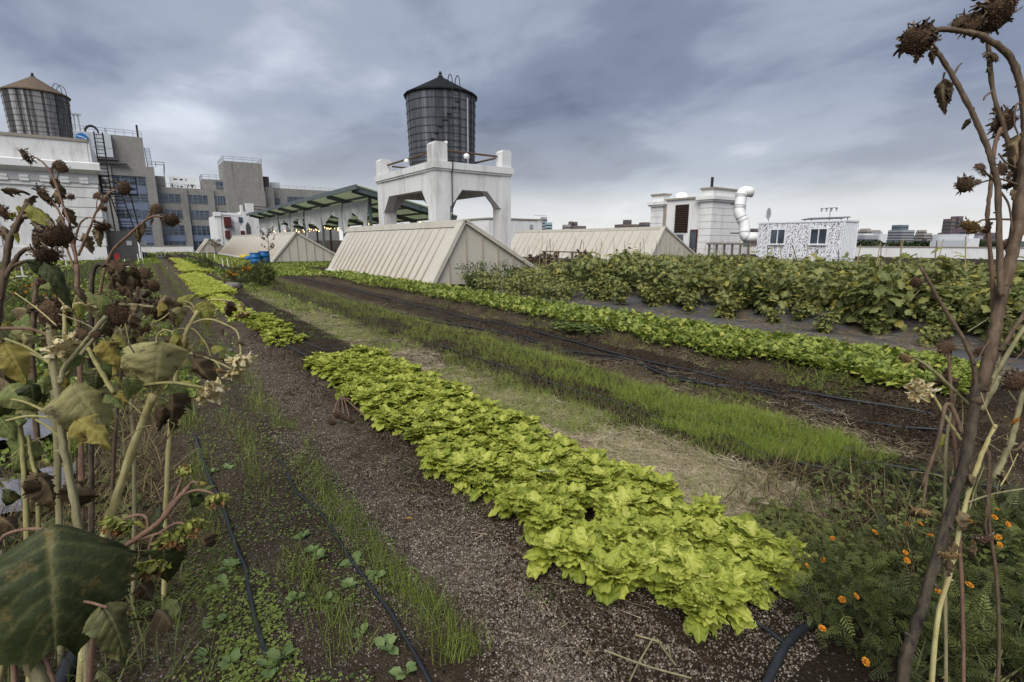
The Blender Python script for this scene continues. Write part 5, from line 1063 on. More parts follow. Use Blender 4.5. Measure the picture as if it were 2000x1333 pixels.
def marigold(label, p, rx, rz_, n, nf, s, fr, flowers=None):
    t = shrub('marigold_plant', label, p, rx, rz_, n, M_DARKW, MG, s); t['category'] = 'flower'
    for i in range(nf if flowers is None else len(flowers)):
        if flowers is not None: q = flowers[i]
        else: a = R.uniform(0, 6.3); e = R.uniform(-.1, 1.2); q = np.array(p)+np.array((math.cos(a)*math.cos(e)*rx*1.02, math.sin(a)*math.cos(e)*rx*1.02, rz_*(1.05+math.sin(e)*.98)))
        flower(q, (R.gauss(-.3, .4), R.gauss(-.6, .4), 1), fr*R.uniform(.8, 1.2), i).build('flower', M_PETAL, t)
    return t
p = gnd(477, 553); p[2] = 0; marigold('round marigold bush with orange flowers beside the grey stone', p, .55, .33, 800, 34, .26, .05)
p = gnd(90, 600); p[2] = 0; marigold('marigold bush with tiny orange flowers seen between the left sunflowers', p, .55, .3, 500, 16, .25, .04)
# marigolds and weeds in the bottom right corner; flowers stand where the photograph shows them
FLW = [(1770, 1024), (1797, 1023), (1708, 1040), (1626, 1052), (1817, 1046), (1607, 1094), (1575, 1105), (1768, 1080), (1771, 1095), (1832, 1155), (1899, 1060), (1893, 1143), (1950, 1050), (1952, 1065), (1942, 1011), (1946, 995), (1968, 1024), (1893, 1018), (1645, 1172), (1672, 1165), (1606, 1228), (1690, 1293)]
CEN = [(1640, 1130), (1770, 1110), (1900, 1130), (1950, 1060), (1690, 1230), (1850, 1250), (1980, 1230), (1610, 1200), (1780, 1310), (1930, 1330)]
MLAB = ('marigold plant with orange flowers nearest the front end of the mustard bed', 'marigold plant left of the black sunflower trunk', 'marigold plant right of the black sunflower trunk', 'marigold plant beyond the sunflower with the most orange flowers', 'marigold plant low among clover beside the supply hose', 'marigold plant hiding the foot of the black sunflower trunk', 'marigold foliage at the right edge of the picture', 'sparse marigold plant over the thick supply hose', 'marigold plant with a single flower at the bottom edge', 'dark feathery marigold foliage in the bottom right corner')
gc = [gnd(x, y+40, .0) for x, y in CEN]; fw_ = [[] for _ in CEN]
for x, y in FLW: j = min(range(len(CEN)), key=lambda i: (CEN[i][0]-x)**2+(CEN[i][1]-y)**2); fw_[j].append(gnd(x, y, .30+.05*math.sin(x)))
for j, c in enumerate(gc):
    c[2] = hgt(c[0], c[1]); marigold(MLAB[j], c, .18, .13, 260, 0, .088, .0125, fw_[j])
b = B(); corner = lambda X, Y: X > 2.35
field(b, CL, 1500, 2.35, 3.0, .75, 1.4, .03, .05, -.25, .25, .8, .15, 1., 0, corner, .05); field(b, CL, 900, 2.3, 3.6, .3, 1.3, .025, .045, -.25, .25, .7, .2, 1., 0, corner, .12)
field(b, MG, 1100, 2.5, 4.0, .2, 1.35, .07, .13, .2, 1.3, .35, .18, 1., 0, corner); field(b, TF, 2600, 2.6, 4.4, .1, 1.7, .10, .26, .2, 1.3, .42, .22, 1., 0, lambda X, Y: X > 2.9-.2*Y)
field(b, T, 260, 2.5, 4.2, .2, 1.5, .06, .11, .1, 1., .4, .15, 1., 0, corner)
field(b, T, 500, -1.1, -.05, 1.2, 4.5, .06, .12, .1, 1.1, .45, .2, 1., 0, lambda X, Y: vnoise(X*3+4, Y*2) > .4); field(b, TF, 900, -1.0, .05, 1.2, 3.4, .12, .3, .3, 1.4, .5, .2, 1., 0)
b.build('undergrowth', M_DARKW, None, 'dark green clover, grass and weeds around the feet of the sunflowers', 'undergrowth', kind='stuff')
p = gnd(1122, 655); p[2] = hgt(p[0], p[1]); b = B(); k = 420; q = np.stack((p[0]+NR.normal(0, .14, k), p[1]+NR.normal(0, .3, k)), 1); b.inst(CL[0], rotm(NR.uniform(0, 6, k), NR.uniform(-.3, .3, k), 0*NR.random(k))*NR.uniform(.05, .085, (k, 1, 1)), np.c_[q, np.full(k, p[2]+.02)+NR.uniform(0, .08, k)], NR.uniform(.2, .8, k)); b.build('clover_clump', M_WEED, None, 'low clover clump growing between the irrigation lines and the rocket row', 'clover')
M_STONE = plain('grey_stone', (.16, .14, .125), .9, .3, 9, .6)
def blob_(name, label, cat, p, rx, ry, rz_, mat, seed=0, kind=None, rough=.14):
    r = np.random.default_rng(seed); V = []; nu, nv = 18, 9
    for j in range(nv+1):
        for i in range(nu):
            a = 2*PI*i/nu; e = -PI/2+PI*j/nv; d_ = np.array((math.cos(a)*math.cos(e), math.sin(a)*math.cos(e), math.sin(e))); k = 1+rough*math.sin(d_[0]*4+seed)*math.cos(d_[1]*5+seed*2)+r.normal(0, .03); V.append(p+d_*k*(rx, ry, rz_)+(0, 0, rz_*.75))
    b = B(); b.add(V, [(j*nu+i, j*nu+(i+1) % nu, (j+1)*nu+(i+1) % nu, (j+1)*nu+i) for j in range(nv) for i in range(nu)]); return b.build(name, mat, None, label, cat, smooth=True)
p = gnd(455, 566); p[2] = 0; blob_('stone', 'rounded grey brown stone beside the marigold bush', 'stone', p, .3, .22, .15, M_STONE, 3)
p = gnd(449, 688); p[2] = 0; blob_('stone', 'fist sized grey stone on the gravel path near the pale flowers', 'stone', p, .05, .04, .03, M_STONE, 5)
M_BAGB = plain('black_plastic_bag', (.018, .018, .02), .4, .3, 4, .5, .5)
for i, (dx, dz, s) in enumerate(((0, 0, .55), (.75, 0, .5), (.3, .62, .48))):
    p = np.array((-.95+.55*math.cos(YAW)*0+dx*.9, 64.0, dz)); blob_('rubbish_bag', ('black plastic bag at the left foot of the pile by the man', 'black plastic bag at the right foot of the pile by the man', 'black plastic bag on top of the pile under the white crate')[i], 'bag', p, s, s, s*.75, M_BAGB, i, rough=.2)
b = B(); b.box(-1.3, .3, 63.6, 64.6, 1.3, 1.62); b.box(-1.36, .36, 63.55, 64.65, 1.62, 1.7); b.build('crate', M_WPAINT, None, 'white crate lying on the pile of black bags', 'crate')
M_RED = plain('red_plastic', (.35, .02, .025), .45, .15, 4)
t = thing('fuel_can', 'red can on the ground in front of the dark metal shed', 'can', (-2.0, 58.6, 0)); b = B(); b.box(-2.2, -1.8, 58.45, 58.8, 0, .48); b.build('body', M_RED, t); b = B(); b.tube([(-2.12, 58.6, .47), (-2.1, 58.6, .58), (-1.92, 58.6, .58), (-1.88, 58.6, .47)], .03, 6); b.build('handle', M_RED, t)
M_YEL = plain('yellow_plastic', (.5, .38, .05), .5, .2, 4)
p = gnd(479, 506); blob_('yellow_bag', 'small yellow bag left of the blue barrels', 'bag', p, .45, .4, .25, M_YEL, 8)
p = gnd(486, 508); blob_('blue_bag', 'small blue bag between the yellow bag and the barrels', 'bag', p, .4, .3, .2, M_BAR, 9)
p = gnd(1712, 640); t = thing('blue_bucket', 'small bright blue bucket rim under the aubergine leaves', 'bucket', p); b = B(); b.lathe([(.11, 0), (.13, .1), (.145, .1), (.145, .15), (.12, .15)], p, 16); b.build('body', M_BAR, t)
# low timber table by the duct, crates on far parapet
M_TIMB = plain('weathered_timber', (.16, .14, .12), .85, .3, 5)
t = thing('timber_bench', 'low weathered timber bench between the penthouse and the container', 'bench', (44, 24, 0)); b = B(); y0, y1 = 44/math.tan(bear(1470)), 44/math.tan(bear(1385)); b.box(43.6, 44.6, y0, y1, 1.35, 1.5); b.build('top', M_TIMB, t)
for y in np.linspace(y0+.2, y1-.2, 6): b = B(); b.box(43.7, 43.85, y-.08, y+.08, 0, 1.35); b.build('leg', M_TIMB, t)
t = thing('timber_bench', 'low grey timber bench in the foliage before the right skylight', 'bench', (26, 24, 0)); b = B(); X = 26.; y0, y1 = X/math.tan(bear(1150)), X/math.tan(bear(1058)); b.box(X, X+.7, y0, y1, .82, .9); b.build('top', M_TIMB, t)
for y in np.linspace(y0+.2, y1-.2, 4): b = B(); b.box(X+.05, X+.2, y-.08, y+.08, 0, .82); b.build('leg', M_TIMB, t)
# withered vine on the small skylight and dead plants before the right skylight
for lab, px, Y, h, sd in (('withered brown vine climbing the small skylight gable', 420, 84.4, 2.0, 1), ('dead brown plant at the left end before the right skylight', 1046, 21, .9, 2), ('dead brown plant beside the grey timber bench', 1075, 22, .95, 3), ('leafy brown plant rising over the grey timber bench', 1135, 22, 1.05, 5)):
    p = np.array((Y*math.tan(bear(px)), Y, 0)); t = thing('withered_plant', lab, 'dead plant', p); b = B(); tips = branchy(b, p, h, 22, sd, .8); b.build('stem', M_DEAD, t); b = B(); k = len(tips); b.inst(leaf(.2, .14, ov, 2, 3, .7, .3), rotm(NR.uniform(0, 6, k), NR.uniform(-1.4, .4, k), NR.uniform(-1, 1, k)), tips, NR.uniform(.2, .9, k)); b.build('leaves', M_DEAD, t)
# ---------------------------------------------------------------- people (far, small)
M_SKIN = plain('skin', (.38, .23, .16), .6, .1, 8); M_SHIRT = plain('pale_blue_shirt', (.42, .48, .62), .8, .1, 5); M_NAVY = plain('dark_trousers', (.02, .022, .03), .8, .2, 5); M_REDSH = plain('red_shirt', (.25, .03, .03), .8, .2, 5); M_HAIR = plain('dark_hair', (.02, .015, .012), .7, .2, 20)
def skin(name, nodes, edges, mat, parent, loc, rz_=0):
    me = bpy.data.meshes.new(name); c, s = math.cos(rz_), math.sin(rz_)
    me.from_pydata([(x*c-y*s, x*s+y*c, z) for x, y, z, r in nodes], edges, []); o = bpy.data.objects.new(name, me); COL.objects.link(o); o.parent = parent; me.materials.append(mat); OFF[o.name] = OFF[parent.name]
    o.modifiers.new('skin', 'SKIN'); 
    if not me.skin_vertices: me.skin_vertices.new()
    for i, q in enumerate(nodes): me.skin_vertices[0].data[i].radius = (q[3], q[3]*.8)
    me.skin_vertices[0].data[0].use_root = True
    sd = o.modifiers.new('smooth', 'SUBSURF'); sd.levels = 1; sd.render_levels = 1; return o
def person(label, loc, rz_, top, legs):
    t = thing('person', label, 'person', loc)
    n_ = [(0, 0, .95, .13), (0, 0, 1.2, .135), (0, 0, 1.42, .12), (0, -.01, 1.52, .05), (0, -.03, 1.64, .09), (0, -.04, 1.74, .07), (.19, 0, 1.42, .05), (.26, -.05, 1.15, .042), (.16, -.28, 1.12, .035), (.1, -.36, 1.16, .03), (-.19, 0, 1.42, .05), (-.26, -.05, 1.15, .042), (-.14, -.28, 1.1, .035), (-.06, -.36, 1.14, .03),
         (.1, 0, .88, .085), (.12, -.02, .5, .06), (.12, .02, .1, .045), (.12, -.14, .04, .035), (-.1, 0, .88, .085), (-.12, -.02, .5, .06), (-.12, .02, .1, .045), (-.12, -.14, .04, .035)]
    e_ = [(0, 1), (1, 2), (2, 3), (3, 4), (4, 5), (2, 6), (6, 7), (7, 8), (8, 9), (2, 10), (10, 11), (11, 12), (12, 13), (0, 14), (14, 15), (15, 16), (16, 17), (0, 18), (18, 19), (19, 20), (20, 21)]
    skin('body', n_, e_, M_SKIN, t, loc, rz_)
    g = lambda ids, a: [(*n_[i][:3], n_[i][3]+a) for i in ids]
    skin('shirt', g((0, 1, 2, 6, 7, 10, 11), .022), [(0, 1), (1, 2), (2, 3), (3, 4), (2, 5), (5, 6)], top, t, loc, rz_)
    skin('trousers', g((0, 14, 15, 16, 18, 19, 20), .02), [(0, 1), (1, 2), (2, 3), (0, 4), (4, 5), (5, 6)], legs, t, loc, rz_)
    h = B(); c = np.array((0, -.02, 1.7)); h.lathe([(.0, .09), (.06, .085), (.095, .05), (.105, 0), (.09, -.06)], np.array(loc)+c, 10); h.build('hair', M_HAIR, t, smooth=True)
person('person in pale blue shirt and dark trousers reading beside the black bags', (-1.5, 65.3, 0), -1.2, M_SHIRT, M_NAVY)
person('person in red top standing at the near pavilion post', (16.2, 49.2, 0), .6, M_REDSH, M_NAVY)
person('person in dark clothes behind the red topped person in the pavilion', (17.0, 50.3, 0), 2.2, M_NAVY, M_NAVY)
# ---------------------------------------------------------------- sunflowers in the foreground
M_SG = leafmat('sunflower_leaf_green', [(0, (.065, .085, .025)), (.5, (.155, .185, .058)), (1, (.28, .29, .11))], .3, .6, .25, ((.20, .16, .06), 26), nscale=90, mott=.8)
M_SDG = leafmat('sunflower_leaf_dark', [(0, (.014, .021, .007)), (.45, (.034, .044, .014)), (.8, (.078, .085, .03)), (1, (.15, .145, .06))], .2, .6, .25, ((.13, .10, .035), 18), nscale=70, mott=.7)
M_SYG = leafmat('sunflower_leaf_yellowgreen', [(0, (.17, .18, .04)), (.5, (.29, .28, .065)), (1, (.40, .37, .11))], .35, .6, .25, ((.07, .045, .025), 20), nscale=90, mott=.8)
M_SY = leafmat('sunflower_leaf_yellow', [(0, (.19, .15, .035)), (.5, (.29, .23, .055)), (1, (.38, .33, .10))], .35, .6, .2, ((.05, .035, .02), 17), nscale=40, mott=.8)
M_SM = leafmat('sunflower_leaf_mottled', [(0, (.15, .145, .055)), (.5, (.26, .24, .10)), (1, (.36, .33, .15))], .25, .7, .2, ((.075, .055, .04), 15), nscale=110, mott=.8)
M_SB = leafmat('sunflower_leaf_withered', [(0, (.032, .022, .012)), (.5, (.10, .07, .038)), (1, (.23, .175, .10))], .1, .8, .2, nscale=60)
M_HEAD = leafmat('dried_seed_head', [(0, (.022, .014, .009)), (.5, (.09, .056, .034)), (1, (.26, .17, .10))], .05, .85, .15, nscale=140)
M_BRACT = leafmat('dried_bract', [(0, (.035, .026, .019)), (.5, (.12, .088, .062)), (1, (.28, .215, .15))], .1, .8, .15, nscale=90)
M_TANH = leafmat('tan_seed_head', [(0, (.12, .075, .03)), (.5, (.22, .145, .065)), (1, (.34, .25, .12))], .1, .8, .15, nscale=120)
M_PALEP = leafmat('faded_petal', [(0, (.44, .34, .15)), (.5, (.64, .55, .31)), (1, (.74, .67, .46))], .3, .7, .2, nscale=60)
M_BUDG = leafmat('green_bud', [(0, (.13, .16, .03)), (.5, (.27, .28, .07)), (1, (.40, .38, .13))], .2, .6, .25, nscale=60)
M_WITHP = leafmat('withered_petal', [(0, (.14, .06, .02)), (1, (.40, .24, .10))], .2, .7)
def stalk(name, c0, c1):
    m, n = nt(name); v = N(n, 'ShaderNodeNewGeometry').outputs['Position']; mp = N(n, 'ShaderNodeMapping'); mp.inputs['Scale'].default_value = (1, 1, .18); n.links.new(v, mp.inputs[0])
    f = noise(n, 55, 5, .7, mp.outputs[0]); g = noise(n, 9, 4, .7, v); k = math_(n, 'ADD', math_(n, 'MULTIPLY', f, .55), math_(n, 'MULTIPLY', g, .45))
    return finish(m, n, ramp(n, [(.36, c0), (.62, c1)], k).outputs[0], .7, f, .5, .004, .25)
M_STB = stalk('brown_stalk', (.04, .026, .016), (.15, .105, .068)); M_STR = stalk('reddish_stalk', (.09, .05, .035), (.22, .135, .09)); M_STY = stalk('pale_yellow_stalk', (.26, .21, .08), (.46, .42, .20))
M_STG = stalk('grey_green_stalk', (.13, .12, .06), (.28, .25, .14)); M_STK = stalk('blackened_stalk', (.010, .009, .010), (.10, .078, .05)); M_PET = stalk('green_petiole', (.16, .15, .06), (.32, .29, .12))
LK = {'green': (M_SG, .05, .30), 'dark': (M_SDG, .06, .5), 'ygreen': (M_SYG, .06, .35), 'yellow': (M_SY, .09, .35), 'mottled': (M_SM, .08, .35), 'brown': (M_SB, .30, .8), 'olive': (M_SDG, .06, .5)}
SEED = [0]
def place(dirv, nrm):
    y = dirv/np.linalg.norm(dirv); z = nrm-y*np.dot(nrm, y); z /= np.linalg.norm(z); x = np.cross(y, z); return np.stack((x, y, z), 1)
def toward(p): d_ = np.array((0, 0, HC))-p; return d_/np.linalg.norm(d_)
def sleaf(t, x0, y0, x1, y1, d, kind, wr=.8, dd=0., up=.6):
    SEED[0] += 1; r = np.random.default_rng(SEED[0]); a, e = at(x0, y0, d), at(x1, y1, d+dd); L = np.linalg.norm(e-a); mat, ru, be = LK[kind]
    if kind == 'brown':
        T = leaf(L, L*max(wr, .45), heart, 14, 20, r.uniform(.1, .9), -.6, .14, .16, 0, SEED[0], .55, 0, .5, r.uniform(12, 20))
    else:
        T = leaf(L*1.06, L*wr, (lambda v: max(.25, math.sin(PI*min(1, .12+.88*v**.75))**.55)) if wr > 1.5 else heart, 26, 40, be if wr < 1.5 else .85, -.16 if wr < 1.5 else -.2, ru if wr < 1.5 else .085, .045, 0, SEED[0], .10, 0, .8 if kind == 'dark' else .6, 11)
    nrm = toward(a)*(.75 if kind != 'brown' else .9)+np.array((0, 0, up))+r.normal(0, .22, 3); b = B(); b.inst(T, place(e-a, nrm)[None], a[None], np.array([r.uniform(.2, .8)])); b.build('leaf', mat, t, smooth=True)
def stem(t, pts, d, r0, r1, mat, name='stem', knots=True):
    """pts in the photograph's frame with depth d (a number or one per point)"""
    D = np.broadcast_to(np.asarray(d, float), (len(pts),)); P = smooth([at(x, y, q) for (x, y), q in zip(pts, D)], 7); k = len(P); rr_ = np.linspace(r0, r1, k)*(.72 if name in ('petiole', 'side_stem', 'twig') else 1); r = np.random.default_rng(SEED[0]); SEED[0] += 1
    if knots: rr_ = rr_*(1+.07*r.normal(size=k)); P = P+r.normal(0, .08, (k, 3))*rr_[:, None]
    b = B(); b.tube(P, rr_, 15, rib=.07 if knots else .03); 
    if knots:
        for i in range(3, k-2, 9):
            u = r.normal(size=3); b.tube([P[i], P[i]+u/np.linalg.norm(u)*rr_[i]*1.9], [rr_[i]*.55, rr_[i]*.28], 6)
    b.build(name, mat, t, smooth=True); return P
def head(t, x, y, d, r, face, kind='dry', dense=1.):
    """face: direction in picture terms (right, up, toward camera)"""
    SEED[0] += 1; g = np.random.default_rng(SEED[0]); p = at(x, y, d); R_ = .88*r/FOC*d
    f = RT*face[0]+UP*face[1]-FW*face[2]; f = f/np.linalg.norm(f); u = np.cross(f, (.2, .31, .9)); u /= np.linalg.norm(u); v = np.cross(f, u); M = np.stack((u, v, f), 1)
    hm, bm = {'dry': (M_HEAD, M_BRACT), 'tan': (M_TANH, M_TANH), 'pale': (M_PALEP, M_PALEP), 'bud': (M_BUDG, M_BUDG)}[kind]
    b = B(); prof = [(0, .42), (.25, .41), (.5, .36), (.75, .24), (.95, .04), (1., -.1), (.8, -.3), (.45, -.45), (.15, -.55)]
    if kind == 'bud': prof = [(0, .55), (.3, .5), (.6, .42), (.82, .2), (.95, -.05), (1., -.3), (.85, -.6), (.55, -.8), (.2, -.92)]
    n_ = 20; V = []
    for q, z in prof:
        for j in range(n_): a = 2*PI*j/n_; k = 1+g.normal(0, .06)+.08*math.sin(a*2+x); kk = k*(.62 if kind == 'pale' else 1); V.append(p+M@np.array((q*R_*kk*math.cos(a), q*R_*kk*math.sin(a), z*R_*.8+g.normal(0, .02)*R_)))
    b.add(V, [(i*n_+j, i*n_+(j+1) % n_, (i+1)*n_+(j+1) % n_, (i+1)*n_+j) for i in range(len(prof)-1) for j in range(n_)]+[tuple(range(n_))], .45)
    if kind in ('dry', 'tan'):                                                      # bristly seed face
        k = int(150*dense); q = np.sqrt(g.random(k))*.95; a = g.uniform(0, 6.3, k); Z = np.interp(q, [0, .5, .75, 1], [.42, .36, .24, 0])*.8
        Lc = np.stack((q*np.cos(a), q*np.sin(a), Z), 1)*R_; T = (np.array([(-.03, 0, 0), (.03, 0, 0), (0, 0, .13), (0, .03, 0)]), [np.array([(0, 1, 2), (1, 3, 2), (3, 0, 2)])])
        Mi = M[None]@rotm(g.uniform(0, 6, k), g.normal(0, .35, k), g.normal(0, .35, k))*R_*1.1; b.inst(T, Mi, p+Lc@M.T, g.uniform(.1, .9, k))
    h = b.build('seed_head' if kind != 'bud' else 'flower_bud', hm, t, smooth=kind == 'bud')
    b = B(); nb = int({'dry': 60, 'tan': 24, 'pale': 46, 'bud': 22}[kind]*dense)
    TT = [leaf(1, g.uniform(.2, .42) if kind not in ('pale', 'bud') else .66, ov, 4, 6, g.uniform(-.7, .9), .4, .10, .15, 0, SEED[0]*5+i) for i in range(6)]
    for i in range(nb):
        a = i*2.39996+g.normal(0, .2); back = g.uniform(-1.2, .5) if kind == 'dry' else g.uniform(-.5, .5) if kind != 'pale' else g.uniform(-.2, 1.1); ro = np.array((math.cos(a), math.sin(a), 0))
        dl = ro*math.cos(back)+np.array((0, 0, math.sin(back)))+g.normal(0, .3, 3)*(kind == 'dry'); L_ = R_*g.uniform(.3, .95)*(1.35 if kind == 'pale' else .9 if kind != 'bud' else .8); base = ro*R_*g.uniform(.55, .95)+np.array((0, 0, g.uniform(-.4, .05)*R_))
        if kind == 'bud': dl = np.array((ro[0]*.12, ro[1]*.12, 1)); base = ro*R_*.92+np.array((0, 0, -.65*R_)); L_ = R_*g.uniform(1.0, 1.35)
        Ml = place(dl, np.array((0, 0, 1.))*.6-ro*.2+g.normal(0, .7 if kind == 'dry' else .35, 3)+ro*(1 if kind == 'bud' else 0)); b.inst(TT[i % 6], (M@Ml)[None]*L_, (p+M@base)[None], np.array([g.uniform(.05, .95)]))
    b.build('bract' if kind != 'pale' else 'petal', bm, h)
    if kind == 'bud':
        b = B()
        for i in range(9): a = g.uniform(0, 6.3); ro = np.array((math.cos(a), math.sin(a), 0)); Ml = place(ro*.25+np.array((0, 0, 1.)), ro+g.normal(0, .3, 3)); b.inst(TT[i % 6], (M@Ml)[None]*R_*g.uniform(.5, .95), (p+M@(ro*R_*.5+np.array((0, 0, .35*R_))))[None], np.array([g.random()]))
        b.build('petal', M_WITHP, h)
def sun(label, x, y, d): 
    p = at(x, y, d); p[2] = hgt(p[0], p[1]); return thing('sunflower', label, 'sunflower', p)
def foot(x, d): # picture height of the ground under a stem at depth d
    v = (-HC/d+SP)/CP; return 666.5-v*FOC
# 1: big drooping heads at the far left
t = sun('dead sunflower at the far left edge with three big bristly drooping heads in a cluster', 10, 600, 1.75); d = 1.75
stem(t, [(-55, foot(-55, d)), (-40, 1000), (-14, 700), (0, 580), (11, 517), (20, 468), (41, 425), (56, 398)], d, 0.0128, 0.0090, M_STB)
stem(t, [(48, 424), (61, 424), (72, 443), (92, 456)], d, 0.0083, 0.0060, M_STB); stem(t, [(8, 545), (27, 512), (41, 494), (56, 486), (80, 492)], d, 0.0083, 0.0053, M_STB); stem(t, [(12, 528), (45, 512), (78, 508)], d, 0.0067, 0.0037, M_STB); stem(t, [(20, 470), (8, 452), (-10, 445)], d, 0.0060, 0.0045, M_STB)
head(t, 113, 462, d, 27, (.75, -.45, .5), 'dry', 1.3); head(t, 74, 468, d+.05, 25, (-.7, .1, .6), 'dry', 1.3); head(t, 92, 500, d-.03, 23, (.3, -.8, .55), 'dry', 1.2); head(t, 6, 415, d, 16, (-.3, -.3, .8)); head(t, 24, 421, d, 6, (0, .5, .8), 'bud', .6)
sleaf(t, 58, 399, 113, 442, d, 'ygreen', .5); sleaf(t, 76, 507, 71, 541, d-.02, 'olive', 1.25); sleaf(t, 85, 512, 146, 580, d-.05, 'olive', .4); sleaf(t, 148, 560, 160, 592, d-.05, 'brown', .5); sleaf(t, 0, 370, 32, 362, d, 'brown', .5); sleaf(t, 46, 398, 58, 378, d, 'brown', .7); sleaf(t, 30, 452, 40, 474, d, 'ygreen', .4); sleaf(t, 5, 440, 22, 466, d+.1, 'brown', .6); sleaf(t, 36, 402, 40, 425, d, 'ygreen', .4)
# 2: tall branching reddish plant
t = sun('tall branching dead sunflower with reddish stems and many small brown heads before the white bulkhead', 152, 600, 2.6); d = 2.6
stem(t, [(160, foot(160, d)), (158, 800), (152, 620), (150, 517)], d, 0.0136, 0.0105, M_STR)
stem(t, [(151, 520), (136, 440), (122, 398), (103, 345), (84, 318), (61, 304)], d, 0.0074, 0.0037, M_STR); head(t, 49, 305, d, 14, (-.8, -.3, .4)); stem(t, [(104, 346), (101, 330), (108, 322)], d, 0.0037, 0.0031, M_STB); head(t, 109, 320, d, 11, (-.3, .5, .5)); head(t, 122, 328, d, 10, (.6, .1, .5)); stem(t, [(110, 352), (116, 336), (120, 330)], d, 0.0031, 0.0025, M_STB)
stem(t, [(146, 500), (124, 433), (105, 397), (88, 375)], d, 0.0056, 0.0031, M_STR); head(t, 86, 384, d, 18, (-.6, -.5, .5)); stem(t, [(152, 540), (138, 505), (125, 470)], d, 0.0056, 0.0037, M_STR)
stem(t, [(153, 500), (174, 450), (189, 412), (212, 379), (236, 367)], d, 0.0068, 0.0037, M_STR); head(t, 243, 368, d, 13, (.6, -.1, .5)); stem(t, [(188, 408), (190, 387)], d, 0.0025, 0.0019, M_STR); head(t, 189, 382, d, 8, (0, .4, .7)); head(t, 203, 390, d, 7, (.3, .2, .7)); head(t, 203, 408, d, 6, (.5, -.2, .6)); stem(t, [(190, 415), (200, 402), (203, 395)], d, 0.0025, 0.0019, M_STR)
stem(t, [(147, 470), (155, 440), (168, 427), (181, 427), (192, 436)], d, 0.0050, 0.0031, M_STR); head(t, 201, 444, d, 14, (.4, -.7, .3)); sleaf(t, 190, 440, 196, 480, d, 'brown', .5)
for q in ((162, 454, 174, 491), (99, 345, 121, 366), (111, 372, 122, 396), (124, 404, 142, 434), (134, 446, 150, 472), (118, 420, 126, 440), (106, 372, 124, 378), (112, 360, 110, 392)): sleaf(t, *q, d, 'brown', .55)
head(t, 139, 385, d, 6, (.7, .1, .5)); stem(t, [(110, 384), (122, 388), (138, 386)], d, 0.0025, 0.0019, M_STB)
# 3: long slanting branch to the right
t = sun('dead sunflower with one long slanting branch reaching right', 200, 560, 2.4); d = 2.4
stem(t, [(175, foot(175, d)), (180, 800), (192, 600), (212, 505), (250, 461), (292, 426), (320, 424)], d, 0.0084, 0.0042, M_STR); head(t, 335, 431, d, 14, (.6, -.4, .5)); stem(t, [(284, 432), (294, 417), (303, 410)], d, 0.0042, 0.0035, M_STR); head(t, 306, 409, d, 11, (.5, .2, .6)); head(t, 297, 415, d, 7, (-.2, .3, .6))
for q in ((267, 447, 268, 477), (282, 434, 288, 461), (299, 424, 300, 440), (312, 424, 316, 438)): sleaf(t, *q, d, 'brown', .45)
# 4: two big flat heads facing the camera
t = sun('dead sunflower with two large dark seed faces turned to the camera', 98, 640, 2.0); d = 2.0
stem(t, [(120, foot(120, d)), (112, 900), (100, 700), (97, 640), (97, 622)], d, .012, .010, M_STG); head(t, 99, 614, d, 30, (.05, .1, 1), 'dry', 1.5); stem(t, [(75, 900), (62, 700), (65, 634), (68, 590), (72, 545)], d, .010, .008, M_STB); head(t, 90, 549, d, 11, (.5, -.3, .6)); stem(t, [(72, 560), (82, 545), (88, 548)], d, .005, .004, M_STB)
stem(t, [(117, 748), (150, 705), (185, 660), (210, 625)], d, .009, .007, M_STG); head(t, 228, 615, d, 26, (.25, -.05, 1), 'dry', 1.5); stem(t, [(140, 1000), (128, 740), (127, 640), (124, 580), (112, 560), (100, 550)], d, .009, .006, M_STY); stem(t, [(300, 600), (262, 596), (232, 596)], d, .006, .006, M_STG)
head(t, 157, 598, d, 21, (0, -.9, .2), 'pale', .8); stem(t, [(150, 640), (146, 600), (150, 580), (156, 585)], d, .006, .005, M_PET); sleaf(t, 152, 571, 203, 590, d, 'green', .45); sleaf(t, 106, 540, 36, 557, d, 'green', .55); sleaf(t, 58, 612, -12, 655, d, 'green', .9)
sleaf(t, 52, 605, 5, 590, d, 'brown', .5); sleaf(t, 60, 590, 75, 612, d, 'brown', .7)
# 5: pile of withered leaves on a blackened bent stem
t = sun('blackened bent sunflower stem carrying a heap of grey brown withered leaves', 180, 600, 2.3); d = 2.3
stem(t, [(178, foot(178, d)), (179, 800), (178, 640), (178, 562), (182, 530), (192, 516), (205, 520)], d, .011, .009, M_STK)
rr = random.Random(2)
for i in range(15): x, y = rr.uniform(190, 262), rr.uniform(508, 545); sleaf(t, x, y, x+rr.uniform(-22, 26), y+rr.uniform(8, 34), d+rr.uniform(-.08, .08), 'brown', rr.uniform(.5, .9))
head(t, 228, 520, d, 16, (.2, .5, .6)); head(t, 282, 535, d+.2, 13, (.4, .3, .6)); head(t, 300, 560, d+.1, 12, (.5, -.2, .6)); head(t, 305, 608, d+.3, 24, (.2, -.3, .8)); head(t, 245, 570, d, 12, (.2, -.4, .7))
stem(t, [(200, 700), (235, 640), (280, 600), (305, 608)], [d, d, d, d+.3], .008, .006, M_STG)
for i in range(22): x, y = rr.uniform(185, 325), rr.uniform(545, 640); sleaf(t, x, y, x+rr.uniform(-26, 26), y+rr.uniform(5, 40), d+rr.uniform(-.2, .4), 'brown' if rr.random() < .75 else 'mottled', rr.uniform(.4, .8))
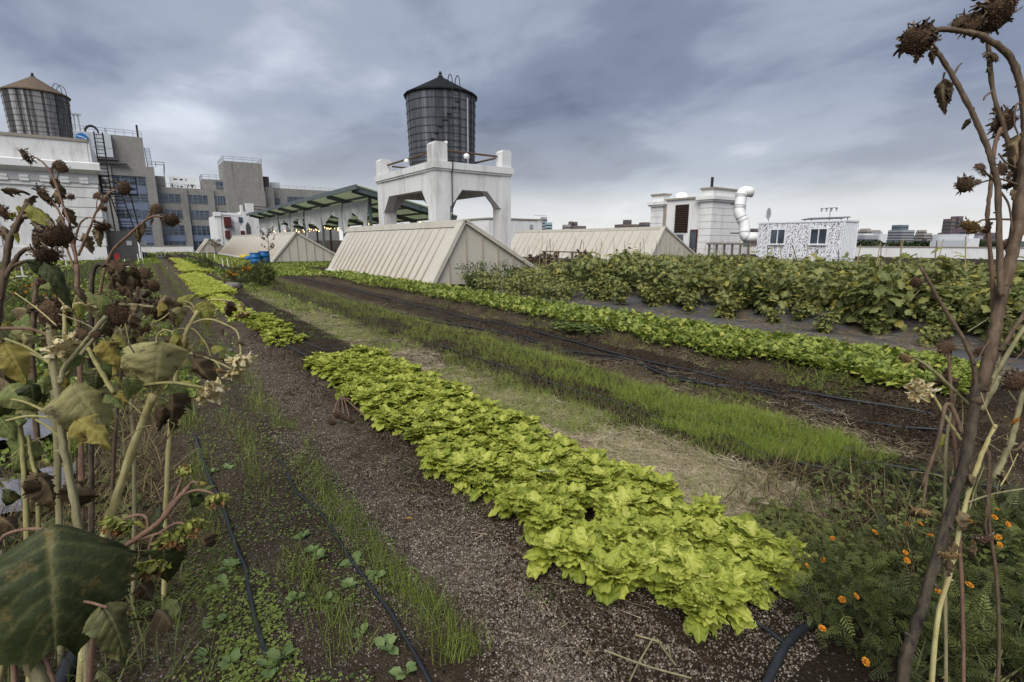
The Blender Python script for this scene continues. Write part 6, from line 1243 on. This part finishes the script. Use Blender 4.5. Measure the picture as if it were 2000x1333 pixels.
stem(t, [(260, foot(260, d)), (262, 900), (250, 720), (235, 640)], d, .009, .007, M_STG); stem(t, [(215, foot(215, d)), (222, 900), (240, 700), (262, 610), (270, 560)], d, .008, .006, M_STB); stem(t, [(262, 700), (290, 640), (318, 622), (345, 600)], d, .005, .004, M_STY, 'side_stem', False); stem(t, [(222, 760), (190, 700), (182, 660)], d, .005, .004, M_STY, 'side_stem', False)
for x, y, r_ in ((322, 690, 9), (268, 556, 11), (345, 598, 9), (182, 658, 10), (285, 640, 10)): head(t, x, y, d+rr.uniform(-.05, .2), r_, (rr.uniform(-.6, .6), rr.uniform(-.8, .3), .6), rr.choice(('dry', 'tan')))
for i in range(34): x, y = rr.uniform(165, 335), rr.uniform(560, 760); sleaf(t, x, y, x+rr.uniform(-24, 24), y+rr.uniform(8, 38), d+rr.uniform(-.1, .5), rr.choice(('brown', 'brown', 'mottled', 'olive', 'green', 'ygreen')), rr.uniform(.45, .85))
# 6: thick main stem in the middle of the left clump
t = sun('leafy dying sunflower with a thick pale stem and large mottled leaves at the left', 125, 900, 1.45); d = 1.45
stem(t, [(175, foot(175, d)), (168, 1200), (150, 1010), (125, 880), (118, 800), (111, 757), (103, 688), (96, 645)], d, .0105, .008, M_STG)
stem(t, [(0, 642), (58, 643), (97, 657), (112, 668)], d, .006, .006, M_STR, 'petiole'); head(t, 127, 675, d, 23, (.8, -.55, .1), 'pale', .7); head(t, 158, 653, d, 13, (-.1, .3, .9), 'dry', .7); head(t, 187, 652, d, 10, (.5, .2, .7), 'dry', .7)
stem(t, [(117, 750), (127, 717), (168, 666), (207, 618)], d, .007, .005, M_STG); stem(t, [(222, 768), (199, 729), (187, 708), (172, 680)], d, .006, .005, M_PET)
for q in ([(0, 776), (49, 786), (90, 805), (113, 819)], [(12, 822), (58, 813), (112, 818)], [(10, 662), (55, 680), (100, 712)], [(60, 690), (85, 702), (103, 715)], [(70, 820), (95, 835), (118, 855)]): stem(t, q, d, .0045, .0055, M_PET, 'petiole', False)
for q in ((140, 748, 212, 832, 'mottled', 1.15), (205, 770, 244, 790, 'green', .6), (150, 818, 212, 860, 'yellow', .8), (142, 690, 122, 738, 'green', .9), (188, 724, 180, 768, 'dark', 1.1), (200, 664, 234, 712, 'yellow', .75), (190, 690, 218, 725, 'green', .7), (12, 752, 58, 792, 'green', 1.15), (-5, 815, 34, 852, 'green', .8), (38, 792, 74, 808, 'mottled', .7), (6, 668, 50, 738, 'yellow', .8), (0, 660, 14, 738, 'brown', .5), (-10, 730, 40, 752, 'brown', .5), (60, 750, 70, 800, 'dark', .9), (92, 735, 84, 772, 'green', .5), (-8, 690, -2, 860, 'dark', .6), (125, 760, 100, 800, 'olive', .8), (225, 735, 238, 750, 'ygreen', .5), (225, 765, 250, 780, 'yellow', .6)): sleaf(t, *q[:4], d+rr.uniform(-.04, .06), q[4], q[5])
for i in range(16): x, y = rr.uniform(-10, 240), rr.uniform(640, 800); sleaf(t, x, y, x+rr.uniform(-30, 30), y+rr.uniform(15, 48), d+rr.uniform(.05, .4), rr.choice(('green', 'ygreen', 'dark', 'mottled', 'brown', 'yellow')), rr.uniform(.6, .95))
for i in range(58):
    x, y = rr.uniform(-15, 330), rr.uniform(575, 830)
    if 235 < x and y > 770: continue
    sleaf(t, x, y, x+rr.uniform(-26, 26), y+rr.uniform(8, 40), d+rr.uniform(.15, .9), rr.choice(('ygreen', 'ygreen', 'mottled', 'olive', 'brown', 'green', 'yellow')), rr.uniform(.5, .9))
for i in range(20):
    x, y = rr.uniform(0, 330), rr.uniform(560, 900); a = rr.uniform(-1.3, 1.3); L = rr.uniform(40, 120); stem(t, [(x, y), (x+L*.5*math.sin(a)+rr.uniform(-8, 8), y-L*.5*math.cos(a)), (x+L*math.sin(a)+rr.uniform(-18, 18), y-L*.9*math.cos(a)+rr.uniform(-6, 14))], d+rr.uniform(0, .8), .0035, .002, rr.choice((M_STY, M_PET, M_STB, M_STG)), 'twig', False)
# more foliage to the left and below
t = sun('leafy green sunflower cut off by the left edge with broad drooping leaves', 30, 1000, 1.6); d = 1.6
stem(t, [(60, foot(60, d)), (55, 1100), (48, 950), (42, 860), (36, 800)], d, .009, .006, M_PET); stem(t, [(72, foot(72, d)), (75, 1000), (62, 900), (55, 850)], d, .006, .005, M_PET)
for q in ((45, 860, 5, 930, 'green', .9), (50, 880, -10, 890, 'dark', .8), (60, 900, 20, 950, 'dark', .8), (70, 930, 60, 985, 'brown', .7), (40, 830, 0, 800, 'green', .7), (80, 930, 115, 980, 'brown', .8), (140, 960, 120, 1010, 'brown', .9), (60, 960, 90, 990, 'brown', .7), (20, 960, -10, 1000, 'dark', .7), (150, 940, 165, 1010, 'brown', .6), (48, 940, 20, 975, 'brown', .8)): sleaf(t, *q[:4], d+rr.uniform(-.1, .1), q[4], q[5])
# 7: cut pale pole with a cream flower
t = sun('bare pale yellow leaning sunflower stalk with a cream dried flower on a side shoot', 250, 900, 1.8); d = 1.8
stem(t, [(150, foot(150, d)), (175, 1160), (205, 1045), (250, 905), (300, 770)], [d, d, d, d, d], .0135, .013, M_STY); stem(t, [(190, 795), (240, 766), (282, 753), (335, 748), (397, 757)], d, .0065, .005, M_PET); head(t, 410, 766, d, 19, (.85, -.4, .25), 'pale', 1.1)
for q in ((332, 747, 374, 792, 'green', .6), (310, 668, 302, 770, 'mottled', 1.05), (375, 700, 409, 756, 'brown', .6), (338, 770, 324, 850, 'brown', .45), (300, 775, 310, 830, 'mottled', .6), (350, 745, 395, 752, 'ygreen', .3), (240, 760, 236, 800, 'yellow', .6), (320, 800, 300, 860, 'brown', .5), (265, 740, 250, 790, 'green', .7), (276, 700, 262, 752, 'olive', .7), (250, 690, 268, 745, 'mottled', .7)): sleaf(t, *q[:4], d+rr.uniform(-.06, .06), q[4], q[5])
stem(t, [(305, 672), (308, 655), (322, 645), (340, 650)], d, .005, .004, M_PET, 'petiole', False)
# 8: pale stalk with yellow leaves and drooping cream flowers
t = sun('dying sunflower with yellow green leaves and cream flowers drooping over the gravel path', 360, 690, 2.3); d = 2.3
stem(t, [(320, foot(320, d)), (325, 950), (340, 760), (355, 690), (364, 650), (387, 607)], d, .0095, .009, M_STY)
for q in ([(376, 632), (395, 625), (416, 625), (440, 634), (461, 646), (468, 664)], [(469, 672), (470, 686), (470, 698)], [(412, 586), (444, 587), (462, 596), (473, 612)], [(356, 688), (387, 694), (423, 707), (452, 721)], [(420, 706), (427, 714), (430, 722)]): stem(t, q, d, .006, .0045, M_STY, 'side_stem', False)
for q in ([(382, 612), (375, 595), (360, 589), (350, 594)], [(383, 618), (370, 600), (352, 600)], [(364, 645), (357, 642), (345, 645), (336, 655)], [(364, 645), (375, 642), (388, 653), (400, 670)], [(398, 665), (406, 680), (412, 698)]): stem(t, q, d, .005, .004, M_PET, 'petiole', False)
head(t, 472, 701, d, 18, (.2, -.95, .25), 'pale', 1.); head(t, 474, 617, d, 15, (.2, -.9, .2), 'tan'); head(t, 460, 727, d, 15, (.6, -.7, .3), 'pale', .9); head(t, 430, 725, d, 12, (-.2, -.8, .3), 'tan')
for q in ((345, 594, 376, 574, 'ygreen', .6), (398, 588, 412, 634, 'ygreen', .8), (390, 592, 386, 612, 'brown', .6), (446, 589, 421, 624, 'brown', .55), (352, 600, 344, 642, 'mottled', .6), (335, 602, 340, 640, 'brown', .5), (340, 653, 316, 684, 'ygreen', .9), (350, 653, 366, 684, 'yellow', .8), (337, 652, 348, 702, 'brown', .5), (412, 680, 436, 678, 'ygreen', .9), (395, 662, 398, 680, 'yellow', .5), (375, 690, 410, 700, 'brown', .6), (370, 672, 378, 690, 'mottled', .7), (464, 664, 478, 672, 'brown', .5), (430, 695, 440, 708, 'yellow', .5), (365, 700, 385, 730, 'green', .6), (335, 690, 355, 725, 'olive', .6), (330, 730, 350, 760, 'brown', .6), (474, 590, 482, 606, 'brown', .5), (430, 640, 436, 656, 'brown', .5), (445, 655, 452, 664, 'brown', .5)): sleaf(t, *q[:4], d+rr.uniform(-.06, .06), q[4], q[5])
# 9: cluster of green buds
t = sun('low sunflower with a cluster of fat yellow green buds nodding beside the left drip hose', 235, 1081, 1.35); d = 1.35
stem(t, [(150, foot(150, d)), (190, 1190), (235, 1081), (275, 1048), (313, 1018), (350, 972), (370, 950)], d, .009, .006, M_STR)
for q in ([(313, 1018), (328, 990), (352, 970), (382, 958), (410, 962), (422, 972)], [(340, 975), (350, 950), (357, 930), (361, 920)], [(290, 1036), (286, 1012), (270, 1006), (248, 1012), (232, 1022)], [(262, 1058), (300, 1045), (320, 1042), (335, 1050)], [(310, 1042), (345, 1022), (372, 1028)], [(300, 1045), (292, 1070), (295, 1098)], [(366, 955), (375, 942), (388, 944)]): stem(t, q, d, .0055, .0045, M_STR, 'side_stem', False)
for x, y, r_, f_ in ((361, 919, 12, (.1, .9, .4)), (424, 977, 16, (.3, -.75, .5)), (230, 1026, 20, (-.3, -.7, .5)), (338, 1056, 20, (.3, -.5, .6)), (377, 1033, 18, (.6, -.5, .5)), (297, 1108, 22, (.1, -.85, .4))): head(t, x, y, d, r_, f_, 'bud')
for q in ((300, 1052, 303, 992, 'dark', .5), (370, 962, 412, 945, 'green', .4), (385, 965, 360, 1000, 'dark', .8), (318, 1065, 326, 1158, 'dark', .85), (262, 1018, 285, 1026, 'ygreen', .45), (240, 1005, 265, 1020, 'green', .4), (355, 1030, 340, 1022, 'green', .6), (382, 945, 400, 940, 'yellow', .6), (392, 1050, 400, 1085, 'brown', .9), (275, 1140, 300, 1175, 'brown', .9), (305, 1190, 345, 1212, 'brown', .9)): sleaf(t, *q[:4], d+rr.uniform(-.03, .03), q[4], q[5])
# 10: big dark leaf bottom left
t = sun('sunflower in the bottom left corner with one huge dark green leaf', 40, 1200, 1.15); d = 1.15
stem(t, [(115, foot(115, d)), (90, 1400), (58, 1290), (30, 1194), (5, 1128), (-10, 1080)], d, .0155, .0135, M_STG); stem(t, [(35, 1200), (70, 1185), (122, 1172), (170, 1176), (210, 1187)], d, .0045, .004, M_STR, 'petiole', False); stem(t, [(-10, 1075), (10, 1046), (50, 1034), (95, 1034)], d, .0055, .0045, M_STR, 'petiole', False)
stem(t, [(-20, 1400), (0, 1290), (12, 1180)], d-.05, .010, .008, M_STY); stem(t, [(30, 1400), (28, 1300), (36, 1255)], d-.05, .006, .005, M_STR); stem(t, [(110, 1400), (104, 1330), (82, 1270)], d, .005, .004, M_STR)
sleaf(t, 93, 1030, 116, 1170, d, 'dark', 1.52, -.12, .9); sleaf(t, 198, 1182, 272, 1292, d, 'dark', .55); sleaf(t, 112, 1168, 128, 1275, d+.1, 'brown', .75); sleaf(t, 58, 1160, 80, 1220, d+.05, 'dark', .9); sleaf(t, 62, 1240, 98, 1236, d, 'dark', .5); sleaf(t, 0, 1010, 30, 1030, d+.1, 'brown', .9); sleaf(t, 190, 1310, 225, 1325, d, 'dark', .6); sleaf(t, 40, 1220, 50, 1248, d, 'brown', .5)
# 11: tall dead plant at the right
t = sun('tall dead sunflower at the right with blackened forked trunk and drooping heads', 1800, 1240, 1.5); d = 1.5
stem(t, [(1752, foot(1752, d)), (1765, 1318), (1789, 1227), (1816, 1135), (1843, 1043), (1862, 978), (1884, 900), (1899, 825), (1910, 750)], d, .0155, .0135, M_STK)
stem(t, [(1905, 790), (1925, 727), (1940, 660), (1957, 575), (1977, 500), (1990, 430), (1998, 330), (2003, 260)], d, .016, .013, M_STB); stem(t, [(2003, 265), (1999, 200), (1989, 150), (1970, 109), (1925, 75), (1880, 62), (1835, 58), (1812, 68)], d, .0095, .007, M_STB)
stem(t, [(1955, 580), (1953, 520), (1949, 375), (1940, 326), (1925, 281), (1895, 214), (1861, 150), (1827, 97), (1806, 74)], d-.02, 0.0082, 0.0062, M_STB); stem(t, [(1962, 540), (1976, 460), (1985, 367), (1977, 311), (1959, 244), (1940, 180), (1932, 105), (1925, 49)], d+.03, 0.0070, 0.0055, M_STB)
stem(t, [(1931, 690), (1940, 607), (1938, 544), (1930, 450), (1929, 412), (1936, 356), (1944, 281), (1955, 250)], d+.03, 0.0066, 0.0047, M_STR); stem(t, [(1905, 760), (1904, 731), (1900, 705), (1880, 660), (1842, 600), (1797, 521)], d, 0.0070, 0.0047, M_STB)
stem(t, [(1925, 761), (1955, 712), (2000, 641), (2040, 590)], d, 0.0070, 0.0047, M_STG); stem(t, [(1935, 712), (1962, 671), (2005, 605)], d, 0.0070, 0.0055, M_STB); stem(t, [(1912, 800), (1935, 765), (1950, 735)], d, 0.0109, 0.0078, M_STG)
head(t, 1788, 82, d, 30, (-.8, -.45, .35), 'dry', 1.4); head(t, 1822, 66, d+.02, 18, (.5, .2, .5), 'dry', 1.); head(t, 1951, 24, d, 40, (.2, -.5, .8), 'dry', 1.6); head(t, 1893, 45, d+.02, 22, (-.6, .1, .5), 'dry', 1.2); head(t, 1872, 42, d+.03, 13, (-.6, .4, .5)); head(t, 1940, 110, d, 13, (.2, .5, .6)); head(t, 1962, 240, d+.05, 26, (.1, -.2, .8), 'dry', 1.3)
for q in ([(1989, 362), (1955, 350), (1930, 353), (1905, 361)], [(1944, 356), (1925, 338), (1915, 328)], [(1974, 429), (1925, 429), (1904, 438)], [(1985, 330), (1965, 318), (1950, 300)], [(1861, 150), (1872, 130), (1878, 124)], [(1938, 178), (1925, 188), (1921, 196)], [(1900, 222), (1902, 212), (1897, 210)], [(1845, 142), (1843, 150), (1842, 158)], [(1955, 375), (1970, 400), (1976, 440), (1978, 470)], [(2000, 205), (1985, 205), (1981, 240), (1988, 262)]): stem(t, q, d, .0042, .003, M_STB, 'side_stem', False)
head(t, 1884, 361, d, 16, (-.7, -.3, .5)); head(t, 1914, 326, d, 9, (-.3, .5, .6)); head(t, 1921, 336, d, 8, (.2, .3, .7)); head(t, 1958, 331, d+.02, 13, (.1, .1, .8)); head(t, 1971, 345, d, 9, (.4, -.2, .7)); head(t, 1909, 356, d, 6, (-.5, .2, .6)); head(t, 1895, 443, d, 17, (-.5, -.5, .2), 'tan', 1.2); head(t, 1904, 452, d, 12, (.2, -.8, .2), 'tan'); head(t, 1927, 447, d+.02, 11, (.1, -.3, .8)); head(t, 1965, 478, d+.02, 11, (.3, -.2, .8)); head(t, 1790, 552, d, 11, (-.7, -.3, .4)); head(t, 1976, 360, d+.04, 14, (.2, -.6, .5)); head(t, 1985, 746, d-.1, 22, (-.2, -.2, .8), 'dry', 1.2)
for q in ((1842, 152, 1839, 212), (1848, 172, 1856, 196), (1820, 95, 1820, 122), (1897, 230, 1884, 246), (1988, 262, 1990, 324), (1984, 300, 1980, 345), (1930, 130, 1932, 148), (1800, 92, 1790, 118), (1960, 255, 1955, 262), (1975, 370, 1974, 395), (1920, 735, 1932, 760), (1895, 905, 1902, 940), (1870, 1000, 1864, 1050), (1858, 930, 1850, 960)): sleaf(t, *q, d, 'brown', .5)
# 12: smaller stems around it
t = sun('slender dead sunflower stems with shrivelled heads leaning left of the right hand trunk', 1870, 1000, 1.6); d = 1.6
stem(t, [(1885, foot(1885, d)), (1880, 1200), (1872, 1000), (1865, 881), (1861, 806), (1855, 731), (1852, 684)], d, .0055, .004, M_STR); head(t, 1848, 678, d, 15, (-.2, .3, .8)); stem(t, [(1895, 795), (1842, 742), (1801, 708), (1772, 696)], d, .006, .004, M_STG); head(t, 1768, 700, d, 12, (-.7, -.3, .3), 'tan'); head(t, 1842, 742, d+.05, 20, (.3, -.4, .7), 'dry', 1.1); head(t, 1797, 761, d, 17, (-.7, -.1, .5), 'pale', .8); stem(t, [(1876, 860), (1850, 820), (1824, 776), (1808, 764)], d, .005, .004, M_STY)
stem(t, [(1801, 950), (1831, 862), (1848, 791), (1866, 810), (1878, 846)], d-.1, .0055, .006, M_STB); stem(t, [(1850, foot(1850, d)), (1846, 1100), (1846, 930), (1850, 850), (1868, 760)], d, .0055, .004, M_STG); sleaf(t, 1815, 765, 1836, 772, d, 'ygreen', .7); sleaf(t, 1845, 848, 1836, 880, d, 'ygreen', .45); sleaf(t, 1862, 745, 1885, 780, d, 'brown', .6); sleaf(t, 1800, 712, 1812, 728, d, 'brown', .6); sleaf(t, 1790, 1000, 1806, 1015, d-.1, 'brown', .9); head(t, 1800, 1000, d-.1, 17, (-.1, -.9, .2), 'tan'); stem(t, [(1812, 920), (1806, 960), (1802, 992)], d-.1, .004, .004, M_STB)
head(t, 1915, 687, d, 10, (-.2, .2, .8))
t = sun('pale yellow sunflower stem standing just right of the black trunk with shrivelled calyxes', 1830, 1240, 1.55); d = 1.55
stem(t, [(1812, foot(1812, d)), (1826, 1247), (1860, 1101), (1875, 1030), (1891, 965), (1908, 915), (1921, 880), (1945, 830)], d, .0075, .0055, M_STY); head(t, 1855, 1086, d-.08, 18, (-.1, -.7, .5), 'tan', 1.2); head(t, 1921, 1055, d, 18, (.1, -.6, .5), 'dry', .8); stem(t, [(1932, 880), (1930, 960), (1924, 1040)], d, .005, .004, M_STB); stem(t, [(1940, 937), (1960, 895), (1977, 855), (1992, 790), (2010, 740)], d, .009, .007, M_STG); stem(t, [(1945, foot(1945, d)), (1950, 1200), (1930, 1000), (1934, 945)], d, .005, .005, M_STB)
stem(t, [(1880, 985), (1940, 965), (2000, 955)], d, .004, .003, M_STG, 'side_stem', False); stem(t, [(1963, 870), (1985, 880), (2010, 850)], d, .006, .005, M_STB, 'side_stem'); b = flower(at(1979, 819, d), (0, -.6, -.4), .02, 4); b.build('petal', M_PETAL, t); sleaf(t, 1962, 815, 1970, 812, d, 'ygreen', .7); sleaf(t, 1905, 1070, 1915, 1100, d, 'brown', .6)
for q in ((1893, 930, 1900, 970), (1850, 1095, 1842, 1130), (1864, 1060, 1850, 1095), (1900, 860, 1890, 890), (1960, 930, 1975, 960)): sleaf(t, *q, d-.05, 'brown', .5)
for i in range(34):
    x, y = rr.uniform(1835, 2000), rr.uniform(620, 1010); a = rr.uniform(-1.2, 1.2); L = rr.uniform(25, 85); q = [(x, y), (x+L*.5*math.sin(a)+rr.uniform(-6, 6), y-L*.5*math.cos(a)), (x+L*math.sin(a)+rr.uniform(-14, 14), y-L*math.cos(a)+rr.uniform(-6, 10))]; dd = d+rr.uniform(-.1, .25); stem(t, q, dd, .0028, .0012, rr.choice((M_STB, M_STG, M_STY)), 'twig', False)
    if rr.random() < .6: e = q[2]; sleaf(t, e[0], e[1], e[0]+rr.uniform(-12, 12), e[1]+rr.uniform(6, 22), dd, 'brown', rr.uniform(.4, .8))
# crumpled woven sheet on the ground behind the left sunflowers and a dropped bundle of cut heads
m, n = nt('grey_woven_sheet'); v = N(n, 'ShaderNodeNewGeometry').outputs['Position']; wv = N(n, 'ShaderNodeTexBrick'); wv.inputs['Scale'].default_value = 60; wv.inputs['Color1'].default_value = (.2, .2, .22, 1); wv.inputs['Color2'].default_value = (.14, .14, .16, 1); wv.inputs['Mortar'].default_value = (.1, .1, .11, 1); n.links.new(v, wv.inputs[0]); M_WOV = finish(m, n, wv.outputs[0], .6, noise(n, 12, 5, .6, v), .5, .02)
for lab, x, y, w_, sd in (('crumpled grey woven sheet lying at the left edge behind the sunflower stems', 25, 985, .30, 1), ('bunched pale grey sheet glimpsed behind the big mottled sunflower leaf', 60, 850, .38, 2)):
    p = gnd(x, y); p[2] = .02; b = B(); V = []; k = 16
    for j in range(k+1):
        for i in range(k+1): X = (i/k-.5)*2*w_; Y = (j/k-.5)*2*w_; V.append(p+(X, Y, .07*vnoise(np.array(X*9+sd*5), np.array(Y*7+3))+.05*vnoise(np.array(X*20), np.array(Y*18))+.0))
    b.add(V, [(j*(k+1)+i, j*(k+1)+i+1, (j+1)*(k+1)+i+1, (j+1)*(k+1)+i) for j in range(k) for i in range(k)]); b.build('woven_sheet', M_WOV, None, lab, 'sheet', smooth=True)
pc = gnd(690, 800); t = thing('cut_flower_bundle', 'bundle of cut dry stems with small brown heads on the soil beside the mustard bed', 'cut stems', (pc[0], pc[1], .03)); d = 4.55
for (x, y) in ((648, 826), (672, 817), (684, 822), (658, 812)):
    q = gnd(x, y, .05); b = B(); e = gnd(668+R.uniform(-8, 14), 772, .10); mid = (q+e)/2+(0, 0, .05); b.tube(smooth([q, mid, e], 5), [.006]*11, 6); b.build('stem', M_STR, t); dd_ = np.linalg.norm(q*(math.sin(YAW)*CP, math.cos(YAW)*CP, 0))+HC*SP; head(t, x, y, dd_, 9, (-.2, -.3, .8), 'dry', .8)
for (a, c) in (((655, 770), (740, 800)), ((670, 775), (720, 820))): b = B(); b.tube(smooth([gnd(*a, .10), gnd((a[0]+c[0])/2, (a[1]+c[1])/2, .07), gnd(*c, .03)], 5), [.006]*11, 6); b.build('stem', M_STR, t)
b = B(); 
for a in (((1290, 1225), (1250, 1290), (1230, 1330)), ((1270, 1200), (1285, 1250), (1320, 1300)), ((1180, 1270), (1260, 1300), (1350, 1325)), ((1240, 1240), (1300, 1260), (1310, 1290))): b.tube(smooth([gnd(*q, .02) for q in a], 6), [.004]*13, 5)
b.build('dead_vine', M_STG, None, 'dry twisted weed roots on the soil in front of the mustard bed', 'dead vine')
# drop helper geometry that nothing uses
for o in list(S.objects):
    if o.type == 'MESH' and len(o.data.vertices) == 0: bpy.data.objects.remove(o)
